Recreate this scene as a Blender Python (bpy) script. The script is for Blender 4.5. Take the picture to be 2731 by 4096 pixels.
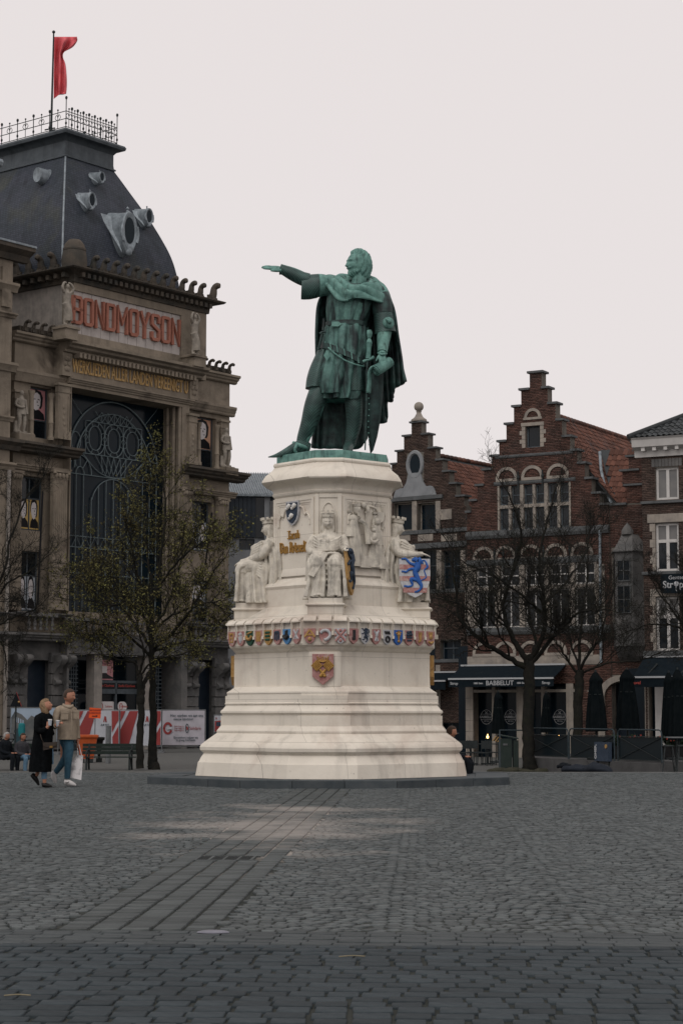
import bpy, bmesh, math, random
import numpy as np
from mathutils import Vector, Matrix, noise
R = math.radians
rnd = random.Random(7)
for o in list(bpy.data.objects): bpy.data.objects.remove(o)
SC = bpy.context.scene
COL = SC.collection
# ------------------------------------------------------------------ camera, sky, sun, exposure
FPX, PITCH, CAMH = 7700.0, R(5.95), 1.4
cam = bpy.data.cameras.new('camera'); cam.sensor_fit = 'VERTICAL'; cam.sensor_height = 36; cam.lens = FPX / 4096 * 36
cam.clip_start = .1; cam.clip_end = 2000
co = bpy.data.objects.new('camera', cam); COL.objects.link(co)
co.location = (0, 0, CAMH); co.rotation_euler = (R(90) + PITCH, 0, 0); SC.camera = co
W = bpy.data.worlds.new('World'); SC.world = W; W.use_nodes = True
SUN_EL, SUN_AZ = R(50), R(200)          # azimuth clockwise from +Y : behind the camera, a little to the left
nt = W.node_tree; bgn = nt.nodes['Background']; sky = nt.nodes.new('ShaderNodeTexSky')
sky.sky_type = 'NISHITA'; sky.sun_disc = False; sky.sun_elevation = SUN_EL; sky.sun_rotation = SUN_AZ
mx = nt.nodes.new('ShaderNodeMix'); mx.data_type = 'RGBA'; mx.inputs[0].default_value = .95   # closed cloud deck over the blue sky
nt.links.new(sky.outputs[0], mx.inputs[6]); mx.inputs[7].default_value = (8.35, 7.74, 7.62, 1)
nt.links.new(mx.outputs[2], bgn.inputs[0]); bgn.inputs[1].default_value = .1
sl = bpy.data.lights.new('sun', 'SUN'); sl.energy = 1.25; sl.angle = R(45); sl.color = (1, .975, .94)
so = bpy.data.objects.new('sun', sl); COL.objects.link(so); so.location = (0, -20, 40)
sd = Vector((math.sin(SUN_AZ) * math.cos(SUN_EL), math.cos(SUN_AZ) * math.cos(SUN_EL), math.sin(SUN_EL)))
so.rotation_euler = sd.to_track_quat('Z', 'Y').to_euler()
vs = SC.view_settings; SC.display_settings.display_device = 'sRGB'; vs.view_transform = 'Standard'; vs.look = 'None'
vs.exposure = 0; vs.gamma = 1; vs.use_curve_mapping = False
SC.cycles.max_bounces = 6; SC.cycles.use_denoising = True

# ------------------------------------------------------------------ measuring: a photograph pixel to a place
CP, SP = math.cos(PITCH), math.sin(PITCH)
def ray(px, py):
    xc = (px - 1365.5) / FPX; yc = (2048 - py) / FPX
    return Vector((xc, CP - SP * yc, SP + CP * yc))
def P(px, py, Y):
    d = ray(px, py); return Vector((0, 0, CAMH)) + d * (Y / d.y)
GLOW = -.45
def gz(y):
    if y < 44: return 0.
    if y > 62: return GLOW
    t = (y - 44) / 18; return GLOW * t * t * (3 - 2 * t)
class Frame:
    """a vertical plane: local x along it to the right, local -y out of it, z up"""
    def __init__(s, px, Y, rot, z=GLOW):
        s.o = Vector(((px - 1365.5) / FPX * Y / (CP), Y, z)); s.rot = R(rot)
        s.m = Matrix.Translation(s.o) @ Matrix.Rotation(s.rot, 4, 'Z'); s.i = s.m.inverted()
    def L(s, px, py, w=0.):
        c = s.i @ Vector((0, 0, CAMH)); d = s.i.to_3x3() @ ray(px, py); t = (-w - c.y) / d.y
        return c + d * t
    def U(s, px, py, w=0.): return s.L(px, py, w).x
    def V(s, px, py, w=0.): return s.L(px, py, w).z
    def rect(s, x0, y0, x1, y1, w=0.):
        """u0,u1,v0,v1 of a pixel box (y0 top, y1 bottom); heights read at its middle"""
        xm, ym = (x0 + x1) / 2, (y0 + y1) / 2
        return s.U(x0, ym, w), s.U(x1, ym, w), s.V(xm, y1, w), s.V(xm, y0, w)

# ------------------------------------------------------------------ mesh builder
class MB:
    def __init__(s): s.v = []; s.f = []
    def add(s, v, f):
        n = len(s.v); s.v += [tuple(p) for p in v]; s.f += [tuple(i + n for i in q) for q in f]; return s
    def box(s, x0, x1, y0, y1, z0, z1):
        if x0 > x1: x0, x1 = x1, x0
        if y0 > y1: y0, y1 = y1, y0
        if z0 > z1: z0, z1 = z1, z0
        return s.add([(x0,y0,z0),(x1,y0,z0),(x1,y1,z0),(x0,y1,z0),(x0,y0,z1),(x1,y0,z1),(x1,y1,z1),(x0,y1,z1)],
                     [(3,2,1,0),(4,5,6,7),(0,1,5,4),(1,2,6,5),(2,3,7,6),(3,0,4,7)])
    def prism(s, pts, vec):
        """polygon (3-D points) extruded along vec"""
        n = len(pts); vec = Vector(vec); a = [Vector(p) for p in pts]; b = [p + vec for p in a]
        s.add(a + b, [tuple(range(n - 1, -1, -1)), tuple(range(n, 2 * n))] + [(i, (i + 1) % n, n + (i + 1) % n, n + i) for i in range(n)])
        return s
    def run(s, prof, x0, x1):
        """moulding: profile [(out,z)...] closed back at out=0, run along x; out is -y"""
        pts = [(x0, -o, z) for o, z in prof]
        return s.prism(pts[::-1], (x1 - x0, 0, 0))
    def loft(s, rings, cap=True, closed=True):
        m = len(rings[0]); k = len(rings); v = [p for r in rings for p in r]; f = []
        for j in range(k - 1):
            for i in range(m if closed else m - 1):
                a, b = j * m + i, j * m + (i + 1) % m
                f.append((a, b, b + m, a + m))
        if cap and closed:
            f.append(tuple(range(m - 1, -1, -1))); f.append(tuple(range((k - 1) * m, k * m)))
        return s.add(v, f)
    def lathe(s, prof, c=(0, 0, 0), n=16, rot=0., sx=1, sy=1):
        c = Vector(c)
        return s.loft([[c + Vector((sx * r * math.cos(rot + 2 * math.pi * i / n), sy * r * math.sin(rot + 2 * math.pi * i / n), z)) for i in range(n)] for r, z in prof])
    def tube(s, pts, rad, n=8, cap=True, up=None, flat=1.):
        pts = [Vector(p) for p in pts]; k = len(pts)
        if not hasattr(rad, '__len__'): rad = [rad] * k
        rings = []; pu = None
        for i, p in enumerate(pts):
            d = (pts[min(i + 1, k - 1)] - pts[max(i - 1, 0)])
            if d.length < 1e-9: d = Vector((0, 0, 1))
            d.normalize()
            if pu is None:
                pu = Vector(up) if up else (Vector((0, 0, 1)) if abs(d.z) < .9 else Vector((1, 0, 0)))
            u = pu - d * pu.dot(d)
            if u.length < 1e-6: u = d.orthogonal()
            u.normalize(); pu = u; w = d.cross(u)
            r = rad[i]
            rings.append([p + (u * math.cos(t) + w * math.sin(t) * flat) * r for t in [2 * math.pi * q / n for q in range(n)]])
        return s.loft(rings, cap)
    def ball(s, c, r, n=12, m=8):
        c = Vector(c); r = r if hasattr(r, '__len__') else (r, r, r)
        rings = []
        for j in range(1, m):
            t = math.pi * j / m
            rings.append([c + Vector((r[0] * math.sin(t) * math.cos(2 * math.pi * i / n), r[1] * math.sin(t) * math.sin(2 * math.pi * i / n), -r[2] * math.cos(t))) for i in range(n)])
        return s.loft(rings)
    def xform(s, M): s.v = [tuple(M @ Vector(p)) for p in s.v]; return s
def mesh(name, mb, smooth=None):
    me = bpy.data.meshes.new(name); me.from_pydata(mb.v, [], mb.f); me.update()
    if smooth is not None:
        me.shade_smooth()
        if smooth < 180: me.set_sharp_from_angle(angle=R(smooth))
    return me
def obj(name, mb, mat, parent=None, smooth=None, label=None, cat=None, group=None, kind=None, loc=None, rotz=None):
    me = mb if isinstance(mb, bpy.types.Mesh) else mesh(name, mb, smooth)
    if mat is not None and not me.materials: me.materials.append(mat)
    o = bpy.data.objects.new(name, me); COL.objects.link(o)
    if parent is not None: o.parent = parent
    if loc is not None: o.location = loc
    if rotz is not None: o.rotation_euler.z = rotz
    tag(o, label, cat, group, kind); return o
def tag(o, label=None, cat=None, group=None, kind=None):
    if label: o['label'] = label
    if cat: o['category'] = cat
    if group: o['group'] = group
    if kind: o['kind'] = kind
    return o
def thing(name, label, cat, loc=(0, 0, 0), rotz=0., group=None):
    o = bpy.data.objects.new(name, None); COL.objects.link(o); o.empty_display_size = .2
    o.location = loc; o.rotation_euler.z = rotz; return tag(o, label, cat, group)
KIDS = lambda o: [c for c in bpy.data.objects if c.parent == o]
def copy_tree(o, parent=None):
    c = o.copy(); COL.objects.link(c)
    if parent is not None: c.parent = parent
    for k in KIDS(o): copy_tree(k, c)
    return c
def smoothpath(pts, k=6):
    """Catmull-Rom through tuples of any length"""
    a = [np.array(p, float) for p in pts]; a = [2 * a[0] - a[1]] + a + [2 * a[-1] - a[-2]]; out = []
    for i in range(1, len(a) - 2):
        p0, p1, p2, p3 = a[i - 1:i + 3]
        for j in range(k):
            t = j / k
            out.append(.5 * (2 * p1 + (p2 - p0) * t + (2 * p0 - 5 * p1 + 4 * p2 - p3) * t * t + (3 * p1 - p0 - 3 * p2 + p3) * t ** 3))
    out.append(a[-2]); return out
def remesh(o, vox, smooth=2):
    m = o.modifiers.new('fuse', 'REMESH'); m.mode = 'VOXEL'; m.voxel_size = vox; m.use_smooth_shade = True
    if smooth:
        m = o.modifiers.new('soften', 'SMOOTH'); m.iterations = smooth; m.factor = .5
    return o

# ------------------------------------------------------------------ materials
def material(name, c1, c2=None, rough=.8, scale=3., bump=0., metal=0., spec=.2, streak=0., c3=None, s3=.7, vary=0., detail=6, alpha=None, lo=.35, hi=.65, extra=None, bscale=None, dirt=0.):
    """two or three colours mixed by noise (object space), optional vertical streaks, per-piece variation and bump"""
    m = bpy.data.materials.new(name); m.use_nodes = True; n = m.node_tree.nodes; l = m.node_tree.links; b = n['Principled BSDF']
    b.inputs['Roughness'].default_value = rough; b.inputs['Metallic'].default_value = metal; b.inputs['Specular IOR Level'].default_value = spec
    def node(t, **k):
        x = n.new(t)
        for a, v in k.items(): setattr(x, a, v)
        return x
    tc = node('ShaderNodeTexCoord'); col = None
    def noisy(sc, det=detail, vec=None, dist=0.):
        z = node('ShaderNodeTexNoise'); z.inputs['Scale'].default_value = sc; z.inputs['Detail'].default_value = det; z.inputs['Roughness'].default_value = .6; z.inputs['Distortion'].default_value = dist
        l.new(vec or tc.outputs['Object'], z.inputs['Vector']); return z.outputs['Fac']
    def ramp(f, a, c):
        r = node('ShaderNodeMapRange'); r.inputs[1].default_value = a; r.inputs[2].default_value = c; l.new(f, r.inputs[0]); return r.outputs[0]
    def mix(f, a, c, mode='MIX'):
        x = node('ShaderNodeMix', data_type='RGBA', blend_type=mode)
        if isinstance(f, (int, float)): x.inputs[0].default_value = f
        else: l.new(f, x.inputs[0])
        for i, q in ((6, a), (7, c)):
            if isinstance(q, tuple): x.inputs[i].default_value = (*q, 1)
            else: l.new(q, x.inputs[i])
        return x.outputs[2]
    base = c1
    if c2 is not None: base = mix(ramp(noisy(scale), lo, hi), c1, c2)
    if c3 is not None: base = mix(ramp(noisy(scale * .45, dist=.6), s3 - .07, s3 + .08), base, c3)
    if streak:
        mp = node('ShaderNodeMapping'); l.new(tc.outputs['Object'], mp.inputs[0]); mp.inputs['Scale'].default_value = (1, 1, .07)
        base = mix(ramp(noisy(scale * 2.2, vec=mp.outputs[0]), .52, .72), base, mix(1., base, (1 - streak,) * 3, 'MULTIPLY')) if not isinstance(base, tuple) else mix(ramp(noisy(scale * 2.2, vec=mp.outputs[0]), .52, .72), base, tuple(x * (1 - streak) for x in base))
    if vary:
        g = node('ShaderNodeNewGeometry'); oi = node('ShaderNodeObjectInfo'); ad = node('ShaderNodeMath', operation='ADD'); fr = node('ShaderNodeMath', operation='FRACT')
        l.new(g.outputs['Random Per Island'], ad.inputs[0]); l.new(oi.outputs['Random'], ad.inputs[1]); l.new(ad.outputs[0], fr.inputs[0])
        mr = node('ShaderNodeMapRange'); mr.inputs[3].default_value = 1 - vary; mr.inputs[4].default_value = 1 + vary; l.new(fr.outputs[0], mr.inputs[0])
        hs = node('ShaderNodeHueSaturation')
        if isinstance(base, tuple): hs.inputs['Color'].default_value = (*base, 1)
        else: l.new(base, hs.inputs['Color'])
        l.new(mr.outputs[0], hs.inputs['Value']); base = hs.outputs[0]
    if extra: base = extra(node, l, tc, base, mix, ramp, noisy)
    if isinstance(base, tuple): b.inputs['Base Color'].default_value = (*base, 1)
    else: l.new(base, b.inputs['Base Color'])
    if bump:
        bp = node('ShaderNodeBump'); bp.inputs['Strength'].default_value = 1; bp.inputs['Distance'].default_value = bump
        l.new(noisy(bscale or scale * 6), bp.inputs['Height']); l.new(bp.outputs[0], b.inputs['Normal'])
    if alpha is not None: b.inputs['Alpha'].default_value = alpha
    m.diffuse_color = (*c1, 1); return m
def glow(name, c, e):
    m = material(name, c); b = m.node_tree.nodes['Principled BSDF']; b.inputs['Emission Color'].default_value = (*c, 1); b.inputs['Emission Strength'].default_value = e; return m
M = {}
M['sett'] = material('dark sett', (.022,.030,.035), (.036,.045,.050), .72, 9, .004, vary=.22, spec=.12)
M['cobble'] = material('cobble', (.135,.137,.133), (.18,.177,.168), .68, 6, .003, vary=.25, spec=.35)
M['slab'] = material('strip block', (.125,.128,.125), (.16,.158,.15), .65, 6, .003, vary=.18, spec=.35)
def sandy(node, l, tc, base, mix, ramp, noisy):
    return mix(ramp(noisy(.33, 4), .53, .68), base, (.36, .33, .29))
M['joint'] = material('joint', (.018,.022,.02), (.04,.042,.036), .95, 2, extra=sandy)
M['kerb'] = material('blue stone kerb', (.040,.050,.056), (.066,.075,.080), .65, 3, .004, vary=.1, spec=.12)
def joints(node, l, tc, base, mix, ramp, noisy):
    sp = node('ShaderNodeSeparateXYZ'); l.new(tc.outputs['Object'], sp.inputs[0]); a = node('ShaderNodeMath', operation='MULTIPLY_ADD'); l.new(sp.outputs[1], a.inputs[0]); a.inputs[1].default_value = .45; l.new(sp.outputs[0], a.inputs[2])
    cb = node('ShaderNodeCombineXYZ'); l.new(a.outputs[0], cb.inputs[0]); l.new(sp.outputs[2], cb.inputs[1])
    bt = node('ShaderNodeTexBrick'); l.new(cb.outputs[0], bt.inputs['Vector']); bt.inputs['Scale'].default_value = 1; bt.inputs['Brick Width'].default_value = 1.45; bt.inputs['Row Height'].default_value = .83; bt.inputs['Mortar Size'].default_value = .005; bt.inputs['Mortar Smooth'].default_value = .3
    for c, v in (('Color1', 1.), ('Color2', .94), ('Mortar', .62)): bt.inputs[c].default_value = (v, v, v, 1)
    j = mix(1., base, bt.outputs['Color'], 'MULTIPLY'); return mix(ramp(noisy(14, 8), .66, .74), j, (.17, .16, .14))
M['cream'] = material('cream painted stone', (.60,.555,.48), (.67,.62,.54), .7, 1.3, .006, streak=.24, c3=(.50,.435,.37), s3=.60, spec=.15, extra=joints)
M['creamfig'] = material('weathered statue stone', (.60,.56,.48), (.42,.39,.34), .8, 6, .008, c3=(.27,.255,.225), s3=.63, streak=.45, spec=.1)
M['gold'] = material('gilding', (.30,.165,.045), (.40,.23,.065), .5, 20, .002, metal=.3)
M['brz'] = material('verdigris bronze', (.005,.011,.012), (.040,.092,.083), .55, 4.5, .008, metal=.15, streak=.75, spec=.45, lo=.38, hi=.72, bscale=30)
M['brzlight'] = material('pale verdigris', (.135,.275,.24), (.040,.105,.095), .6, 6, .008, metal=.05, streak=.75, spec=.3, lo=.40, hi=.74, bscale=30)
def chain(node, l, tc, base, mix, ramp, noisy):
    sep = node('ShaderNodeSeparateXYZ'); l.new(tc.outputs['Object'], sep.inputs[0]); hs = []
    for sg in (1, -1):
        a = node('ShaderNodeMath', operation='MULTIPLY_ADD'); l.new(sep.outputs[0], a.inputs[0]); a.inputs[1].default_value = sg; l.new(sep.outputs[2], a.inputs[2])
        y = node('ShaderNodeMath', operation='MULTIPLY_ADD'); l.new(sep.outputs[1], y.inputs[0]); y.inputs[1].default_value = .6; l.new(a.outputs[0], y.inputs[2])
        b = node('ShaderNodeMath', operation='MULTIPLY'); l.new(y.outputs[0], b.inputs[0]); b.inputs[1].default_value = 62
        c = node('ShaderNodeMath', operation='SINE'); l.new(b.outputs[0], c.inputs[0]); d = node('ShaderNodeMath', operation='ABSOLUTE'); l.new(c.outputs[0], d.inputs[0]); hs.append(d.outputs[0])
    m = node('ShaderNodeMath', operation='MINIMUM'); l.new(hs[0], m.inputs[0]); l.new(hs[1], m.inputs[1])
    return mix(ramp(m.outputs[0], .1, .55), (.006, .013, .013), base)
def patina(node, l, tc, base, mix, ramp, noisy):
    mp = node('ShaderNodeMapping'); l.new(tc.outputs['Object'], mp.inputs[0]); mp.inputs['Scale'].default_value = (1, 1, .22)
    f = ramp(noisy(5.5, 5, vec=mp.outputs[0], dist=.4), .40, .60); return mix(f, base, (.007, .016, .017))
M['brzmix'] = material('streaked bronze cloth', (.10,.21,.185), (.055,.125,.112), .58, 9, .008, metal=.1, spec=.35, bscale=30, extra=patina)
M['brzdark'] = material('dark bronze', (.005,.011,.012), (.020,.046,.043), .55, 5, .006, metal=.15, streak=.5, spec=.25)
M['mail'] = material('bronze mail', (.019,.048,.044), (.058,.128,.113), .5, 4, .0, metal=.2, spec=.5, extra=chain)
# ------------------------------------------------------------------ the square: ground sheet, setts, arcs of cobbles, stone strip
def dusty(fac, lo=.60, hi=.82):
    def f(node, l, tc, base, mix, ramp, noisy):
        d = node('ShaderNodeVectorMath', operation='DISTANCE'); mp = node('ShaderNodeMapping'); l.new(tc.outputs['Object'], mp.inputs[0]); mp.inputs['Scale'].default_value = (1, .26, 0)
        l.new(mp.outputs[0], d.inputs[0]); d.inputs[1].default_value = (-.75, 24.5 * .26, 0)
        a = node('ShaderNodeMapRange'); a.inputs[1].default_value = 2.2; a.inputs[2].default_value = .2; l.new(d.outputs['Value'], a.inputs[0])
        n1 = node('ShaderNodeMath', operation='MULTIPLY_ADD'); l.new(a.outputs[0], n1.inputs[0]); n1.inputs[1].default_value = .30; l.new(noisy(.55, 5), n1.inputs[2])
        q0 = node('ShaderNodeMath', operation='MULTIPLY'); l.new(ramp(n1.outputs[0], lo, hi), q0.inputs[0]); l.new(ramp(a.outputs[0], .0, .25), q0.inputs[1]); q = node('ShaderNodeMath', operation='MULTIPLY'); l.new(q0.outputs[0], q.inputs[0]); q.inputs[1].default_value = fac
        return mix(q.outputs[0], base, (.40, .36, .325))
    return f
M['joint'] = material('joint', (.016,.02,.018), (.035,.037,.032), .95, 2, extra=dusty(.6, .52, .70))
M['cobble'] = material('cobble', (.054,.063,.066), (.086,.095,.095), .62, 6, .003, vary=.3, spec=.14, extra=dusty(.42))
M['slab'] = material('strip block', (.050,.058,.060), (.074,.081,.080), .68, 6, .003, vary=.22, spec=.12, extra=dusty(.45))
M['paving'] = material('distant paving', (.072,.075,.072), (.105,.105,.099), .75, 7, .01, extra=None)
AL = math.atan(.043); CA, SA = math.cos(AL), math.sin(AL)
M['bord'] = material('border block', (.040,.048,.051), (.060,.067,.069), .68, 6, .003, vary=.15, spec=.12)
def world_st(s, t): return s * CA + t * SA, -s * SA + t * CA
ys = [-30, 0, 8, 44] + [44 + 18 * i / 9 for i in range(1, 10)] + [80, 140, 400]
mb = MB(); n = len(ys)
mb.loft([[(-300, y, gz(y) - .014), (300, y, gz(y) - .014)] for y in ys], closed=False)
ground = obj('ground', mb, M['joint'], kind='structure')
mb = MB(); mb.loft([[(-300, y, gz(y) - .002), (300, y, gz(y) - .002)] for y in [46.5] + ys[5:]], closed=False)
obj('paving', mb, M['paving'], ground, kind='structure')
for sg in (-1, 1):                                         # the square goes on beyond the laid stones
    p = [(sg * 5.75, 7.4), (sg * 5.75, 13.5), (sg * 11.5, 46.6), (sg * 300, 46.6), (sg * 300, -30), (sg * 5.75, -30)]; mb = MB(); mb.add([(x, y, -.004) for x, y in p], [tuple(range(6)) if sg < 0 else tuple(range(5, -1, -1))]); obj('paving', mb, M['paving'], ground, kind='structure')
def stones(cx, cy, hx, hy, rot, zt, seed, dome=.008, jit=.1):
    """numpy: flat-topped stones with worn shoulders; returns verts, quads"""
    g = np.random.default_rng(seed); N = len(cx)
    sx = np.array([-1, 1, 1, -1]); sy = np.array([-1, -1, 1, 1])
    jx = 1 + g.uniform(-jit, jit * .3, (N, 4)); jy = 1 + g.uniform(-jit, jit * .3, (N, 4))
    V = np.zeros((N, 12, 3)); c, s = np.cos(rot)[:, None], np.sin(rot)[:, None]
    tx = g.uniform(-.015, .015, (N, 1)); ty = g.uniform(-.012, .012, (N, 1))
    for k, (f, dz) in enumerate(((1., -.035), (.99, -dome), (.92, 0.))):
        x = sx * hx[:, None] * jx * f; y = sy * hy[:, None] * jy * f
        V[:, k * 4:k * 4 + 4, 0] = cx[:, None] + x * c - y * s
        V[:, k * 4:k * 4 + 4, 1] = cy[:, None] + x * s + y * c
        V[:, k * 4:k * 4 + 4, 2] = zt[:, None] + dz + x * tx + y * ty
    q = []
    for k in (0, 4):
        for i in range(4): q.append((k + i, k + (i + 1) % 4, k + 4 + (i + 1) % 4, k + 4 + i))
    q.append((8, 9, 10, 11)); q = np.array(q)
    F = (np.arange(N)[:, None, None] * 12 + q[None]).reshape(-1, 4)
    return V.reshape(-1, 3), F
def np_mesh(name, V, F, mat):
    me = bpy.data.meshes.new(name); me.vertices.add(len(V)); me.vertices.foreach_set('co', V.ravel().astype(np.float32))
    me.loops.add(F.size); me.loops.foreach_set('vertex_index', F.ravel().astype(np.int32))
    me.polygons.add(len(F)); me.polygons.foreach_set('loop_start', np.arange(0, F.size, F.shape[1], dtype=np.int32))
    me.update(calc_edges=True); me.validate(); me.materials.append(mat); return me
def stone_mesh(name, L, mat, seed, dome=.008, jit=.1):
    a = np.array(L, float); V, F = stones(a[:, 0], a[:, 1], a[:, 2], a[:, 3], a[:, 4], a[:, 5], seed, dome, jit)
    return np_mesh(name, V, F, mat)
gr = random.Random(3); setts = []
t = 7.6; row = 0
while t < 11.83:
    h = .165 + gr.uniform(-.008, .008); s = -5.6 + gr.uniform(0, .19)
    while s < 5.6:
        w = .19 + gr.uniform(-.022, .025); gap = .009 + (gr.random() < .4) * gr.uniform(.008, .030)
        x, y = world_st(s + w / 2, t + h / 2)
        setts.append((x, y, (w - gap) / 2, (h - .008 - gr.uniform(0, .008)) / 2, -AL + gr.uniform(-.025, .025), gr.uniform(-.003, .002)))
        s += w
    t += h; row += 1
def seen_size(q):
    x, y = q[0], q[1]
    if y < 8.85 or abs(x) > .18 * y: return 0
    return 1 / y
setts.sort(key=seen_size, reverse=True)
proto = []
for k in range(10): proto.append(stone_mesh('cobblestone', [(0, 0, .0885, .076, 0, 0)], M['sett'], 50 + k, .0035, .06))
def lay(name, L, pro, hx, hy, n=300):
    for q in L[:n]:
        o = bpy.data.objects.new(name, pro[gr.randrange(len(pro))]); COL.objects.link(o); o.parent = ground
        o.location = (q[0], q[1], q[5]); o.rotation_euler.z = q[4]; o.scale = (q[2] / hx, q[3] / hy, 1)
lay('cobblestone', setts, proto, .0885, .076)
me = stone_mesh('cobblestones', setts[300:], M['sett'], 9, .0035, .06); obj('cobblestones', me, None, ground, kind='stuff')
band = []
for k in range(5):
    s = -5.7 + .03 * (k % 2)
    while s < 5.7:
        x, y = world_st(s + .095, 11.87 + .148 * k + .07); band.append((x, y, .0925, .069 + gr.uniform(-.004, .003), -AL, gr.uniform(-.005, .004))); s += .19
band.sort(key=seen_size, reverse=True); nin = sum(seen_size(q) > 0 for q in band)
lay('border_block', band, [stone_mesh('border_block', [(0, 0, .0925, .069, 0, 0)], M['bord'], 80 + k, .003, .03) for k in range(6)], .0925, .069, min(300, nin))
obj('border_blocks', stone_mesh('border_blocks', band[nin:], M['bord'], 21, .003, .03), None, ground, kind='stuff')
strip = []
for c in range(5):
    tt = 12.62 + gr.uniform(0, .05)
    while tt < 36.3:
        h = .112 + gr.uniform(-.014, .016)
        if not (18.52 < tt < 19.16 and 0 < c < 4): 
            x, y = world_st(-2.40 + .206 * (c + .5), tt + h / 2); strip.append((x, y, .0905, h / 2 - .005, -AL, gr.uniform(-.004, .004)))
        tt += h
strip.sort(key=lambda q: q[1])
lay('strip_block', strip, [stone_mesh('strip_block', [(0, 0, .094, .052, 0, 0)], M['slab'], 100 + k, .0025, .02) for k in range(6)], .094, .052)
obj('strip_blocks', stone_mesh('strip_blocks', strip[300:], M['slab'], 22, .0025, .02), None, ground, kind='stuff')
cob = []; WB = 1.36
for b in range(-10, 10):
    sc_ = b * WB + .3
    for k in range(int((46.6 - 11.5) / .098)):
        j = 0; x = -WB / 2 + gr.uniform(0, .03)
        while x < WB / 2 - .02:
            w = .096 + gr.uniform(-.02, .022); u = x + w / 2; tt = 11.6 + k * .098 + .42 * (1 - (2 * u / WB) ** 2)
            s = sc_ + u; x += w
            if tt < 12.66 or -2.41 < s < -1.36 and tt < 36.4: continue
            X, Y = world_st(s, tt)
            if abs(X) > .18 * Y + 3.2 or Y > 46.5: continue
            if (X + .2) ** 2 + (Y - 39.6) ** 2 < 3.4 ** 2: continue
            sl_ = math.atan(-.42 * 8 * u / WB ** 2) * .9
            cob.append((X, Y, w / 2 - .0065, .0430, -AL + sl_ + gr.uniform(-.1, .1), gz(Y) + gr.uniform(-.006, .004) + .012 * noise.noise((X * .5, Y * .5, 0))))
cob.sort(key=seen_size, reverse=True)
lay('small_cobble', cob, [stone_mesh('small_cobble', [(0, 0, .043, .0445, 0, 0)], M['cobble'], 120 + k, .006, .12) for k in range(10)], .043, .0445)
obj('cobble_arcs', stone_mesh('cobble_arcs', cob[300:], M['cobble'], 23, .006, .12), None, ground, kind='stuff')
print('cobbles', len(cob), len(setts), len(strip))
M['iron'] = material('dark cast iron', (.02,.026,.028), (.035,.04,.04), .6, 20, metal=.3)
dr = thing('drain_grate', 'row of four dark drain grates sunk across the stone strip', 'drain', (*world_st(-1.92, 18.85), 0), -AL)
for k in range(4):
    mb = MB(); x0 = -.31 + .155 * k
    mb.box(x0, x0 + .118, -.24, .24, -.03, -.009); obj('grate', mb, M['iron'], dr)
    mb = MB()
    for q in range(5): mb.box(x0 + .012 + q * .022, x0 + .02 + q * .022, -.23, .23, -.009, .001)
    obj('grate_bars', mb, M['iron'], dr, kind='stuff')
mb = MB()
for k in range(5): mb.box(-.35 + .155 * k + (.005 if k else 0), -.31 + .155 * k - .002, -.26, .26, -.03, .001)
for yy in (-.28, .245): mb.box(-.35, .35, yy, yy + .035, -.03, .0005)
obj('surround', mb, M['slab'], dr, kind='stuff'); dr.scale.x = .87
M['lilac'] = material('lilac film', (.12,.12,.145), (.16,.16,.19), .45, 12)
pl = P(853, 3722, 12.5); mb = MB()
mb.lathe([(.001, .012), (.07, .014), (.098, .008), (.105, .002), (.10, 0), (.001, 0)], n=28)
[None for q in range(0)]; mb.v = [(x, y * .62, z) for x, y, z in mb.v]; obj('round_cover', mb, M['lilac'], smooth=30, loc=(pl.x, pl.y, .003), label='pale lilac round cover lying flat where the stone strip meets the setts', cat='cover')
M['straw'] = material('straw', (.17,.145,.095), (.22,.19,.125), .8, 30)
for (px, py, ln, a) in ((70, 3988, .13, .05), (1408, 3831, .15, .1)):
    q = P(px, py, 1.0); Y = CAMH / ((CAMH - q.z)); X = q.x * Y
    mb = MB(); mb.tube(smoothpath([(-ln / 2, .01, 0), (0, 0, .006), (ln / 2, .012, 0)], 4), .0035, 6)
    obj('plant_stalk', mb, M['straw'], smooth=40, loc=(X, Y, .006), rotz=a, label=('yellowish dry stalk lying on the dark setts' if px < 100 else 'short pale dry stalk lying on setts near the soldier course'), cat='stalk')
# ------------------------------------------------------------------ the monument: kerb, pedestal, shields, lettering
MC = Vector((-.18, 39.6, 0)); MROT = -R(4)
ZM = lambda y: P(1330, y, 39.6).z
CK = .003545
def octo(B, hc, z):
    """square set on its corner, corners cut: corner faces at distance B, half as wide as hc"""
    p = []
    for k in range(4):
        a = -math.pi / 2 + k * math.pi / 2; c, s = math.cos(a), math.sin(a)
        for q in (-hc, hc): p.append(Vector((B * c - q * s, B * s + q * c, z)))
    return p
# kerb of separate stones
kerb = thing('kerb_step', 'low dark blue stone step laid round the foot of the cream monument', 'step', MC, MROT)
kin, kout = octo(2.9, 1.2, 0), octo(3.56, 1.46, 0)
for i in range(8):
    a0, a1, b0, b1 = kout[i], kout[(i + 1) % 8], kin[i], kin[(i + 1) % 8]; n = max(2, round((a1 - a0).length / 1.0))
    for k in range(n):
        t0, t1 = k / n + .002, (k + 1) / n - .002
        q = [a0.lerp(a1, t0), a0.lerp(a1, t1), b0.lerp(b1, t1), b0.lerp(b1, t0)]
        mb = MB(); c = sum(q, Vector()) / 4
        mb.loft([[p + Vector((0, 0, -.03)) for p in q], [p + Vector((0, 0, .135)) for p in q], [c + (p - c) * .985 + Vector((0, 0, .15 - .006 * ((k + i) % 3 == 1))) for p in q]])
        obj('kerb_stone', mb, M['kerb'], kerb)
mb = MB(); mb.prism([p + Vector((0, 0, -.03)) for p in octo(2.895, 1.195, 0)], (0, 0, .165)); obj('infill', mb, M['kerb'], kerb)
mon = thing('monument_pedestal', 'tall cream stepped pedestal with painted shields carrying the bronze statue', 'pedestal', MC, MROT)
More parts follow.
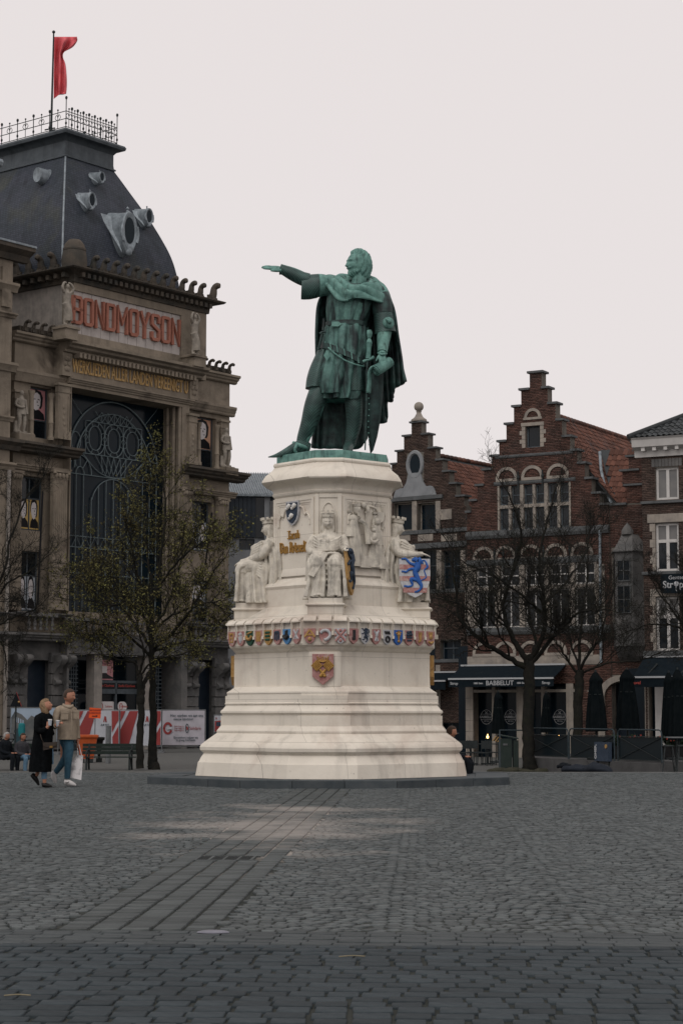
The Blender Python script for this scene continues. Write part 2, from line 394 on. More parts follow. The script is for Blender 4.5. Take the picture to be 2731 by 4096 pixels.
def prof(rows, name, smooth=28):
    mb = MB(); mb.loft([octo(B, hc, z) for z, B, hc in rows]); return obj(name, mb, M['cream'], mon, smooth)
def lv(y, half, hc): return (ZM(1800 + y * .7015), half * CK, hc * CK)
base = [(.14, 2.72, 190 * CK), lv(1776, 753, 190), lv(1768, 746, 188), lv(1745, 735, 182), lv(1727, 722, 178), lv(1720, 728, 178), lv(1708, 742, 180), lv(1690, 744, 180), lv(1676, 737, 178),
        lv(1660, 717, 170), lv(1640, 690, 160), lv(1620, 662, 152), lv(1612, 650, 150), lv(1606, 652, 152), lv(1598, 651, 153), lv(1586, 641, 150), lv(1570, 628, 147)]
prof(base, 'plinth')
mid = [lv(1572, 622, 143), lv(1512, 620, 143), lv(1506, 624, 145), lv(1498, 632, 148), lv(1488, 630, 148), lv(1478, 618, 142), lv(1462, 606, 134), lv(1454, 602, 132), lv(1452, 608, 134), lv(1446, 609, 135), lv(1441, 601, 130),
       lv(1400, 597, 128), lv(1392, 596, 128), lv(1390, 598, 132), lv(1382, 596, 132), lv(1372, 578, 122), lv(1362, 565, 116), lv(1354, 556, 112)]
prof(mid, 'base_mouldings')
# corner piers stand proud on the mouldings and the die
prof([lv(1356, 552, 86), lv(1166, 550, 86), lv(1160, 556, 92), lv(1153, 562, 100), lv(1146, 568, 100), lv(1140, 572, 104)], 'die')
mb = MB()
for k in range(4):
    a = k * math.pi / 2; Mx = Matrix.Rotation(a, 4, 'Z'); q = MB()
    for y0, y1, half, hc in ((1356, 1168, 558, 88), (1452, 1404, 603, 128), (1572, 1515, 626, 143), ):
        z0, z1 = ZM(1800 + y0 * .7015), ZM(1800 + y1 * .7015)
        q.box(-hc * CK, hc * CK, -half * CK - .012, -half * CK + .3, z0, z1)
    q.xform(Mx); mb.add(q.v, q.f)
obj('corner_piers', mb, M['cream'], mon, kind='stuff')
prof([lv(1142, 570, 108), lv(1132, 582, 120), lv(1122, 586, 124), lv(1010, 585, 124), lv(1004, 588, 128), lv(1000, 588, 128), lv(992, 580, 124), lv(988, 556, 118)], 'shield_band')
# hood blocks over each shield, sloped roof up to the core
prof([lv(990, 553, 112), lv(975, 520, 108), lv(955, 470, 104), lv(930, 425, 100), lv(905, 398, 97)], 'sloped_shoulder', 60)
prof([lv(907, 386, 95), lv(806, 384, 95), lv(800, 388, 96), lv(790, 392, 98), lv(780, 386, 95), lv(768, 368, 88), lv(758, 352, 82), lv(754, 350, 81), lv(748, 346, 80), lv(744, 338, 76)], 'core_base')
prof([lv(746, 332, 73), lv(282, 332, 73), lv(280, 338, 76), lv(272, 344, 78), lv(264, 346, 79), lv(256, 336, 76)], 'shaft')
prof([lv(258, 340, 76), lv(246, 343, 78), lv(232, 352, 82), lv(222, 366, 86), lv(210, 392, 96), lv(204, 402, 102), lv(197, 405, 108), lv(188, 402, 107), lv(160, 384, 100), lv(142, 362, 92), lv(128, 346, 86), lv(116, 338, 82), lv(110, 334, 80),
      lv(106, 338, 82), lv(98, 340, 83), lv(92, 338, 82), lv(86, 332, 80)], 'cornice')
ZB0, ZB1 = ZM(1800 + 88 * .7015), ZM(1800 + 40 * .7015)
for k in range(4):
    a = k * math.pi / 2; Mx = Matrix.Rotation(a, 4, 'Z'); mb = MB(); hw = .345
    z0, z1 = ZM(1800 + 990 * .7015), ZM(1800 + 922 * .7015)
    yo = -1.995
    mb.box(-hw, hw, yo, -1.2, z0 - .02, z1)
    mb.loft([[Vector((sx * (hw + e), yo - e if sy < 0 else -1.3, z)) for sx, sy in ((-1, -1), (1, -1), (1, 1), (-1, 1))] for e, z in ((.0, z1), (.03, z1 + .015), (.045, z1 + .03), (.045, z1 + .05), (0, z1 + .07))])
    mb.xform(Mx); obj('statue_bracket', mb, M['cream'], mon)
    mb = MB(); mb.box(-.33, .33, -1.965, -1.25, z1 + .068, z1 + .17); mb.xform(Mx); obj('statue_block', mb, M['cream'], mon)
    for fz, (ya, yb) in enumerate(((262, 742),)):     # narrow gothic panel on the corner face of the shaft
        B = 332 * CK; za, zb = ZM(1800 + 735 * .7015), ZM(1800 + 290 * .7015); mb = MB()
        for x0, x1 in ((-.263, -.19), (.19, .263)): mb.box(x0, x1, -B - .03, -B + .02, za, zb)
        mb.box(-.19, .19, -B - .022, -B + .02, zb - .06, zb)
        for sgn in (-1, 1):
            arc = [(sgn * (.16 - .16 * (t / 6) ** 1.6), -B - .006, zb - .52 + .36 * math.sin(t / 6 * math.pi / 2)) for t in range(7)]
            mb.tube(arc, .02, 6); mb.tube([(sgn * .16, -B - .006, zb - 1.3), (sgn * .16, -B - .006, zb - .52)], .02, 6)
        mb.xform(Mx); obj('corner_panel', mb, M['cream'], mon, 40, kind='stuff')
# ---- helpers on the four main faces (face k has its normal at -45 + 90 k degrees)
def face(k, B, hc):
    A = (hc + B) / math.sqrt(2); a = math.pi / 4 * (2 * k + 1)      # rotation of a face that starts looking down -y
    return Matrix.Rotation(a, 4, 'Z') @ Matrix.Translation((0, -A, 0)), (B - hc) / math.sqrt(2)
# panels on the shaft faces
Bs, hs = 332 * CK, 73 * CK; zt, zb = ZM(1800 + 300 * .7015), ZM(1800 + 728 * .7015)
for k in range(4):
    Mx, hw = face(k, Bs, hs); mb = MB()
    for e, d in ((0, .035), (.05, .022), (.085, .010)):
        x0 = hw - .03 - e
        for sg in (-1, 1): mb.box(sg * x0, sg * (x0 - .05), -d, .02, zb, zt - e)
        mb.box(-x0 + .05, x0 - .05, -d + .001, .02, zt - e - .05, zt - e)
    mb.prism([(-hw + .1, 0, zb + .14), (-hw + .1, -.04, zb + .02), (-hw + .1, -.04, zb - .02), (-hw + .1, .02, zb - .02)], (2 * hw - .2, 0, 0))
    for sg in (-1, 1):                                    # cusped corners at the head of the panel
        pts = [(sg * (hw - .16), -.02, zt - .55), (sg * (hw - .17), -.02, zt - .40), (sg * (hw - .26), -.02, zt - .30), (sg * (hw - .30), -.025, zt - .34), (sg * (hw - .34), -.02, zt - .24), (sg * (hw - .42), -.02, zt - .17), (sg * (hw - .62), -.02, zt - .15)]
        mb.tube(smoothpath(pts, 4), .022, 6)
    mb.xform(Mx); obj('panel_frame', mb, M['cream'], mon, 40, kind='stuff')
# ---- shields
M['rose'] = material('faded red paint', (.27,.115,.108), (.36,.21,.195), .8, 14, .003, c3=(.42,.36,.31), s3=.62)
M['navy'] = material('dark blue paint', (.022,.033,.052), (.035,.05,.075), .6, 12, .002)
M['blue'] = material('bright blue paint', (.018,.075,.27), (.03,.11,.36), .6, 12, .003)
M['skyb'] = material('worn blue paint', (.05,.16,.34), (.09,.22,.40), .6, 12, .002)
M['silver'] = material('silver grey paint', (.33,.335,.35), (.44,.44,.45), .7, 14, .002)
M['green'] = material('dark green paint', (.012,.05,.032), (.02,.07,.045), .6, 12)
M['white'] = material('white paint', (.66,.65,.62), (.72,.70,.67), .6, 12, .002)
M['black'] = material('black paint', (.012,.012,.014), (.025,.025,.025), .55, 12)
M['ochre'] = material('ochre gold paint', (.31,.175,.055), (.40,.25,.10), .6, 16, .003, metal=.15, c3=(.16,.10,.05), s3=.64)
def shield_pts(w, h, pointy=1., d=0.):
    """heater outline, x right, z up, top edge at 0"""
    if pointy < 0: return [(-w, d, 0), (-w, d, -h * .72), (0, d, -h), (w, d, -h * .72), (w, d, 0)]
    r = [(w, d, 0), (w, d, -h * .45), (w * .93, d, -h * .62), (w * .72, d, -h * .8), (w * .4, d, -h * .92), (0, d, -h)]
    return [(-x, y, z) for x, y, z in r[:-1]][0:1] + [(-x, y, z) for x, y, z in r[1:-1]] + [r[-1]] + r[1:-1][::-1] + [r[0]]
def shield(name, M4, w, h, mat, parent, thick=.05, bold=None, pointy=1.):
    mb = MB(); p = shield_pts(w, h, pointy); mb.prism(p[::-1], (0, -thick, 0)); mb.xform(M4)
    o = obj(name, mb, mat, parent)
    return o
def charge(o, M4, mat, build, name='charge', smooth=40):
    mb = MB(); build(mb); mb.xform(M4); return obj(name, mb, mat, o, smooth, kind='stuff')
def bar(mb, x0, z0, x1, z1, r, y=-.05, n=6): mb.tube([(x0, y, z0), (x1, y, z1)], r, n)
def lion(mb, s=1., y=-.05, r=1.):
    """rampant lion drawn with tapering limbs, unit height about 1"""
    T = lambda pts, rr: mb.tube([(x * s, y, z * s) for x, z in smoothpath(pts, 5)], list(np.interp(np.linspace(0, 1, (len(pts) - 1) * 5 + 1), np.linspace(0, 1, len(rr)), np.array(rr) * s * r)), 8)
    T([(.13, .72), (.10, .52), (.02, .34), (.10, .12), (.16, -.02)], [.14, .17, .13, .12, .11])        # trunk
    T([(.10, .80), (.02, .84), (-.10, .80)], [.13, .12, .06])                                       # head
    T([(.18, .92), (.20, .78), (.16, .62)], [.05, .11, .08])                                          # mane
    T([(.02, .62), (-.18, .70), (-.33, .86), (-.42, .86)], [.09, .06, .05, .05])
    T([(-.02, .48), (-.2, .46), (-.32, .36), (-.42, .38)], [.08, .06, .05, .05])
    T([(.08, .06), (-.14, .08), (-.10, -.14), (-.26, -.20), (-.34, -.18)], [.1, .09, .05, .05, .05])
    T([(.16, .0), (.24, -.18), (.18, -.32), (.06, -.40)], [.11, .08, .05, .06])
    T([(.20, .02), (.42, .16), (.36, .42), (.48, .56), (.40, .78), (.30, .80), (.30, .68)], [.03, .03, .03, .06, .03, .03, .045])
    for cx, cz in ((-.42, .86), (-.42, .38), (-.34, -.18), (.06, -.40)):
        for a in (-.5, 0, .5): T([(cx, cz), (cx - .06 * math.cos(a) - .02, cz + .07 * math.sin(a))], [.035, .012])
# crowned red shield with crossed gold grates on the lower front pier
zf = ZM(1800 + 1180 * .7015); Bf = 558 * CK + .012
T0 = lambda x, z, B: Matrix.Translation((x, -B, z))
S = shield('painted_shield', T0(-.04, zf, Bf), .205, .60, M['rose'], mon, .07, pointy=-1); S['label'] = 'large red shield with gold crown over crossed gold grates'
def keys(mb):
    for sg in (-1, 1):
        for k in range(5):
            a = Vector((sg * .06, -.09, -.28)); u = Vector((sg * .72, 0, .69)); v = Vector((-sg * .69, 0, .72)); q = a + v * (.012 + .034 * k) - v * .08
            mb.tube([q, q + u * .155], .013, 6); q = a + u * (.01 + .034 * k) - v * .08
            mb.tube([q, q + v * .165], .013, 6)
        mb.tube([(sg * .06, -.085, -.30), (-sg * .03, -.085, -.41)], [.024, .03], 8); mb.ball((-sg * .035, -.085, -.425), (.035, .03, .03))
    for k in range(5):
        x = -.09 + .045 * k; mb.tube([(x * .8, -.085, -.13), (x * 1.15, -.085, -.085 + .015 * (k % 2 == 0))], [.016, .01], 6); mb.ball((x * 1.15, -.085, -.075 + .015 * (k % 2 == 0)), .014, 8, 6)
    mb.tube([(-.08, -.085, -.14), (0, -.1, -.15), (.08, -.085, -.14)], .016, 8)
charge(S, T0(-.04, zf, Bf), M['gold'], keys)
# dark shield with three hats and the gold name on the south-west face
Mx, hw = face(3, Bs, hs); Z1 = ZM(1800 + 312 * .7015)
FT = lambda x, z, k=3: face(k, Bs, hs)[0] @ Matrix.Translation((x, -.005, z))
S = shield('painted_shield', FT(-.02, Z1, 3), .20, .50, M['silver'], mon, .05); S['label'] = 'dark blue shield with three silver hats high on the pedestal shaft'
mb = MB(); mb.prism([(x, 0, z) for x, _, z in shield_pts(.165, .42)][::-1], (0, -.02, 0)); mb.xform(FT(-.02, Z1 - .035, 3) @ Matrix.Translation((0, -.05, 0))); obj('field', mb, M['navy'], S)
def hats(mb):
    for x, z in ((-.085, -.09), (.085, -.09), (0, -.29)):
        mb.tube(smoothpath([(x - .075, -.08, z - .045), (x - .03, -.085, z - .035), (x + .03, -.09, z + .015), (x + .05, -.085, z + .045)], 4), [.012] + [.03] * 5 + [.045] * 4 + [.042] * 2 + [.03], 10)
charge(S, FT(-.02, Z1 - .02, 3), M['white'], hats)
# broad-nib lettering: strokes swept with a slanted pen, as cut black-letter
BL = {'I': [[(.05,1),(.4,.95)],[(.25,.95),(.25,.08)],[(.05,.1),(.25,0),(.42,.08)]], 'J': [[(.0,.95),(.42,1)],[(.25,1),(.25,.12)],[(.0,.12),(.12,.0),(.42,.06)]],
 'V': [[(.02,.95),(.12,1),(.16,.2),(.3,.02),(.52,.2)],[(.4,.98),(.56,.9),(.52,.2)],[(.16,1),(.3,.92)]], 'A': [[(.05,.9),(.2,1),(.3,.95)],[(.15,.95),(.15,.1),(.02,.02)],[(.3,1),(.45,.92),(.45,.05),(.56,.02)],[(.15,.5),(.45,.5)],[(.3,.95),(.28,.6)]],
 'a': [[(.06,.56),(.2,.64),(.3,.56),(.3,.08),(.38,0)],[(.3,.34),(.08,.3),(.08,.1),(.2,.0),(.3,.1)]], 'c': [[(.32,.58),(.2,.64),(.07,.55),(.07,.12),(.2,0),(.33,.08)]],
 'o': [[(.07,.54),(.07,.1),(.2,.0)],[(.07,.55),(.22,.64),(.34,.54),(.34,.12),(.2,0)]], 'b': [[(.08,1),(.08,.1),(.2,0)],[(.08,.55),(.22,.64),(.34,.54),(.34,.12),(.2,0)]],
 'n': [[(.02,.6),(.08,.62),(.08,.02)],[(.08,.52),(.24,.64),(.32,.55),(.32,.02)]], 'r': [[(.02,.6),(.09,.62),(.09,.02)],[(.09,.5),(.22,.64),(.3,.56)]],
 't': [[(.12,.9),(.12,.1),(.24,0)],[(.0,.64),(.28,.64)]], 'e': [[(.07,.3),(.33,.44),(.3,.58),(.2,.64),(.07,.52),(.07,.12),(.2,0),(.33,.1)]],
 'v': [[(.04,.66),(.1,.6),(.1,.14),(.22,0)],[(.3,.64),(.34,.5),(.34,.14),(.22,0)]], 'l': [[(.08,1),(.08,.1),(.18,0)]], 'd': [[(.3,1),(.34,.9),(.34,.12),(.2,0)],[(.34,.55),(.2,.64),(.07,.54),(.07,.1),(.2,0)]]}
ADV = {'I': .48, 'J': .5, 'V': .64, 'A': .64, 'l': .24, 't': .3, 'r': .34, ' ': .26}
def nib(mb, text, h, M4, depth=.03, nw=.13, squeeze=1.):
    x = 0; n0 = Vector((nw * .72, 0, -nw * .5)) * h; th = Vector((nw * .12, 0, nw * .16)) * h; W_ = sum(ADV.get(c, .44) for c in text) * h * squeeze
    q = MB()
    for c in text:
        for st in BL.get(c, []):
            for (ax, az), (bx, bz) in zip(st, st[1:]):
                a = Vector(((x + ax * squeeze) * h, 0, az * h)); b = Vector(((x + bx * squeeze) * h, 0, bz * h))
                pts = sorted([a - n0 / 2 - th, a + n0 / 2 - th, a + n0 / 2 + th, a - n0 / 2 + th, b - n0 / 2 - th, b + n0 / 2 - th, b + n0 / 2 + th, b - n0 / 2 + th], key=lambda p: (round(p.x, 5), round(p.z, 5)))
                lo, up = [], []
                cr = lambda o, a_, b_: (a_.x - o.x) * (b_.z - o.z) - (a_.z - o.z) * (b_.x - o.x)
                for p in pts:
                    while len(lo) > 1 and cr(lo[-2], lo[-1], p) <= 1e-9: lo.pop()
                    lo.append(p)
                for p in pts[::-1]:
                    while len(up) > 1 and cr(up[-2], up[-1], p) <= 1e-9: up.pop()
                    up.append(p)
                q.prism((lo[:-1] + up[:-1]), (0, -depth, 0))
        x += ADV.get(c, .44) * squeeze
    q.v = [(p[0] - W_ / 2, p[1], p[2]) for p in q.v]; q.xform(M4); mb.add(q.v, q.f)
for txt, yy, h, sq, dx in (('Jacob', 528, .165, 1.0, -.015), ('Van Artevelt', 606, .215, .80, -.03)):
    mb = MB(); nib(mb, txt, h, FT(dx, ZM(1800 + (yy - 6) * .7015), 3), .03, .10, sq); obj('gold_lettering', mb, M['gold'], mon, kind='stuff')
# relief of a seated ruler and kneeling woman on the south-east face
def figure_relief(mb):
    W2 = hw - .2
    for k in range(5):                                     # tracery arcade
        x = -W2 + 2 * W2 * k / 4; mb.tube([(x, -.01, zb + .95), (x, -.01, zb + 1.25)], .03, 8); mb.box(x - .05, x + .05, -.05, 0, zb + 1.25, zb + 1.29)
        if k < 4:
            for sg in (0, 1):
                x1 = x + 2 * W2 / 4; xm = (x + x1) / 2; mb.tube([((x if sg == 0 else x1) + (xm - (x if sg == 0 else x1)) * t ** 1.7, -.01, zb + 1.29 + .22 * math.sin(t * 1.57)) for t in [q / 5 for q in range(6)]], .018, 6)
    def cloth(x, z, w, h, lean, n, ph=0):
        rings = []
        for j in range(13):
            t = j / 12; r = []
            for i in range(25):
                a = math.pi * i / 24; f = 1 + .13 * math.sin(n * a + 3 * t + ph) * (1 - t * .6); ww = w * (1 - .55 * t ** .8)
                r.append(Vector((x + lean * t - math.cos(a) * ww * f, -.01 - math.sin(a) * .10 * f, z + h * t)))
            rings.append(r)
        mb.loft(rings, closed=False)
    def head(x, z, r, veil=True):
        mb.ball((x, -.08, z), (r * .8, r * .8, r), 14, 10)
        if veil: mb.tube(smoothpath([(x - r * .8, -.06, z - r * 1.9), (x - r * .9, -.06, z), (x, -.06, z + r * 1.15), (x + r * .9, -.06, z), (x + r * .85, -.06, z - r * 1.9)], 5), r * .3, 8)
    cloth(-.28, zb + .16, .30, .78, -.06, 9); cloth(-.38, zb + .75, .22, .42, .04, 6, 1); head(-.30, zb + 1.30, .105, False); mb.lathe([(.078, 0), (.086, .05), (.07, .055), (.001, .06)], (-.30, -.08, zb + 1.365), 12); mb.tube([(-.30, -.13, zb + 1.25), (-.3, -.14, zb + 1.16)], [.05, .025], 8); mb.ball((-.33, -.04, zb + 1.12), (.17, .07, .09), 12, 8)
    mb.tube(smoothpath([(-.2, -.1, zb + 1.08), (-.02, -.12, zb + .86), (.05, -.13, zb + .72)], 4), .05, 8)
    mb.tube(smoothpath([(-.26, -.1, zb + 1.1), (-.10, -.13, zb + .98), (-.04, -.12, zb + .62)], 4), .055, 8)
    cloth(.24, zb + .16, .32, .56, .02, 8, 2); cloth(.26, zb + .62, .19, .40, .0, 5, .5); head(.24, zb + 1.10, .088); mb.ball((.25, -.04, zb + .98), (.13, .06, .07), 12, 8)
    mb.tube(smoothpath([(.12, -.1, zb + .92), (.0, -.13, zb + .74), (.08, -.15, zb + .66), (.2, -.14, zb + .72)], 4), .045, 8)
    mb.ball((.10, -.14, zb + .78), (.07, .06, .10)); mb.ball((.09, -.15, zb + .90), .05)
    cloth(-.08, zb + .14, .26, .24, 0, 7); cloth(.42, zb + .14, .22, .3, -.05, 6)
    mb.prism([(x * .9 + .36, -.0, z + zb + 1.30) for x, _, z in shield_pts(.10, .22)][::-1], (0, -.07, 0))
    head(-.12, zb + 1.40, .07, False); mb.ball((.02, -.03, zb + 1.34), (.06, .05, .09))
mb = MB(); figure_relief(mb); mb.xform(face(0, Bs, hs)[0]); obj('carved_relief', mb, M['creamfig'], mon, 40, kind='stuff')
# band of small guild shields: corner face 3, the faces to either side 8 and 7
zs = ZM(1800 + 1042 * .7015); Bb, hb = 585 * CK, 124 * CK
def sh_small(k_face, x, w, h, fld, chg, fn, label):
    if k_face is None: M4 = Matrix.Translation((x, -Bb, zs))
    else: M4 = face(k_face, Bb, hb)[0] @ Matrix.Translation((x, 0, zs))
    o = shield('painted_shield', M4, w, h, M[fld], mon, .05); o['label'] = label
    charge(o, M4, M[chg], fn)
    # the hood block above
    return o
def C_castle(mb):
    for x in (-.06, .06): bar(mb, x, -.03, x * .6, -.22, .016)
    for z in (-.06, -.13, -.21): bar(mb, -.06, z, .06, z, .014)
    mb.ball((0, -.06, -.05), .028)
def C_tool(mb): bar(mb, 0, -.02, 0, -.24, .018); bar(mb, -.05, -.06, .05, -.06, .02); bar(mb, -.05, -.12, -.02, -.2, .015); bar(mb, .05, -.1, .03, -.2, .015)
def C_bowl(mb): mb.tube(smoothpath([(-.08, -.06, -.1), (-.05, -.07, -.16), (.05, -.07, -.16), (.08, -.06, -.1)], 4), .03, 8); bar(mb, -.07, -.06, .08, -.02, .02)
def C_bars(mb):
    for x in (-.05, 0, .05): bar(mb, x, -.02, x, -.22, .02)
    bar(mb, -.07, -.08, .07, -.08, .016)
def C_stripe(mb):
    for z in (-.05, -.12, -.19): bar(mb, -.07, z, .07, z, .024)
def C_gate(mb):
    for x in (-.06, .06): bar(mb, x, -.05, x, -.2, .024)
    bar(mb, -.06, -.05, .06, -.05, .026); bar(mb, 0, -.06, 0, -.22, .018)
def C_ship(mb): mb.tube(smoothpath([(-.07, -.06, -.13), (0, -.07, -.18), (.07, -.06, -.13)], 4), .035, 8); bar(mb, -.03, -.03, -.03, -.13, .016); bar(mb, .03, -.02, .03, -.13, .016); bar(mb, 0, -.02, 0, -.15, .012)
def C_cross(mb): bar(mb, -.07, -.02, .06, -.2, .016); bar(mb, .07, -.02, -.06, -.2, .016); bar(mb, 0, -.05, 0, -.2, .012)
def C_compass(mb): bar(mb, 0, -.03, -.10, -.17, .022); bar(mb, 0, -.03, .10, -.17, .022); bar(mb, -.08, -.13, .08, -.13, .018); mb.ball((0, -.06, -.21), (.04, .03, .045))
def C_fish(mb): mb.tube(smoothpath([(-.09, -.06, -.10), (-.05, -.06, -.05), (.03, -.06, -.04), (.09, -.06, -.09), (.09, -.06, -.16), (.02, -.06, -.22), (-.02, -.06, -.2)], 4), [.012] + [.03] * 20 + [.028, .022, .016, .012], 8)
def C_saltire(mb): bar(mb, -.10, -.02, .10, -.25, .024); bar(mb, .10, -.02, -.10, -.25, .024); [mb.ball((x, -.05, z), .03) for x, z in ((0, -.04), (0, -.24), (-.1, -.13), (.1, -.13))]
def C_boot(mb): bar(mb, 0, -.03, .0, -.18, .035); bar(mb, -.05, -.2, .02, -.2, .03)
def C_lion(mb): q = MB(); lion(q, .2, -.055); q.v = [(x, y, z - .17) for x, y, z in q.v]; mb.add(q.v, q.f)
def C_bird(mb): bar(mb, -.06, -.03, .02, -.14, .02); bar(mb, .06, -.03, -.02, -.14, .02); mb.ball((0, -.06, -.1), (.03, .03, .06)); bar(mb, 0, -.15, -.04, -.23, .022); bar(mb, 0, -.15, .03, -.23, .022)
def C_ring(mb): mb.tube([(.05 * math.cos(a), -.06, -.19 + .05 * math.sin(a)) for a in [q * math.pi / 8 for q in range(17)]], .02, 8); [bar(mb, x, -.03, x + .03, -.09, .02) for x in (-.07, -.02, .03)]
def C_vase(mb): mb.lathe([(.03, -.24), (.035, -.22), (.012, -.2), (.02, -.14), (.045, -.09), (.02, -.05), (.03, -.02)], (0, -.06, 0), 10); bar(mb, -.07, -.06, .07, -.05, .016)
def C_half(mb): [mb.ball((x, -.06, z), (.035, .03, .03)) for x, z in ((-.04, -.04), (.03, -.03), (0, -.08), (-.05, -.09), (.05, -.08))]; bar(mb, -.07, -.14, .07, -.14, .022); bar(mb, -.06, -.2, .06, -.2, .02)
def C_leg(mb): mb.tube([(0, -.06, -.03), (0, -.06, -.12), (.0, -.06, -.2), (-.05, -.06, -.22)], [.04, .035, .025, .025], 8)
def C_hand(mb): mb.ball((0, -.06, -.12), (.045, .03, .05)); [bar(mb, x, -.08, x * 1.25, -.02, .012) for x in (-.04, -.013, .013, .04)]; mb.tube(smoothpath([(-.06, -.06, -.21), (0, -.06, -.24), (.06, -.06, -.21)], 4), .022, 8)
hwb = (Bb - hb) / math.sqrt(2)
items = [(3, i, f, c, fn, lb) for i, (f, c, fn, lb) in enumerate([
 ('rose', 'ochre', C_castle, 'red shield with a gold gatehouse'), ('rose', 'silver', C_tool, 'red shield with a silver tool'), ('green', 'ochre', C_bowl, 'green and red shield with a gold bowl'), ('rose', 'ochre', C_bars, 'red shield with three upright bars'),
 ('ochre', 'green', C_stripe, 'gold shield with green stripes'), ('rose', 'navy', C_gate, 'red shield with a dark gate'), ('skyb', 'black', C_ship, 'blue shield with a dark ship'), ('rose', 'silver', C_cross, 'red shield with crossed tools')])]
items += [(None, i, f, c, fn, lb) for i, (f, c, fn, lb) in enumerate([('rose', 'ochre', C_compass, 'red shield with gold compasses'), ('rose', 'silver', C_fish, 'red shield with a curled silver fish'), ('silver', 'rose', C_saltire, 'grey shield with a red saltire')])]
items += [(0, i, f, c, fn, lb) for i, (f, c, fn, lb) in enumerate([('rose', 'black', C_boot, 'red shield with a black boot'), ('silver', 'navy', C_lion, 'grey shield with a dark blue lion'), ('rose', 'silver', C_bird, 'red shield with crossed silver birds'), ('silver', 'black', C_ring, 'grey and black shield with a ring'),
 ('blue', 'ochre', C_vase, 'bright blue shield with a gold candlestick'), ('rose', 'navy', C_half, 'shield of dark animals over red stripes'), ('rose', 'ochre', C_leg, 'red shield with a gold leg'), ('rose', 'ochre', C_hand, 'red shield with a gold hand')])]
for k, i, f, c, fn, lb in items:
    if k is None: x, w = -.29 + .30 * i, .115
    else: x, w = -hwb + .13 + (2 * hwb - .26) * i / 7, .118
    sh_small(k, x, w, .30, f, c, fn, lb)
for k in (0, 3, 1, 2):                                     # overhanging hoods with gaps and little corbels between shields
    Mx, _ = face(k, Bb, hb); mb = MB()
    for i in range(8):
        x = -hwb + .13 + (2 * hwb - .26) * i / 7; z0, z1 = ZM(1800 + 1008 * .7015), ZM(1800 + 984 * .7015); wd = (2 * hwb - .26) / 14 - .022
        mb.prism([(x - wd, .02, z0 - .002), (x - wd, -.085, z0 + .0), (x - wd, -.085, z0 + .025), (x - wd, -.02, z1), (x - wd, .1, z1 + .03)], (2 * wd, 0, 0))
        if i < 7: mb.box(x + wd + .0, x + wd + .044, -.07, .01, z0 - .30, z0 - .24); 
        for sg in (-1, 1): mb.box(x + sg * wd - .012, x + sg * wd + .012, -.045, .01, z0 - .24, z0 - .003)
    mb.xform(Mx); obj('hood_blocks', mb, M['cream'], mon, kind='stuff')
for k in range(4):
    Mx = Matrix.Rotation(k * math.pi / 2, 4, 'Z'); mb = MB()
    for i in range(3):
        x = -.29 + .30 * i + .0; z0, z1 = ZM(1800 + 1004 * .7015), ZM(1800 + 978 * .7015)
        mb.prism([(x - .125, -Bb + .02, z0), (x - .125, -Bb - .085, z0), (x - .125, -Bb - .085, z0 + .025), (x - .125, -Bb - .02, z1), (x - .125, -Bb + .1, z1 + .03)], (.25, 0, 0))
        if i < 2: mb.box(x + .125, x + .175, -Bb - .08, -Bb + .01, z0 - .27, z0 - .19)
    mb.xform(Mx); obj('hood_blocks', mb, M['cream'], mon, kind='stuff')
for k, px in ((1, 0), (3, 0)):                           # gold edged crests seen edge-on at both sides of the die
    M4 = Matrix.Rotation(k * math.pi / 2, 4, 'Z') @ Matrix.Translation((0, -Bf, zf + .02)); S = shield('painted_shield', M4, .205, .60, M['ochre'], mon, .08, pointy=-1)
    S['label'] = 'gold shield on the side pier of the pedestal'
# worn gap between statue blocks and the core reads as dark line in the photo: left to real shadow
# ------------------------------------------------------------------ figure toolkit (statues and people)
def g2(lon, lat, a, b, sa, sb): return math.exp(-((lon - a) / sa) ** 2 - ((lat - b) / sb) ** 2)
def sstep(x, a, b):
    t = min(1, max(0, (x - a) / (b - a))); return t * t * (3 - 2 * t)
def sphere_map(fn, M4, r, n=56, m=42, rad=(.74, .9, 1.)):
    """closed surface from radius fn(lon, lat); lon 0 faces -Y"""
    mb = MB(); rings = []
    for j in range(1, m):
        lat = -math.pi / 2 + math.pi * j / m; ring = []
        for i in range(n):
            lon = -math.pi + 2 * math.pi * i / n
            q = fn(lon, lat) * r
            ring.append(Vector((rad[0] * q * math.cos(lat) * math.sin(lon), -rad[1] * q * math.cos(lat) * math.cos(lon), rad[2] * q * math.sin(lat))))
        rings.append(ring)
    mb.loft(rings); mb.xform(M4); return mb
def f_face(lon, lat, beard=0.):
    a = abs(lon); f = 1.0
    f -= .10 * sstep(-lat, .25, 1.1) * sstep(a, .35, 1.2)
    f += .26 * g2(a, lat, 0, -.24, .13, .10) + .15 * g2(a, lat, 0, -.06, .10, .18)
    f += .08 * g2(a, lat, .28, .20, .34, .06) - .13 * g2(a, lat, .36, .05, .19, .09) + .055 * g2(a, lat, .36, .04, .10, .045)
    f += .05 * g2(a, lat, .65, -.2, .22, .2) + .07 * g2(a, lat, 0, -.46, .22, .05) - .07 * g2(a, lat, 0, -.53, .22, .025) + .06 * g2(a, lat, 0, -.59, .18, .05)
    f += .12 * g2(a, lat, 0, -.86, .36, .16); f += .07 * g2(a, lat, 1.55, 0, .10, .2)
    if beard:
        k = sstep(-lat, .50, .78) * (1 - sstep(a, 1.0, 1.6)); k = max(k, .6 * g2(a, lat, .22, -.40, .26, .06))
        f += k * beard * (1 + .3 * math.sin(lon * 20 + lat * 9))
    return f
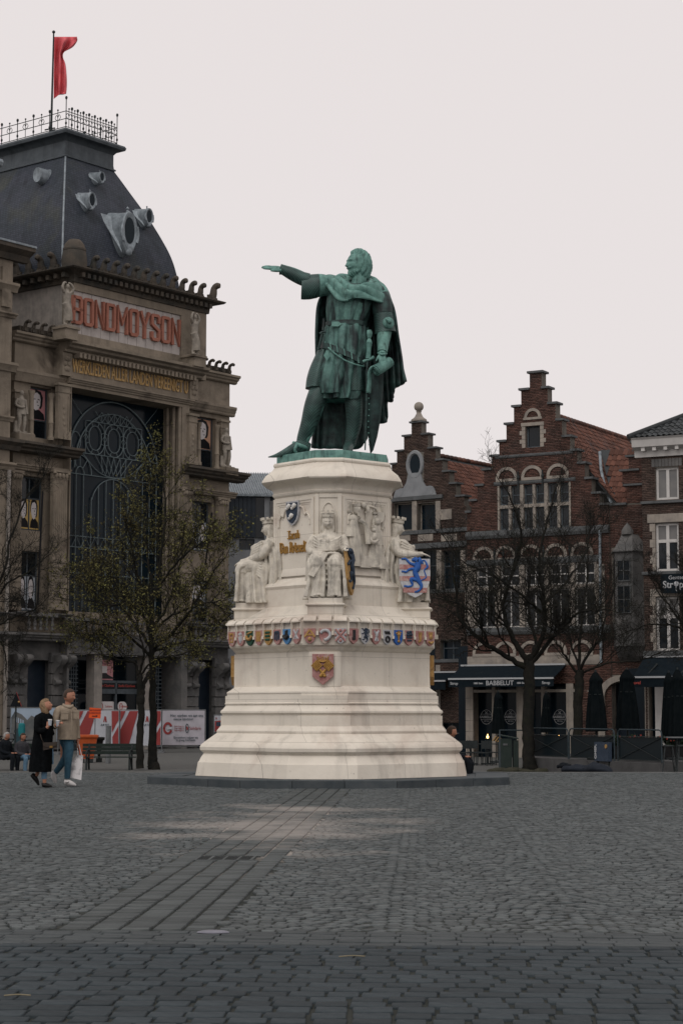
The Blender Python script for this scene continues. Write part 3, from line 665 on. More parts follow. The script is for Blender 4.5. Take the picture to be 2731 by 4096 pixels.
def f_hair(length=.25, wave=.05, front=1.1, fringe=.55, vol=1.11):
    def f(lon, lat):
        a = abs(lon)
        inside = max(sstep(a, front, front + .5), sstep(lat, fringe - .15, fringe + .3)) 
        base = vol + length * sstep(-lat, .1, 1.) * sstep(a, 1.1, 1.7)
        w = wave * math.sin(lon * 13 + 2.2 * math.sin(lat * 5)) + wave * .6 * math.sin(lon * 27 + lat * 9)
        return inside * (base + w) + (1 - inside) * .86
    return f
def hand(mb, M4, s, curl=.3, spread=.12, thumb=.6, flip=1):
    """wrist at the origin, fingers along +X, palm facing -Z, thumb towards +Y*flip; s = hand length"""
    q = MB(); k = s / 1.0
    q.loft([[Vector((x, flip * y * w, z * t)) for y, z in ((-1, -.5), (-.4, -1), (.4, -1), (1, -.5), (1, .5), (.4, 1), (-.4, 1), (-1, .5))] for x, w, t in ((-.05, .14, .10), (.08, .17, .10), (.25, .21, .10), (.42, .215, .085), (.50, .20, .07))])
    for i, (y, l) in enumerate(((.16, .40), (.055, .46), (-.05, .43), (-.15, .33))):
        a = 0.; p = Vector((.44, flip * y, 0)); pts = [p.copy()]; sp = spread * (1.2 - i * .8)
        for seg in (.45, .32, .25):
            d = Vector((math.cos(a) * math.cos(sp), flip * math.sin(sp), -math.sin(a))); p = p + d * l * seg; pts.append(p.copy()); a += curl * (.8 + .12 * i)
            pts[-1] = p.copy()
        q.tube(pts, [.062, .056, .05, .036], 8)
    p0 = Vector((.10, flip * .15, -.01)); d = Vector((math.cos(thumb), flip * math.sin(thumb), -.25 * curl - .1)); p1 = p0 + d * .2; d2 = Vector((math.cos(thumb * .6), flip * math.sin(thumb * .6), -.5 * curl)); p2 = p1 + d2 * .15; p3 = p2 + d2 * .11
    q.tube([p0, p1, p2, p3], [.085, .07, .058, .04], 8)
    q.v = [(x * k, y * k, z * k) for x, y, z in q.v]; q.xform(M4); mb.add(q.v, q.f)
def frame_to(p, xdir, zdir=(0, 0, 1)):
    x = Vector(xdir).normalized(); z = Vector(zdir); z = (z - x * z.dot(x)).normalized(); y = z.cross(x)
    m = Matrix((x, y, z)).transposed().to_4x4(); m.translation = Vector(p); return m
def cloth(mb, rows, n=72, k=6, folds=11, amp=(.02, .07), ph=0., twist=1.2, sharp=.5, cap=True, up=None):
    """draped tube through rows (x, y, z, rx, ry); fold depth grows from first row to last"""
    pts = smoothpath(rows, k); L = len(pts); rings = []
    for j, (x, y, z, rx, ry) in enumerate(pts):
        t = j / (L - 1); A = amp[0] + (amp[1] - amp[0]) * t; ring = []
        for i in range(n):
            a = 2 * math.pi * i / n
            w = math.sin(folds * a + ph + twist * t) + .5 * math.sin((folds * .618 // 1 + 1) * a + 2 * ph - 2 * t) + .3 * math.sin((folds * 2 + 1) * a + 3 * t)
            w = math.copysign(abs(w / 1.5) ** sharp, w) if sharp != 1 else w
            f = 1 + A * w
            ring.append(Vector((x + rx * f * math.cos(a), y + ry * f * math.sin(a), z)))
        rings.append(ring)
    mb.loft(rings, cap); return mb

# ------------------------------------------------------------------ the bronze statue
S0 = Vector((MC.x, 39.6, ZB1)); U = .4464 * .00516
def S(cx, cy, dy=0.): return P(1000 + cx * .4464, 950 + cy * .4464, 39.6 + dy) - S0
st = thing('bronze_statue', 'green bronze statue of a cloaked bearded man pointing with outstretched arm on the pedestal', 'statue', S0, 0)
# slab under the feet
mb = MB(); Bq, hq = 1.135, .285
rz = Matrix.Rotation(MROT, 4, 'Z')
zsl = -(ZB1 - ZB0) - .005
mb.loft([[rz @ p for p in octo(B, h, z)] for B, h, z in ((Bq, hq, zsl), (Bq, hq, -.03), (Bq - .01, hq, -.005), (Bq - .03, hq - .01, 0))])
obj('base_slab', mb, M['brzlight'], st, 30)
# continuous body
mb = MB()
def stube(mb, pts, rad, n=14, k=5): 
    p = smoothpath([(*S(*q), r * U) for q, r in zip(pts, rad)], k); mb.tube([Vector(q[:3]) for q in p], [max(q[3], .004) for q in p], n)
stube(mb, [(870, 1000, 0), (870, 800, 0), (900, 620, 0), (930, 480, 0)], [150, 140, 165, 150])
stube(mb, [(950, 480, 0), (975, 400, -.02), (985, 300, -.02)], [80, 68, 66])
stube(mb, [(930, 500, 0), (760, 450, -.04), (650, 420, -.08), (500, 380, -.12), (400, 340, -.16), (290, 285, -.2)], [90, 90, 76, 58, 54, 38])
stube(mb, [(930, 500, 0), (1100, 520, 0), (1165, 580, 0), (1195, 700, -.03), (1205, 820, -.06), (1195, 920, -.2), (1184, 1050, -.4)], [90, 90, 82, 72, 64, 55, 36])
stube(mb, [(740, 1050, 0), (650, 1300, -.1), (585, 1500, -.16), (535, 1660, -.1), (485, 1800, -.06), (470, 1870, -.05)], [100, 92, 82, 72, 54, 48])
stube(mb, [(900, 1050, 0), (920, 1300, -.02), (930, 1500, -.06), (930, 1650, -.02), (905, 1800, 0), (890, 1870, 0)], [100, 88, 78, 68, 50, 46])
HM = Matrix.Translation(S(968, 240, -.03)) @ Matrix.Rotation(-R(62), 4, 'Z') @ Matrix.Rotation(-R(2), 4, 'X')
hd = sphere_map(lambda a, b: f_face(a, b, .17), HM, .268, 110, 90, (.80, .92, 1.)); mb.add(hd.v, hd.f)
hand(mb, frame_to(S(295, 285, -.2), S(80, 258, -.28) - S(295, 285, -.2), (.15, -.45, .9)), .50, .07, .10, .45, 1)
hand(mb, frame_to(S(1184, 1042, -.40), (.02, -.5, -1), (.25, -1, .35)), .36, .42, .16, .6, -1)
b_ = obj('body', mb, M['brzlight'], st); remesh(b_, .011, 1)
mb = sphere_map(f_hair(.20, .06, fringe=.62, vol=1.13), HM @ Matrix.Translation((0, .02, .01)), .275, 96, 64); obj('hair', mb, M['brzlight'], st, 180)
# mail hose and pointed shoes
for nm, pts, rad in (('mail_hose', [(690, 1150, -.02), (640, 1330, -.1), (575, 1500, -.17), (530, 1660, -.11), (478, 1790, -.07), (466, 1850, -.06)], [100, 96, 88, 76, 57, 52]),
                     ('mail_hose', [(915, 1150, -.02), (922, 1350, -.03), (930, 1500, -.07), (932, 1650, -.03), (907, 1800, 0), (893, 1860, 0)], [98, 90, 82, 71, 53, 49])):
    mb = MB(); stube(mb, pts, rad, 28, 8); obj(nm, mb, M['mail'], st, 60)
def shoe(pts, rad, fl=.75):
    mb = MB(); p = smoothpath([(*S(*q), r * U) for q, r in zip(pts, rad)], 6); mb.tube([Vector(q[:3]) for q in p], [max(q[3], .004) for q in p], 20, flat=fl); return mb
o = obj('pointed_shoe', shoe([(535, 1885, -.05), (470, 1868, -.1), (400, 1892, -.2), (310, 1930, -.3), (230, 1956, -.38), (163, 1968, -.44)], [40, 60, 52, 34, 17, 4]), M['mail'], st, 60)
mb = MB(); stube(mb, [(420, 1855, -.3), (400, 1905, -.34), (415, 1925, -.3)], [14, 14, 12]); stube(mb, [(390, 1840, -.1), (440, 1862, -.26), (515, 1885, -.1)], [16, 20, 16]); obj('ankle_strap', mb, M['brzlight'], st, 60, kind='stuff')
obj('pointed_shoe', shoe([(905, 1860, .12), (892, 1868, 0), (875, 1890, -.2), (858, 1908, -.42), (835, 1922, -.56)], [38, 52, 56, 38, 8]), M['mail'], st, 60)
# tunic, skirt, sleeves
def scloth(name, rows, mat, **k):
    rr = [(*S(cx, cy, dy), rx * U, ry) for cx, cy, dy, rx, ry in rows]; mb = MB(); cloth(mb, rr, **k); return obj(name, mb, mat, st, 60)
scloth('tunic', [(925, 440, 0, 130, .24), (910, 500, 0, 208, .34), (893, 600, 0, 213, .37), (875, 700, 0, 192, .35), (862, 775, 0, 174, .32)], M['brzmix'], folds=9, amp=(.0, .075), n=140)
scloth('tunic_skirt', [(862, 785, 0, 176, .33), (860, 820, 0, 194, .38), (854, 900, 0, 203, .40), (848, 1000, -.02, 208, .41), (828, 1100, -.02, 216, .42), (808, 1200, -.02, 220, .43), (800, 1320, -.02, 212, .42), (806, 1410, -.02, 195, .40), (800, 1462, -.02, 182, .39)], M['brzmix'], folds=11, amp=(.05, .15), n=180, k=8, ph=1.)
mb = MB(); cloth(mb, [(*S(780, 1000, -.03), 60 * U, .30), (*S(760, 1150, -.04), 150 * U, .33), (*S(735, 1320, -.04), 165 * U, .36), (*S(735, 1420, -.04), 140 * U, .35)], folds=7, amp=(.05, .14), n=140, ph=2.4); mb.v = [(x, y - .10, z) for x, y, z in mb.v]; obj('front_drape', mb, M['brzmix'], st, 60)
scloth('mail_skirt', [(660, 1020, .0, 60, .24), (632, 1150, -.02, 92, .30), (612, 1260, -.04, 106, .32), (598, 1352, -.05, 104, .32)], M['mail'], folds=7, amp=(.01, .03))
scloth('mail_skirt', [(900, 1050, 0, 110, .3), (930, 1200, 0, 105, .34), (940, 1390, 0, 100, .34)], M['mail'], folds=6, amp=(.01, .04))
mb = MB(); rr = smoothpath([(*S(720, 440, -.04), 84), (*S(660, 430, -.07), 100), (*S(612, 430, -.09), 106)], 5); mb.tube([Vector(q[:3]) for q in rr], [q[3] * U for q in rr], 28, up=(0, 1, 0)); obj('tunic_sleeve', mb, M['brzlight'], st, 60)
mb = MB(); ring = []
for cx, cy, a, b in ((650, 425, 92, 80), (600, 432, 108, 86), (540, 440, 112, 84), (490, 442, 112, 80), (463, 444, 108, 76)):
    ring.append([S(cx + 6 * math.sin(t) , cy, -.1) + Vector((0, b * U * math.cos(t), a * U * math.sin(t) * (1 if math.sin(t) > 0 else 1.05))) + Vector((0, 0, 0)) for t in [2 * math.pi * i / 36 for i in range(36)]])
mb.loft(ring); obj('mail_sleeve', mb, M['mail'], st, 60)
mb = MB(); stube(mb, [(520, 385, -.12), (450, 362, -.14), (370, 325, -.17), (300, 292, -.2), (272, 285, -.2)], [66, 62, 56, 46, 50], 24); obj('mail_sleeve', mb, M['mail'], st, 60)
mb = MB(); stube(mb, [(495, 325, -.16), (400, 286, -.19), (290, 252, -.22)], [12, 14, 12], 10); obj('arm_splint', mb, M['brzlight'], st, 60)
mb = MB(); stube(mb, [(1150, 530, 0), (1180, 600, -.02), (1192, 690, -.04)], [98, 100, 96], 28); obj('tunic_sleeve', mb, M['brz'], st, 60)
mb = MB(); stube(mb, [(1188, 660, -.03), (1200, 740, -.05), (1208, 815, -.07), (1214, 862, -.08)], [92, 93, 94, 98], 28); obj('mail_sleeve', mb, M['mail'], st, 60)
mb = MB(); stube(mb, [(1205, 810, -.07), (1198, 880, -.16), (1190, 960, -.28), (1184, 1030, -.38)], [72, 64, 54, 44], 22); obj('forearm_sleeve', mb, M['brzlight'], st, 60)
mb = MB(); stube(mb, [(1146, 1035, -.37), (1184, 1048, -.49), (1222, 1040, -.37)], [10, 12, 10], 8); obj('cuff', mb, M['brzlight'], st, 60)
mb = MB(); c = S(1240, 765, -.28); n_ = Vector((.45, -1, .05)).normalized(); fm = frame_to(c, n_.orthogonal(), n_)
q = MB(); q.lathe([(.001, .05), (.06, .05), (.105, .035), (.125, .01), (.125, -.02), (.001, -.03)], n=24); q.tube([(0, 0, .05), (.02, 0, .10)], [.04, .025], 8); q.ball((.02, -.02, .11), .04); q.tube([(.02, -.03, .1), (.03, -.12, .07)], [.025, .018], 8); q.xform(fm); mb.add(q.v, q.f); obj('elbow_disc', mb, M['brzlight'], st, 45, kind='stuff')
# cowl across the shoulders
outer = [(640,378,-.05),(680,430,-.28),(735,500,-.38),(790,565,-.43),(870,575,-.46),(960,545,-.46),(1060,556,-.42),(1150,585,-.30),(1238,590,-.06),(1232,500,.12),(1150,432,.28),(1000,402,.34),(850,398,.32),(720,376,.2)]
inner = [(872,418,0),(878,428,-.12),(895,436,-.2),(925,446,-.25),(960,448,-.26),(995,444,-.25),(1025,432,-.2),(1052,414,-.12),(1068,402,-.02),(1062,392,.08),(1030,386,.14),(985,383,.16),(940,386,.14),(895,400,.08)]
rings = []
for j in range(26):
    t = j / 25; ring = []
    po = smoothpath([S(*q) for q in outer + outer[:1]], 8)[:-1]; pi_ = smoothpath([S(*q) for q in inner + inner[:1]], 8)[:-1]
    for i, (a, b) in enumerate(zip(pi_, po)):
        a = Vector(a); b = Vector(b); p = a.lerp(b, t); ou = (b - a).normalized(); nn = Vector((0, -1, .9)) if a.y < .05 else Vector((0, .4, .9)); nn.normalize()
        th = i / len(po)
        h = .095 * math.sin(math.pi * min(1, t * 1.02)) ** .7 + .045 * math.sin(t * 15 + 5 * math.sin(th * 6.28 + .6)) * math.sin(math.pi * t) ** .5
        ring.append(p + nn * h)
    rings.append(ring)
mb = MB(); mb.loft(rings, cap=False); o = obj('cowl', mb, M['brzlight'], st, 70); sm = o.modifiers.new('thick', 'SOLIDIFY'); sm.thickness = .045; sm.offset = -1
mb = MB(); stube(mb, [(868, 412, -.05), (900, 425, -.22), (960, 432, -.27), (1020, 420, -.2), (1060, 400, -.04), (1020, 385, .12), (940, 385, .12), (880, 400, .05), (868, 412, -.05)], [22] * 9, 10); obj('mail_collar', mb, M['mail'], st, 60)
# cape: fold lines from shoulder to hem
cols = [[(1185,450,-.05),(1282,620,-.12),(1328,900,-.1),(1362,1100,-.06),(1402,1290,-.02)], [(1185,445,.02),(1270,640,.06),(1318,900,.08),(1340,1100,.08),(1352,1325,.08)], [(1170,440,.1),(1245,640,.2),(1268,900,.24),(1285,1100,.2),(1292,1360,.16)],
 [(1160,440,.15),(1225,640,.25),(1240,900,.2),(1255,1150,.2),(1272,1468,.2)], [(1140,435,.2),(1190,640,.36),(1200,900,.36),(1208,1180,.33),(1224,1482,.3)], [(1120,430,.24),(1160,640,.4),(1180,900,.3),(1200,1250,.33),(1222,1648,.34)],
 [(1090,425,.27),(1120,640,.46),(1120,900,.42),(1130,1250,.42),(1152,1672,.4)], [(1050,420,.3),(1060,640,.5),(1060,950,.5),(1070,1300,.48),(1082,1735,.42)], [(1000,420,.32),(1000,640,.5),(990,950,.5),(985,1350,.5),(985,1885,.42)],
 [(930,420,.33),(900,640,.52),(890,950,.55),(860,1350,.55),(820,1893,.46)], [(850,420,.3),(780,640,.5),(750,950,.5),(720,1350,.5),(680,1893,.4)], [(770,425,.25),(680,640,.36),(650,950,.42),(630,1350,.44),(600,1891,.36)], [(700,425,.15),(612,580,.16),(592,800,.16),(592,1000,.22),(596,1300,.34),(556,1888,.34)]]
cs = [smoothpath([S(*q) for q in c], 8) for c in cols]; H_ = 40
def resamp(c, n):
    c = np.array(c); d = np.r_[0, np.cumsum(np.linalg.norm(np.diff(c, axis=0), axis=1))]; t = np.linspace(0, d[-1], n); return np.stack([np.interp(t, d, c[:, k]) for k in range(3)], 1)
cs = [resamp(c, H_) for c in cs]
rows = []
for j in range(H_):
    row = smoothpath([c[j] for c in cs], 7); t = j / H_
    rows.append([Vector(p) + Vector((0, .035 * t ** .5 * math.sin(i * 1.1 + 1.5 * t) + .02 * math.sin(i * .47 + 4 * t), 0)) for i, p in enumerate(row)])
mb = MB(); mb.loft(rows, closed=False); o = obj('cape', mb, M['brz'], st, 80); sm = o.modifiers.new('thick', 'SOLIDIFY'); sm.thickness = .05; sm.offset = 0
# belt, hip belt, sword, dagger, scroll, shield
def ringband(name, cx, cy, rx, ry, w, th, mat, tilt=0., dy=0., n=60):
    mb = MB(); rings = []
    for i in range(n + 1):
        a = 2 * math.pi * i / n; c_, s_ = math.cos(a), math.sin(a); p = S(cx + rx * c_, cy + tilt * c_, dy) + Vector((0, ry * s_, 0)); nn = Vector((c_, s_, 0))
        rings.append([p + nn * (th * e) + Vector((0, 0, w * U * f)) for e, f in ((0, -1), (1, -1), (1, 1), (0, 1))])
    mb.loft(rings, cap=False); return obj(name, mb, mat, st, 40)
ringband('belt', 862, 785, 178, .335, 20, .03, M['brz'])
mb = MB(); c = S(765, 778, -.36); mb.box(c.x - .08, c.x + .07, c.y - .04, c.y, c.z - .05, c.z + .05); mb.prism([(c.x + .07, c.y, c.z - .045), (c.x + .13, c.y, c.z), (c.x + .07, c.y, c.z + .045)], (0, -.04, 0)); obj('buckle', mb, M['brzlight'], st)
ringband('hip_belt', 845, 1068, 205, .46, 26, .035, M['brz'], tilt=98)
mb = MB()
for k in range(7):
    a = -math.pi * (.2 + .6 * k / 6); c_, s_ = math.cos(a), math.sin(a); p = S(845 + 208 * c_, 1068 + 98 * c_) + Vector((0, .50 * s_, 0)); mb.tube([p + Vector((-.01, 0, .075)), p + Vector((.01, -.01, -.075))], .012, 6)
stube(mb, [(700, 985, -.42), (760, 1040, -.5), (850, 1100, -.53), (950, 1140, -.5), (1020, 1155, -.4)], [7] * 5, 6)
obj('belt_studs', mb, M['brzlight'], st, 40, kind='stuff')
mb = MB(); c = [S(x, y, -.5) for x, y in ((685, 1010), (660, 1060), (690, 1110), (718, 1060))]; mb.prism(c, (0, -.05, 0)); obj('belt_pendant', mb, M['brzlight'], st)
mb = MB(); stube(mb, [(1050, 1100, -.42), (1045, 1300, -.42), (1038, 1600, -.4), (1030, 1905, -.38)], [11, 10, 9, 6], 8); sw = obj('sword', mb, M['brz'], st, 60)
mb = MB(); stube(mb, [(1068, 905, -.42), (1066, 940, -.42), (1062, 1010, -.42), (1056, 1085, -.42)], [13, 26, 22, 24], 14); stube(mb, [(1066, 830, -.42), (1068, 860, -.42), (1068, 900, -.42)], [20, 27, 16], 14); stube(mb, [(1012, 1112, -.42), (1045, 1098, -.44), (1080, 1090, -.44), (1106, 1070, -.42)], [14, 12, 12, 15], 10); mb.lathe([(.06, -.02), (.07, 0), (.05, .02)], S(1066, 945, -.42), 14); obj('hilt', mb, M['brzlight'], sw, 60, kind='stuff')
mb = MB(); stube(mb, [(668, 728, -.3), (662, 750, -.3), (655, 830, -.3)], [16, 10, 12], 10); stube(mb, [(625, 862, -.3), (655, 845, -.3), (680, 850, -.3)], [9, 11, 9], 8); stube(mb, [(650, 860, -.3), (610, 1010, -.25)], [14, 9], 8); obj('dagger', mb, M['brz'], st, 60, kind='stuff')
mb = MB(); pts = [(1050,1185),(1120,1172),(1198,1185),(1196,1300),(1188,1430),(1170,1620),(1140,1780),(1105,1900),(1077,1938),(1060,1800),(1046,1640),(1040,1450),(1040,1300)]
f3 = [S(x, y, -.36 + .10 * abs((x - 1115) / 80) ** 2) for x, y in pts]; cen = S(1115, 1500, -.40); n_ = len(f3)
ring0 = [p + Vector((0, .10, 0)) for p in f3]; ring2 = [p.lerp(cen, .3) + Vector((0, -.02, 0)) for p in f3]
mb.loft([ring0, f3, ring2]); kite = obj('kite_shield', mb, M['brzdark'], st, 50)
mb = MB()
for k in range(9): mb.ball(S(1062 + 4 * math.sin(k), 1440 + 52 * k, -.40), .014, 8, 6)
obj('studs', mb, M['brzlight'], kite, 60, kind='stuff')
mb = MB(); stube(mb, [(1126, 1192, -.56), (1180, 1160, -.46), (1255, 1112, -.34)], [50, 50, 46], 24)
a0, a1 = S(1126, 1192, -.56), S(1255, 1112, -.34); dx = (a0 - a1).normalized(); fm = frame_to(a0 + dx * .012, dx.orthogonal(), dx)
sp = [(fm @ Vector((.10 * (1 - t / 34) * math.cos(t * .55), .10 * (1 - t / 34) * math.sin(t * .55), 0))) for t in range(30)]; mb.tube(sp, .012, 6)
scr = obj('scroll', mb, M['brzlight'], st, 60, kind='stuff')
mb = MB(); L_ = smoothpath([S(1110, 1140, -.6), S(1070, 1165, -.6), S(1050, 1220, -.58), S(1048, 1290, -.56), S(1040, 1390, -.56)], 5); mb.loft([[Vector(p), Vector(p) + Vector((.07, .12, 0))] for p in L_], closed=False); o = obj('scroll_end', mb, M['brzlight'], scr, 60); sm = o.modifiers.new('thick', 'SOLIDIFY'); sm.thickness = .03
# ------------------------------------------------------------------ seated stone women on the pedestal corners
def crown(mb, c, r, kind):
    n = 24; rings = []
    for rr, z in ((r * .92, 0), (r * 1.0, .01), (r * .98, .05), (r * 1.08, .085), (r * 1.0, .085), (r * .9, .03)): rings.append([Vector(c) + Vector((rr * math.cos(2 * math.pi * i / n), rr * 1.1 * math.sin(2 * math.pi * i / n), z)) for i in range(n)])
    mb.loft(rings)
    for i in range(8):
        a = 2 * math.pi * i / 8; p = Vector(c) + Vector((r * 1.04 * math.cos(a), r * 1.14 * math.sin(a), .08))
        if kind: mb.box(p.x - .028, p.x + .028, p.y - .028, p.y + .028, p.z, p.z + .055)
        else: mb.tube([p, p + Vector((0, 0, .05))], [.022, .008], 6); mb.ball(p + Vector((0, 0, .05)), .018, 6, 5)
def seated(k, label, pose):
    a = k * math.pi / 2; bz = ZM(1800 + 922 * .7015) + .168
    T = thing('seated_stone_woman', label, 'statue', MC + (Matrix.Rotation(MROT, 4, 'Z') @ Matrix.Rotation(a, 4, 'Z') @ Vector((0, -1.53, 0))) + Vector((0, 0, bz)), MROT + a, 'seated crowned stone women round the pedestal')
    mb = MB(); kx = pose.get('knee', .0)
    cloth(mb, [(0, .05, 0, .43, .40), (0, .04, .06, .42, .39), (0, .02, .3, .36, .36), (0, 0, .6, .34, .36), (0, .04, .78, .32, .32), (0, .14, .86, .24, .22)], folds=13, amp=(.17, .07), n=130, ph=kx * 9 + k)
    for sg in (-1, 1):
        mb.tube(smoothpath([(sg * .14, .25, .70), (sg * .17, .0, .76), (sg * .19, -.27, .74), (sg * .19, -.33, .60), (sg * .18, -.31, .3), (sg * .17, -.33, .04)], 5), [.17] * 5 + [.165] * 5 + [.15] * 5 + [.13] * 5 + [.13] * 5 + [.15], 14)
    for q in range(8):                                        # long folds hanging from the knees
        x = -.33 + .66 * q / 7 + .02 * math.sin(q * 2.1); mb.tube(smoothpath([(x * .9, -.20, .80), (x, -.37, .70), (x * 1.02 + .02, -.40, .4), (x * 1.15, -.42, .02)], 5), [.03, .04, .045, .04, .035, .04, .04, .045, .04, .04, .035, .045, .04, .04, .045, .05], 8)
    cloth(mb, [(0, .30, .70, .28, .22), (0, .29, .95, .235, .18), (0, .27, 1.12, .25, .19), (0, .26, 1.26, .24, .16), (0, .26, 1.34, .12, .11), (0, .25, 1.42, .075, .085)], folds=9, amp=(.09, .02), n=80)
    cloth(mb, [(0, .46, -.0, .43, .26), (0, .44, .5, .42, .24), (0, .42, .9, .38, .20), (0, .36, 1.2, .31, .17), (0, .32, 1.36, .14, .12)], folds=11, amp=(.15, .05), n=110, ph=2. + k)
    for q in range(5):
        z = .80 - .10 * q; mb.tube(smoothpath([(-.21, -.30 - .01 * q, z), (-.08, -.33, z - .10), (.06, -.34, z - .11 - .01 * q), (.21, -.30, z + .02)], 5), .03, 7)
    for sg in (-1, 1):
        for q in range(4):
            x = sg * (.27 + .045 * q); mb.tube(smoothpath([(sg * .2, .22 + .06 * q, 1.28), (x, .17 + .1 * q, 1.0), (x + sg * .03, .20 + .1 * q, .6), (x + sg * .05, .12 + .12 * q, .04)], 5), [.03] * 5 + [.036] * 5 + [.04] * 6, 7)
    for q in range(6):
        mb.tube(smoothpath([(-.30 + .03 * q, -.02 - .05 * q, .86), (-.05, -.16 - .03 * q, .82 + .01 * q), (.2, -.12 - .04 * q, .86), (.34, .1, .80 - .06 * q)], 5), .026, 6)
    for q in range(5): mb.tube(smoothpath([(-.27 - .01 * q, .12, 1.27 - .06 * q), (-.13, -.09 - .01 * q, 1.16 - .05 * q), (.04, -.12 - .01 * q, 1.12 - .04 * q), (.18, -.08, 1.18 - .05 * q), (.29, .10, 1.27 - .05 * q)], 5), [.02] * 4 + [.034] * 13 + [.02] * 4, 7)
    mb.ball((.02, -.13, 1.15), (.05, .04, .06), 10, 8)
    hz = pose.get('hands', 'lap')
    for sg in (-1, 1):
        if hz == 'lap': pts = [(sg * .27, .27, 1.26), (sg * .34, .16, 1.02), (sg * .24, -.06, .90), (sg * .07, -.2, .90)]
        elif hz == 'shield': pts = [(sg * .27, .27, 1.26), (sg * .35, .16, 1.02), ((.36, -.1, .98), (-.22, -.08, .9))[sg < 0], ((.40, -.34, .98), (-.08, -.2, .88))[sg < 0]]
        else: pts = [(sg * .27, .27, 1.26), (sg * .33, .12, 1.0), (sg * .2, -.16, .90), (sg * .15, -.36, .86)]
        if pose.get('swap'): pts = [(-x, y, z) for x, y, z in pts]
        mb.tube(smoothpath(pts, 5), [.105, .105, .1, .1, .098, .095, .09, .09, .088, .08, .07, .06, .055, .05, .05, .045], 12)
        d = Vector(pts[3]) - Vector(pts[2]); hand(mb, frame_to(pts[3], (d.x, d.y, d.z - .08)), .19, .4, .08, .5, -1 if pts[0][0] > 0 else 1)
    cloth(mb, [(-.02, .14, 1.31, .10, .10), (0, .13, 1.24, .24, .16), (.02, .13, 1.08, .29, .19), (.03, .14, .96, .28, .17), (.03, .16, .9, .2, .12)], folds=9, amp=(.05, .16), n=110, ph=1 + k)
    hm = Matrix.Translation((0, .20, 1.545)) @ Matrix.Rotation(pose.get('turn', 0), 4, 'Z') @ Matrix.Rotation(R(pose.get('nod', 4)), 4, 'X')
    h = sphere_map(f_face, hm, .142, 44, 34); mb.add(h.v, h.f)
    v = sphere_map(f_hair(.75, .05, fringe=.5, vol=1.14), hm, .142, 60, 40); mb.add(v.v, v.f)
    if pose.get('scroll'): mb.prism([(-.34, -.47, .45), (-.22, -.47, .40), (.06, -.34, .88), (-.04, -.34, .92)], (0, -.03, 0))
    b = obj('robed_figure', mb, M['creamfig'], T); remesh(b, .0105, 0)
    mb = MB(); crown(mb, (0, 0, 0), .118, pose.get('mural')); mb.xform(hm @ Matrix.Translation((0, .005, .105))); obj('crown', mb, M['creamfig'], T, 40, kind='stuff')
    return T
seated(3, 'seated crowned stone woman in profile facing the guild hall side of the pedestal', dict(hands='knees', mural=1))
T = seated(0, 'seated crowned stone woman facing the square with a scroll across her knees', dict(hands='shield', scroll=1, turn=R(6)))
M4 = Matrix.Translation((.41, -.16, .92)) @ Matrix.Rotation(R(80), 4, 'Z') @ Matrix.Rotation(R(-4), 4, 'X'); s_ = shield('shield', M4, .27, .86, M['ochre'], T, .05)
mb = MB(); lion(mb, .60, -.06, .78); mb.v = [(x, y, z - .48) for x, y, z in mb.v]; mb.xform(M4); obj('lion', mb, M['navy'], s_, 50, kind='stuff')
T = seated(1, 'seated crowned stone woman in profile beside a shield with a blue lion', dict(hands='shield', mural=1, swap=1, nod=8))
M4 = Matrix.Translation((-.42, -.16, .87)) @ Matrix.Rotation(-R(82), 4, 'Z') @ Matrix.Rotation(R(-7), 4, 'X'); s_ = shield('shield', M4, .315, .80, M['silver'], T, .06)
mb = MB()
for z in (.12, .36, .60): mb.prism([(x * (1 if z < .5 else .78), -.06, -zz) for x, zz in ((-.31, z), (-.31, z + .1), (.31, z + .1), (.31, z))], (0, -.006, 0))
mb.xform(M4); obj('red_bars', mb, M['rose'], s_, kind='stuff')
mb = MB(); lion(mb, .54, -.07, .78); mb.v = [(x, y, z - .47) for x, y, z in mb.v]; mb.xform(M4); obj('lion', mb, M['blue'], s_, 50, kind='stuff')
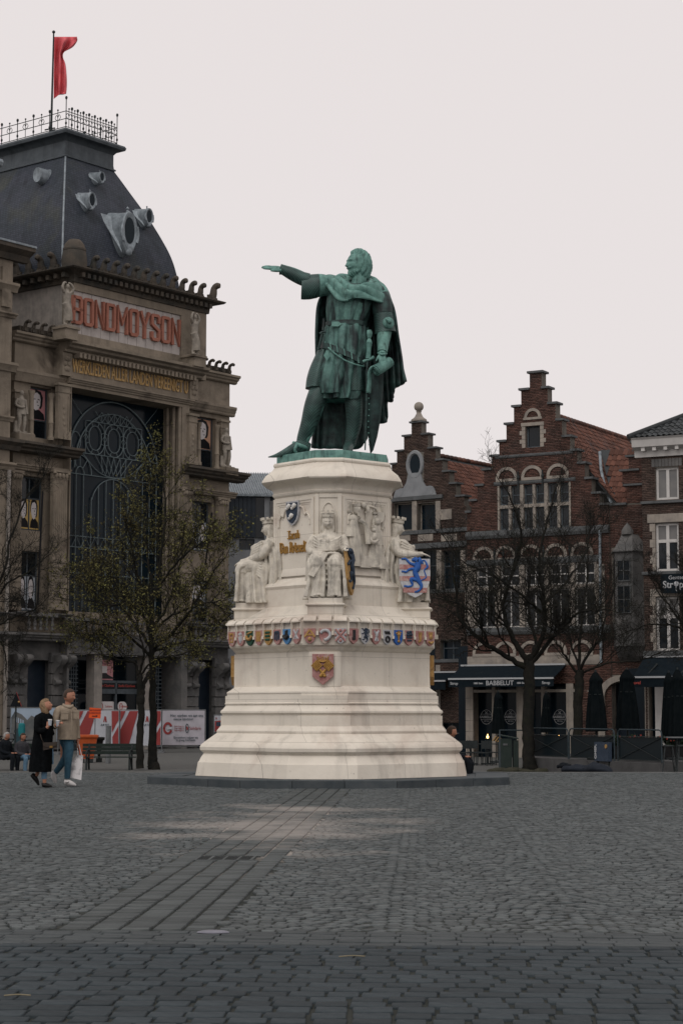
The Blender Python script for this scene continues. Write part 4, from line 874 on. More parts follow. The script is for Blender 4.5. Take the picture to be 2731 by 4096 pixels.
# ------------------------------------------------------------------ building toolkit
def holes_wall(u0, u1, v0, v1, holes, y0, y1, mb=None):
    """solid slab with rectangular openings, one skin with shared corners; y0 front, y1 back"""
    mb = mb or MB()
    us = sorted({round(x, 4) for x in [u0, u1] + [h[i] for h in holes for i in (0, 1) if u0 < h[i] < u1]})
    vs_ = sorted({round(x, 4) for x in [v0, v1] + [h[i] for h in holes for i in (2, 3) if v0 < h[i] < v1]})
    full = [[not any(h[0] < (a + b) / 2 < h[1] and h[2] < (c + d) / 2 < h[3] for h in holes) for c, d in zip(vs_, vs_[1:])] for a, b in zip(us, us[1:])]
    idx = {}; V = []; F = []
    def v(i, k, s):
        if (i, k, s) not in idx: idx[(i, k, s)] = len(V); V.append((us[i], (y0, y1)[s], vs_[k]))
        return idx[(i, k, s)]
    ok = lambda i, k: 0 <= i < len(us) - 1 and 0 <= k < len(vs_) - 1 and full[i][k]
    for i in range(len(us) - 1):
        for k in range(len(vs_) - 1):
            if not full[i][k]: continue
            F.append((v(i, k, 0), v(i + 1, k, 0), v(i + 1, k + 1, 0), v(i, k + 1, 0))); F.append((v(i, k + 1, 1), v(i + 1, k + 1, 1), v(i + 1, k, 1), v(i, k, 1)))
            if not ok(i - 1, k): F.append((v(i, k, 1), v(i, k, 0), v(i, k + 1, 0), v(i, k + 1, 1)))
            if not ok(i + 1, k): F.append((v(i + 1, k, 0), v(i + 1, k, 1), v(i + 1, k + 1, 1), v(i + 1, k + 1, 0)))
            if not ok(i, k - 1): F.append((v(i, k, 0), v(i, k, 1), v(i + 1, k, 1), v(i + 1, k, 0)))
            if not ok(i, k + 1): F.append((v(i, k + 1, 1), v(i, k + 1, 0), v(i + 1, k + 1, 0), v(i + 1, k + 1, 1)))
    return mb.add(V, F)
def window(parent, u0, u1, v0, v1, y, fmat, pmat, nx=2, rows=(1.,), fw=.06, bw=.05, depth=.08, name='window', panes=None):
    """frame with bars at plane y (front), each pane its own sub-part; rows: fractions of height from the bottom"""
    cx = [u0 + fw + (u1 - u0 - 2 * fw) * i / nx for i in range(nx + 1)]; tot = sum(rows); cz = [v0 + fw]
    for r in rows: cz.append(cz[-1] + (v1 - v0 - 2 * fw) * r / tot)
    holes = [(cx[i] + (bw / 2 if i else 0), cx[i + 1] - (bw / 2 if i < nx - 1 else 0), cz[k] + (bw / 2 if k else 0), cz[k + 1] - (bw / 2 if k < len(rows) - 1 else 0)) for i in range(nx) for k in range(len(rows))]
    w = obj(name, holes_wall(u0, u1, v0, v1, holes, y, y + depth), fmat, parent)
    for n_, h in enumerate(holes):
        pm = pmat if panes is None else panes[n_ % len(panes)]
        mb = MB(); mb.box(h[0] - .01, h[1] + .01, y + depth * .45, y + depth * .6, h[2] - .01, h[3] + .01); obj('pane', mb, pm, w)
    return w
def text(txt, size, M4, squeeze=1., ext=.01, off=0., align='CENTER', spacing=1.):
    cu = bpy.data.curves.new('lettering', 'FONT'); cu.body = txt; cu.size = size; cu.extrude = ext; cu.offset = off; cu.align_x = align; cu.align_y = 'CENTER'; cu.resolution_u = 3; cu.space_character = spacing
    t = bpy.data.objects.new('lettering', cu); COL.objects.link(t); dg = bpy.context.evaluated_depsgraph_get(); me = bpy.data.meshes.new_from_object(t.evaluated_get(dg))
    mb = MB(); X = M4 @ Matrix.Rotation(R(90), 4, 'X') @ Matrix.Diagonal((squeeze, 1, 1, 1))
    mb.add([X @ v.co for v in me.vertices], [tuple(p.vertices) for p in me.polygons]); bpy.data.objects.remove(t); bpy.data.curves.remove(cu); bpy.data.meshes.remove(me); return mb
SF = {'B': [[(0,0),(0,1)],[(0,1),(.42,1),(.5,.92),(.5,.6),(.42,.52),(0,.52)],[(.42,.52),(.5,.44),(.5,.08),(.42,0),(0,0)]], 'O': [[(.08,0),(.42,0),(.5,.08),(.5,.92),(.42,1),(.08,1),(0,.92),(0,.08),(.08,0)]], 'N': [[(0,0),(0,1),(.5,0),(.5,1)]],
 'D': [[(0,0),(.42,0),(.5,.08),(.5,.92),(.42,1),(0,1),(0,0)]], 'M': [[(0,0),(0,1),(.31,.35),(.62,1),(.62,0)]], 'Y': [[(0,1),(.27,.45),(.54,1)],[(.27,.45),(.27,0)]], 'S': [[(.5,.75),(.5,.92),(.42,1),(.08,1),(0,.92),(0,.62),(.5,.38),(.5,.08),(.42,0),(.08,0),(0,.08),(0,.25)]],
 'A': [[(0,0),(.27,1),(.54,0)],[(.1,.33),(.44,.33)]]}
def strokes(mb, pts, th, y0, y1):
    """polyline of given thickness as one mitred solid"""
    P_ = [Vector((x, 0, z)) for x, z in pts]; closed = (P_[0] - P_[-1]).length < 1e-6
    if closed: P_ = P_[:-1]
    n = len(P_); L, Rr = [], []
    for i, p in enumerate(P_):
        a = P_[(i - 1) % n] if closed or i else None; b = P_[(i + 1) % n] if closed or i < n - 1 else None
        d1 = (p - a).normalized() if a is not None else (b - p).normalized(); d2 = (b - p).normalized() if b is not None else d1
        n1 = Vector((-d1.z, 0, d1.x)); n2 = Vector((-d2.z, 0, d2.x)); m = (n1 + n2); m = m.normalized() / max(.72, m.normalized().dot(n1)) if m.length > 1e-6 else n1
        if a is None: p = p - d2 * th / 2 * .98
        if b is None: p = p + d1 * th / 2 * .98
        L.append(p + m * th / 2); Rr.append(p - m * th / 2)
    rings = [[l + Vector((0, y0, 0)), l + Vector((0, y1, 0)), r + Vector((0, y1, 0)), r + Vector((0, y0, 0))] for l, r in zip(L, Rr)]
    if closed: rings.append(rings[0])
    mb.loft(rings, cap=not closed)
def at(p): return Matrix.Translation(Vector(p))
# ------------------------------------------------------------------ the guild hall on the west side
M['tan'] = material('brown sandstone', (.235,.198,.155), (.165,.14,.11), .85, 1.1, .02, streak=.25, c3=(.085,.07,.055), s3=.62)
M['tandark'] = material('weathered sandstone', (.085,.07,.055), (.055,.05,.043), .85, 1.4, .02, streak=.3, c3=(.035,.036,.033), s3=.6)
M['greystone'] = material('grey limestone', (.135,.13,.125), (.085,.085,.085), .85, 1.2, .02, streak=.3, c3=(.05,.052,.052), s3=.6)
M['palestone'] = material('pale grey stone', (.27,.245,.22), (.19,.175,.16), .85, 2.5, .01, streak=.2)
M['statuestone'] = material('pale statue stone', (.30,.27,.23), (.19,.17,.145), .8, 3, .01, streak=.25)
M['glass'] = material('dark glass', (.006,.009,.012), (.010,.014,.018), .07, .6, spec=.3)
M['deepglass'] = material('unlit glass', (.004,.009,.014), (.006,.013,.019), .15, .3, spec=.12)
M['ironpaint'] = material('grey green iron', (.13,.165,.175), (.10,.13,.14), .5, 6)
M['woodgrey'] = material('blue grey window paint', (.07,.085,.095), (.05,.06,.07), .6, 6)
M['zinc'] = material('zinc', (.25,.285,.31), (.15,.175,.195), .5, 4, .004, metal=.15, streak=.35)
M['leadd'] = material('dark lead', (.075,.088,.098), (.05,.06,.068), .5, 2, .003, metal=.2, streak=.3)
def slates(node, l, tc, base, mix, ramp, noisy):
    sp = node('ShaderNodeSeparateXYZ'); l.new(tc.outputs['Object'], sp.inputs[0]); a = node('ShaderNodeMath', operation='ADD'); l.new(sp.outputs[0], a.inputs[0]); l.new(sp.outputs[1], a.inputs[1])
    cb = node('ShaderNodeCombineXYZ'); l.new(a.outputs[0], cb.inputs[0]); l.new(sp.outputs[2], cb.inputs[1])
    bt = node('ShaderNodeTexBrick'); l.new(cb.outputs[0], bt.inputs['Vector']); bt.inputs['Scale'].default_value = 1; bt.inputs['Brick Width'].default_value = .20; bt.inputs['Row Height'].default_value = .115; bt.inputs['Mortar Size'].default_value = .011; bt.inputs['Bias'].default_value = -.2
    bt.inputs['Color1'].default_value = (1.15, 1.1, 1.15, 1); bt.inputs['Color2'].default_value = (.75, .78, .82, 1); bt.inputs['Mortar'].default_value = (.42, .42, .45, 1)
    return mix(1., base, bt.outputs['Color'], 'MULTIPLY')
M['slate'] = material('slate', (.042,.049,.062), (.030,.039,.047), .65, .8, .0, streak=.4, c3=(.052,.058,.05), s3=.6, extra=slates)
M['paneltile'] = material('pale panel tile', (.40,.365,.345), (.34,.31,.295), .7, 2.5, .003, streak=.2, vary=.05)
M['gold2'] = material('old gold leaf', (.42,.28,.12), (.34,.21,.08), .5, 8)
M['terra'] = material('terracotta letters', (.30,.125,.088), (.25,.10,.07), .75, 8, vary=.05)
M['pinkp'] = material('poster pink', (.50,.24,.25), (.45,.20,.22), .6, 8); M['orangep'] = material('poster peach', (.55,.32,.22), None, .6); M['greyp'] = material('poster grey', (.35,.38,.42), None, .6); M['yellp'] = material('poster yellow', (.45,.32,.12), None, .6)
M['paper'] = material('paper white', (.55,.52,.52), None, .6); M['ink'] = material('print black', (.012,.012,.014), None, .5); M['pred'] = material('print red', (.35,.06,.05), None, .5)
FW = Frame(500, 97, 52)
GH = thing('guild_hall', 'brown stone guild hall with slate mansard and orange red letters across its attic', 'building', FW.o, FW.rot)
VV = FW.V; UU = FW.U
def B(px0, py0, px1, py1, w0, w1, mb=None):
    u0, u1, v0, v1 = FW.rect(px0, py0, px1, py1, w1); mb = mb if mb is not None else MB(); return mb.box(u0, u1, -w1, -w0, v0, v1)
CW = .5                                                  # the middle bay stands half a metre proud
uL, uC0, uC1, uR = UU(52, 1900), UU(250, 2000), UU(756, 2000, CW), UU(917, 1900)
vWc = VV(61, 1342); vWt = VV(61, 1325)
vCor = VV(262, 1050, CW + .6)
# wing walls with openings
def rw(*a): return FW.rect(*a)
WIN = {'a': rw(122, 1548, 190, 1752), 'b': rw(88, 1905, 166, 2122), 'c': rw(86, 2204, 150, 2446), 'd': rw(787, 1668, 853, 1868), 'e': rw(770, 2005, 836, 2205), 'f': rw(768, 2320, 832, 2490)}
for nm in 'bce':                                          # the far side of each opening is the reveal: openings read narrower than cut
    pass
vB = VV(90, 2450); vGF = VV(90, 2560)
for u0, u1, ks in ((uL, uC0, 'abc'), (uC1 - .05, uR, 'def')):
    hs_ = [(WIN[k][0], WIN[k][1] + .25, WIN[k][2], WIN[k][3]) for k in ks]
    obj('wall', holes_wall(u0, u1, vB - .9, vWc, hs_, 0, .9), M['tan'], GH)
    for k, h in zip(ks, hs_):
        fr = (1.6, 1.) if k in 'bce' else (1., 1.8); w = window(GH, h[0], h[1], h[2], h[3], .30, M['woodgrey'], M['glass'], 2 if k not in 'ad' else 1, (1.55, 1.) if k in 'bce' else (.55, 1.), .08, .07)
        # stylised portrait posters behind the lower lights
        hh = h[3] - h[2]
        z0, z1 = (h[2] + .10, h[2] + hh * .60) if k in 'bce' else (h[2] + hh * .36, h[3] - .08)
        nn = 2 if k in 'bce' else 1; ww = (h[1] - h[0] - .16) / nn
        for q in range(nn):
            x0 = h[0] + .08 + ww * q + .02; x1 = x0 + ww - .04; xc = (x0 + x1) / 2; zc = z0 + (z1 - z0) * .64; yy = .325
            po = MB(); po.box(x0, x1, yy, yy + .006, z0, z1); pst = obj('poster', po, M[{'a': 'pinkp', 'd': 'orangep', 'b': 'yellp', 'c': 'greyp', 'e': 'greyp', 'f': 'greyp'}[k]], w)
            fa, fb = (x1 - x0) * .36, (z1 - z0) * .27
            def blob(mat, pts, y, nm_):
                m_ = MB(); m_.prism([(xc + fa * a, y, zc + fb * b) for a, b in pts], (0, -.003, 0)); obj(nm_, m_, mat, pst) if False else obj(nm_, m_, mat, w)
            blob(M['ink'], [(-.95,-.2),(-1.0,.6),(-.7,1.15),(0,1.35),(.7,1.15),(1.05,.5),(.95,-.5),(.75,-.9),(-.6,-.6)], yy - .001, 'print')
            blob(M['ink'], [(-1.1,-2.2),(-.9,-1.4),(-.4,-1.0),(.5,-1.05),(1.2,-1.5),(1.35,-2.2)], yy - .002, 'print')
            blob(M['paper'], [(-.8,-.3),(-.78,.4),(-.5,.85),(.1,1.0),(.55,.75),(.68,.2),(.62,-.5),(.35,-1.0),(-.1,-1.15),(-.5,-.9)], yy - .005, 'print')
            for e in ([(-.45,.12),(-.1,.16),(-.12,.24),(-.45,.22)], [(.2,.16),(.55,.1),(.5,.22),(.2,.26)], [(.1,-.5),(.5,-.48),(.3,-.6)], [(.12,.1),(.25,-.2),(.05,-.22)]): blob(M['ink'], e, yy - .008, 'print')
# main centre bay: piers, lintel, attic
op = (UU(284, 1900, CW), UU(727, 2000, CW), VV(300, 2446, CW), VV(500, 1586, CW))
obj('wall', holes_wall(uC0, uC1, vB - .9, VV(300, 1520, CW), [op], -CW, .9), M['tan'], GH)
uT0, uT1 = UU(253, 1200, CW), UU(826, 1300, CW)
uT0 = uC0 + .1
# glass wall and iron tracery
gy = .85
u0, u1, v0, v1 = op; mb = MB(); mb.box(u0, u1, gy, gy + .05, v0, v1); bw_ = obj('great_window', mb, M['deepglass'], GH)
bw_['label'] = 'tall dark glass front with curving iron tracery'
G = lambda px, py: (FW.L(px, py, -gy + .08).x, FW.L(px, py, -gy + .08).z)
def GT(x, y): return G(260 + x * .2806, 1540 + y * .2806)         # pixels of the enlarged detail
uc_ = GT(700, 700)[0]; top = GT(700, 215)[1]
mb = MB(); yq = gy - .08; tr = .024
def iron(pts, r=tr, k=5, sm=True):
    p = [(u, yq, v) for u, v in pts]; mb.tube(smoothpath(p, k) if sm else p, r, 5)
half = GT(1310, 1100)[0] - uc_
half = (GT(1265, 1300)[0] - GT(95, 1150)[0]) / 2 + .25; uc_ = (GT(1290, 1200)[0] + GT(80, 1050)[0]) / 2
vb = VV(300, 2440, 0); vs0 = GT(80, 1050)[1]; va = GT(700, 250)[1]; Hh = va - vs0
X = lambda f: uc_ + half * f
for s_, r in ((1., 1.6 * tr), (.86, 1.3 * tr)):
    iron([(X(s_ * math.cos(t)), vs0 - .4 * (s_ < 1) + (Hh * (1 if s_ == 1 else .93)) * math.sin(t)) for t in [math.pi * i / 16 for i in range(17)]], r, 3)
vr1 = vs0 + Hh * .64; vr2 = vs0 + .12 * Hh; vr3 = vs0 - Hh * .22
for v, f in ((vr1, .62), (vr2, .98), (vr3, .98)): iron([(X(-f), v), (X(f), v)], tr, sm=False)
for c in (-.42, 0, .42):
    for s_ in (.21, .135):
        iron([(X(c + s_ * math.cos(t)), (vr1 + vr2) / 2 + (vr1 - vr2) * (.5 if s_ > .2 else .37) * math.copysign(abs(math.sin(t)) ** .75, math.sin(t))) for t in [2 * math.pi * i / 24 for i in range(25)]], tr, 2)
    for t in range(8):
        a = math.pi * (t + .5) / 4; iron([(X(c + .135 * math.cos(a)), (vr1 + vr2) / 2 + (vr1 - vr2) * .37 * math.sin(a)), (X(c + .21 * math.cos(a)), (vr1 + vr2) / 2 + (vr1 - vr2) * .5 * math.sin(a))], tr * .7, sm=False)
for c in (-.63, -.21, .21, .63):
    m_ = (vr1 + vr2) / 2; d = Hh * .055
    iron([(X(c), m_ + d), (X(c + .045), m_), (X(c), m_ - d), (X(c - .045), m_), (X(c), m_ + d)], tr * .8, sm=False); iron([(X(c), m_ + d), (X(c), vr1)], tr * .7, sm=False); iron([(X(c), m_ - d), (X(c), vr2)], tr * .7, sm=False)
for c in (-.84, .84): iron([(X(c + .10 * math.cos(t)), vr2 + Hh * .17 + Hh * .15 * math.sin(t)) for t in [2 * math.pi * i / 16 for i in range(17)]], tr, 2)
for k in range(7):                                        # fans in the head and below the ovals
    c = -.42 + .14 * k; iron([(X(c), vr1), (X(c), vs0 + Hh * .93 * math.sqrt(max(0, 1 - (c / .86) ** 2)) - .4)], tr * .7, sm=False)
    if k < 6:
        iron([(X(c), vr1), (X(c + .14), vr1 + Hh * .17)], tr * .7, sm=False); iron([(X(c + .14), vr1), (X(c), vr1 + Hh * .17)], tr * .7, sm=False)
        iron([(X(c), vr2), (X(c * .6 + .08), vr3 + .1)], tr * .7, sm=False); iron([(X(c + .14), vr2), (X(c * .6), vr3 + .2)], tr * .7, sm=False)
iron([(X(-.7), vr2), (X(-.35), vr3 + Hh * .08), (X(0), vr3 + .03), (X(.35), vr3 + Hh * .08), (X(.7), vr2)], tr, 6)
for c in (-.74, .74):
    iron([(X(c + .25 * math.cos(t)), vr3 + Hh * .30 * math.sin(t)) for t in [math.pi * i / 10 for i in range(11)]], tr, 3); iron([(X(c + .09 * math.cos(t)), vr3 + Hh * .12 * math.sin(t)) for t in [math.pi * i / 8 for i in range(9)]], tr, 3)
    for a in (.9, 1.57, 2.24): iron([(X(c + .09 * math.cos(a)), vr3 + Hh * .12 * math.sin(a)), (X(c + .25 * math.cos(a)), vr3 + Hh * .30 * math.sin(a))], tr * .7, sm=False)
iron([(X(-.49), vb), (X(-.49), vr3 - Hh * .5)] + [(X(.49 * -math.cos(t)), vr3 - Hh * .5 + Hh * .48 * math.sin(t)) for t in [math.pi * i / 12 for i in range(1, 12)]] + [(X(.49), vr3 - Hh * .5), (X(.49), vb)], tr, 3)
for c in (-.98, -.82, -.66, .66, .82, .98): iron([(X(c), vb), (X(c), vr3)], tr * (1.3 if abs(c) > .9 else .9), sm=False)
for c in (-.33, -.165, 0, .165, .33): iron([(X(c), vb), (X(c), vr3 - Hh * .5 + Hh * .48 * math.sqrt(1 - (c / .49) ** 2))], tr * .85, sm=False)
vm1, vm2 = VV(300, 2135, 0), VV(300, 2180, 0)
for v in (vm1, vm2, (vm2 + vb) / 2 + .3): iron([(X(-1), v), (X(1), v)], tr, sm=False)
for k in range(9):
    c = -.9 + .2 * k; iron([(X(c), vm2), (X(c + .1), vm1), (X(c + .2), vm2)], tr * .7, sm=False)
for a in (.45, .8, 2.35, 2.7): iron([(X(math.cos(a)), vs0 + Hh * math.sin(a)), (X(1.45 * math.cos(a)), vs0 + 1.45 * Hh * math.sin(a))], tr * .7, sm=False)
obj('tracery', mb, M['ironpaint'], bw_, 60, kind='stuff')
# reveal mouldings of the great opening
for w_, d in ((0, .0), (.28, .35), (.5, .75)):
    mb = MB(); x = op[1] - .14 - w_ * .18
    mb.tube([(x + .06, -CW + .12 + d, v0), (x + .06, -CW + .12 + d, v1)], .10, 8); obj('jamb_moulding', mb, M['tan'], GH, 60)
# pilasters
def pilaster(px0, px1, py0, py1, w, panel=True, fl=False, name='pilaster'):
    u0, u1, v0, v1 = FW.rect(px0, py0, px1, py1, w); mb = MB(); d = w
    mb.box(u0, u1, -d, -d + .22, v0 + .42, v1 - .45); mb.box(u0 - .07, u1 + .07, -d - .07, -d + .2, v0, v0 + .2); mb.box(u0 - .04, u1 + .04, -d - .04, -d + .2, v0 + .2, v0 + .42)
    mb.box(u0 - .03, u1 + .03, -d - .03, -d + .2, v1 - .45, v1 - .38); mb.box(u0 - .02, u1 + .02, -d - .02, -d + .2, v1 - .38, v1 - .12); mb.box(u0 - .1, u1 + .1, -d - .1, -d + .2, v1 - .12, v1)
    if panel:
        for sg in (0, 1):
            x = u0 + .06 if not sg else u1 - .12; mb.box(x, x + .06, -d - .03, -d + .02, v0 + .55, v1 - .6)
        for k in range(int((v1 - v0 - 1.4) / .28)): mb.ball(((u0 + u1) / 2 + .03 * (-1) ** k, -d, v0 + .75 + .28 * k), (.07, .05, .11), 8, 6)
    if fl:
        nfl = 7
        for k in range(nfl):
            x = u0 + (u1 - u0) * (k + .5) / nfl; mb.box(x - .022, x + .022, -d - .03, -d + .01, v0 + (v1 - v0) * .38, v1 - .5)
        zq = v0 + (v1 - v0) * .34; mb.box(u0 - .03, u1 + .03, -d - .04, -d + .1, zq, zq + .1); mb.box(u0 - .03, u1 + .03, -d - .04, -d + .1, zq - .25, zq - .15)
        for k in range(6): mb.box(u0 - .03, u1 + .03, -d - .035, -d + .1, v0 + .5 + k * .28, v0 + .72 + k * .28) if v0 + .72 + k * .28 < zq - .3 else None
        for k in range(4): mb.ball((u0 + (u1 - u0) * (k + .5) / 4, -d - .06, v1 - .28), (.10, .09, .14), 8, 6)
        for sg in (u0, u1): mb.tube([(sg + .0, -d - .06, v1 - .12), (sg, -d - .1, v1 - .22)], .09, 8)
    return obj(name, mb, M['tan'], GH, 35, kind='stuff')
pilaster(234, 280, 1534, 1758, .62); pilaster(60, 92, 1560, 1752, .25, False); pilaster(757, 788, 1655, 1858, .62); pilaster(884, 912, 1680, 1868, .25, False)
pilaster(212, 268, 1880, 2440, .62, False, True, 'fluted_column'); pilaster(45, 84, 1880, 2440, .3, False, True, 'fluted_column'); pilaster(728, 768, 1950, 2470, .62, False, True, 'fluted_column'); pilaster(873, 910, 1990, 2480, .3, False, True, 'fluted_column')
for px, py0, py1, w in ((127, 1562, 1750, .38), (205, 1575, 1762, .38), (795, 1690, 1862, .38), (868, 1700, 1880, .38)):
    u = UU(px, (py0 + py1) / 2, w); z0, z1 = VV(px, py1, w), VV(px, py0, w)
    mb = MB(); mb.lathe([(.17, z0), (.17, z0 + .15), (.12, z0 + .22), (.125, z0 + .8), (.15, z0 + .85), (.12, z0 + .9), (.105, z1 - .25), (.15, z1 - .15), (.17, z1)], (u, -w, 0), 14); obj('colonnette', mb, M['tan'], GH, 50)
# horizontal mouldings
def mould(px, py0, py1, w, u0, u1, out=.25, dent=0., name='cornice', mat='tan', base=0.):
    z0, z1 = VV(px, py1, w), VV(px, py0, w); h = z1 - z0; mb = MB()
    prof = [(-.3, z0), (w, z0), (w + out * .25, z0 + h * .12), (w + out * .3, z0 + h * .3), (w + out * .62, z0 + h * .45), (w + out * .7, z0 + h * .62), (w + out, z0 + h * .75), (w + out, z0 + h), (-.3, z0 + h)]
    if base is not None and w > base: prof = [(base, z0)] + prof[1:-1] + [(base, z0 + h)]
    mb.run(prof, u0 - out, u1 + out); o = obj(name, mb, M[mat], GH, 30)
    if dent:
        mb = MB(); n = max(2, int((u1 - u0) / dent))
        for k in range(n):
            x = u0 + (u1 - u0) * (k + .5) / n; mb.box(x - dent * .28, x + dent * .28, -w - out * .62, -w, z0 - h * .32, z0 + h * .1)
        obj('dentils', mb, M[mat], GH, kind='stuff')
    return o
for (a, b, pxs) in ((uL, uC0, 'L'), (uC1, uR, 'R')):
    s = 0 if pxs == 'L' else 1
    mould((61, 947)[s], (1325, 1508)[s], (1362, 1540)[s], .15, a, b, .35)
    mould((61, 918)[s], (1472, 1628)[s], (1520, 1665)[s], .2, a, b, .18, name='architrave')
    mould((20, 800)[s], (1757, 1872)[s], (1796, 1908)[s], .45, a - (.2 if not s else 0), b + (.1 if s else 0), .55, mat='tandark')
    mould((57, 850)[s], (1850, 1960)[s], (1876, 1984)[s], .25, a, b, .2, name='architrave')
    mould((90, 850)[s], (2447, 2495)[s], (2462, 2508)[s], .5, a, b, .2, name='string_course', mat='greystone')
    mould((90, 850)[s], (2528, 2560)[s], (2562, 2590)[s], .6, a, b, .3, mat='greystone')
mould(242, 1362, 1408, CW + .1, uC0, uC1, .7, .28, base=None)
mould(284, 1510, 1534, CW + .02, uC0, uC1, .2, name='architrave', base=None)
z0, z1 = VV(287, 1512, CW), VV(287, 1408, CW)
mb = MB(); mb.box(uC0 + .01, uC1 - .01, -CW - .03, .5, z0 + .02, z1 - .02); obj('frieze', mb, M['tan'], GH)
ua, ub = UU(290, 1475, CW + .05), UU(752, 1560, CW + .05)
tm = text('WERKLIEDEN ALLER LANDEN VEREENIGT U', .92, at(((ua + ub) / 2, -CW - .06, (z0 + z1) / 2 - .05)), 1., .03, .012); xs = [v[0] for v in tm.v]; k_ = (ub - ua) / (max(xs) - min(xs)); cxm = (ua + ub) / 2
tm.v = [(cxm + (x - cxm) * k_, y, z) for x, y, z in tm.v]; obj('gold_lettering', tm, M['gold2'], GH, kind='stuff')
for px in (262, 770):
    u = UU(px, 1500, CW); mb = MB(); mb.box(u - .32, u + .32, -CW - .14, 0, z0 + .04, z1 - .04)
    for k in range(6): mb.ball((u + .14 * math.cos(k * 1.05), -CW - .15, (z0 + z1) / 2 + .3 * math.sin(k * 1.05)), (.12, .07, .13), 8, 6)
    obj('carved_panel', mb, M['tan'], GH, 50, kind='stuff')
# attic with the letters
vA0, vA1 = VV(297, 1352, CW), VV(262, 1120, CW)
pa = (UU(297, 1245, CW + .02), UU(726, 1342, CW + .02), VV(300, 1331, CW + .02), VV(300, 1160, CW + .02))
mb = holes_wall(uT0, uT1, vA0 - .8, vA1, [pa], -CW, .3); obj('attic_wall', mb, M['tan'], GH)
mb = MB(); mb.box(uT0, uT1, .31, 16.3, vA0 - .8, vA1); obj('attic_body', mb, M['palestone'], GH)
nx, ny = 12, 4
for i in range(nx):
    for k in range(ny):
        x0 = pa[0] + (pa[1] - pa[0]) * i / nx; x1 = pa[0] + (pa[1] - pa[0]) * (i + 1) / nx; q0 = pa[2] + (pa[3] - pa[2]) * k / ny; q1 = pa[2] + (pa[3] - pa[2]) * (k + 1) / ny
        mb = MB(); mb.box(x0 + .012, x1 - .012, -CW + .08, .2, q0 + .012, q1 - .012); obj('panel_tile', mb, M['paneltile'], GH)
lx0, lx1 = UU(300, 1250, CW + .1), UU(722, 1345, CW + .1); lz0, lz1 = VV(500, 1330, CW + .1), VV(500, 1232, CW + .1)
H = lz1 - lz0; adv = [.62 if c == 'M' else (.54 if c in 'Y' else .5) for c in 'BONDMOYSON']; gap = .25; tot = sum(adv) + gap * 9; sx = (lx1 - lx0) / tot; x = lx0
for c, a in zip('BONDMOYSON', adv):
    for st_ in SF[c][:1] if False else [0]:
        mb = MB()
        for pl in SF[c]: strokes(mb, [((x + px * sx), lz0 + pz * H) for px, pz in pl], .155, -CW - .08, -CW + .085)
        obj('letter', mb, M['terra'], GH, kind='stuff')
    x += (a + gap) * sx
# top cornice, carved crest blocks
zc0, zc1 = VV(265, 1120, CW), VV(262, 1050, CW + .6)
pr = [(0, zc0), (.1, zc0), (.14, zc0 + .35), (.35, zc0 + .5), (.62, zc0 + .62), (.66, zc1 - .12), (.74, zc1 - .05), (.74, zc1), (0, zc1 + .03)]
zq = lambda o, z: [Vector((uT0 - o, -CW - o, z)), Vector((uT1 + o, -CW - o, z)), Vector((uT1 + o, 16.3 + o, z)), Vector((uT0 - o, 16.3 + o, z))]
mb = MB(); mb.loft([zq(o, z) for o, z in pr]); obj('top_cornice', mb, M['tandark'], GH, 25)
mb = MB()
for k in range(26):
    x = uT0 + (uT1 - uT0) * (k + .5) / 26; mb.box(x - .1, x + .1, -CW - .5, -CW - .05, zc0 + .22, zc0 + .45)
for k in range(30):
    y = -CW + 16.8 * (k + .5) / 30; mb.box(uT0 - .5, uT0 - .05, y - .1, y + .1, zc0 + .22, zc0 + .45)
obj('dentils', mb, M['tandark'], GH, kind='stuff')
def crest(x, y, s, rot, corner=False, zz=None):
    mb = MB(); h = 1.2 * s; z = zc1 if zz is None else zz
    if corner:
        mb.lathe([(.62, -.05), (.66, .3), (.6, .7), (.5, 1.15), (.3, 1.4), (.001, 1.45)], (0, 0, 0), 12); mb.tube([(.5 * math.cos(a), .5 * math.sin(a), .9) for a in [2 * math.pi * i / 12 for i in range(13)]], .1, 6)
    else:
        mb.box(-.28 * s, .28 * s, -.2 * s, .35 * s, -.05, .25 * s); mb.tube(smoothpath([(0, .1, .1), (0, .0, .5 * s), (0, -.05, .9 * s), (0, -.24, 1.08 * s), (0, -.34, .92 * s)], 4), list(np.interp(range(17), [0, 8, 13, 16], [.30 * s, .22 * s, .22 * s, .08])), 9)
        mb.box(-.42 * s, .42 * s, .0, .3 * s, -.05, .42 * s)
    mb.xform(at((x, y, z)) @ Matrix.Rotation(rot, 4, 'Z')); return obj('crest_block', mb, M['tandark'], GH, 50, kind='stuff')
n = 13
for k in range(1, n): crest(uT0 + .3 + (uT1 - uT0 - .4) * k / n, -CW - .3, .62, 0)
for k in range(1, 6): crest(uT0 - .35, -CW + .9 * k + .2, .7, -math.pi / 2)
crest(uT0 - .1, -CW - .1, 1, 0, True); crest(uT1 + .2, -CW - .3, .78, R(20))
for a, b, z in ((uL + .2, uC0 - .4, VV(61, 1325, .5)), (uC1 + .5, uR, VV(947, 1508, .5))):   # low crest on the wing parapets
    mb = MB(); mb.box(a, b, -.1, .5, z - .1, z + .45); obj('parapet', mb, M['tandark'], GH)
    n = int((b - a) / .5)
    for k in range(n): crest(a + (b - a) * (k + .5) / n, -.2, .38, 0, zz=z + .25)
# side window of the attic, facing the other street
mb = MB(); zz0, zz1 = VV(255, 1300, CW), VV(255, 1180, CW); mb.box(uT0 - .06, uT0 + .1, 4.2, 6.4, zz0, zz1); obj('side_window', mb, M['glass'], GH)
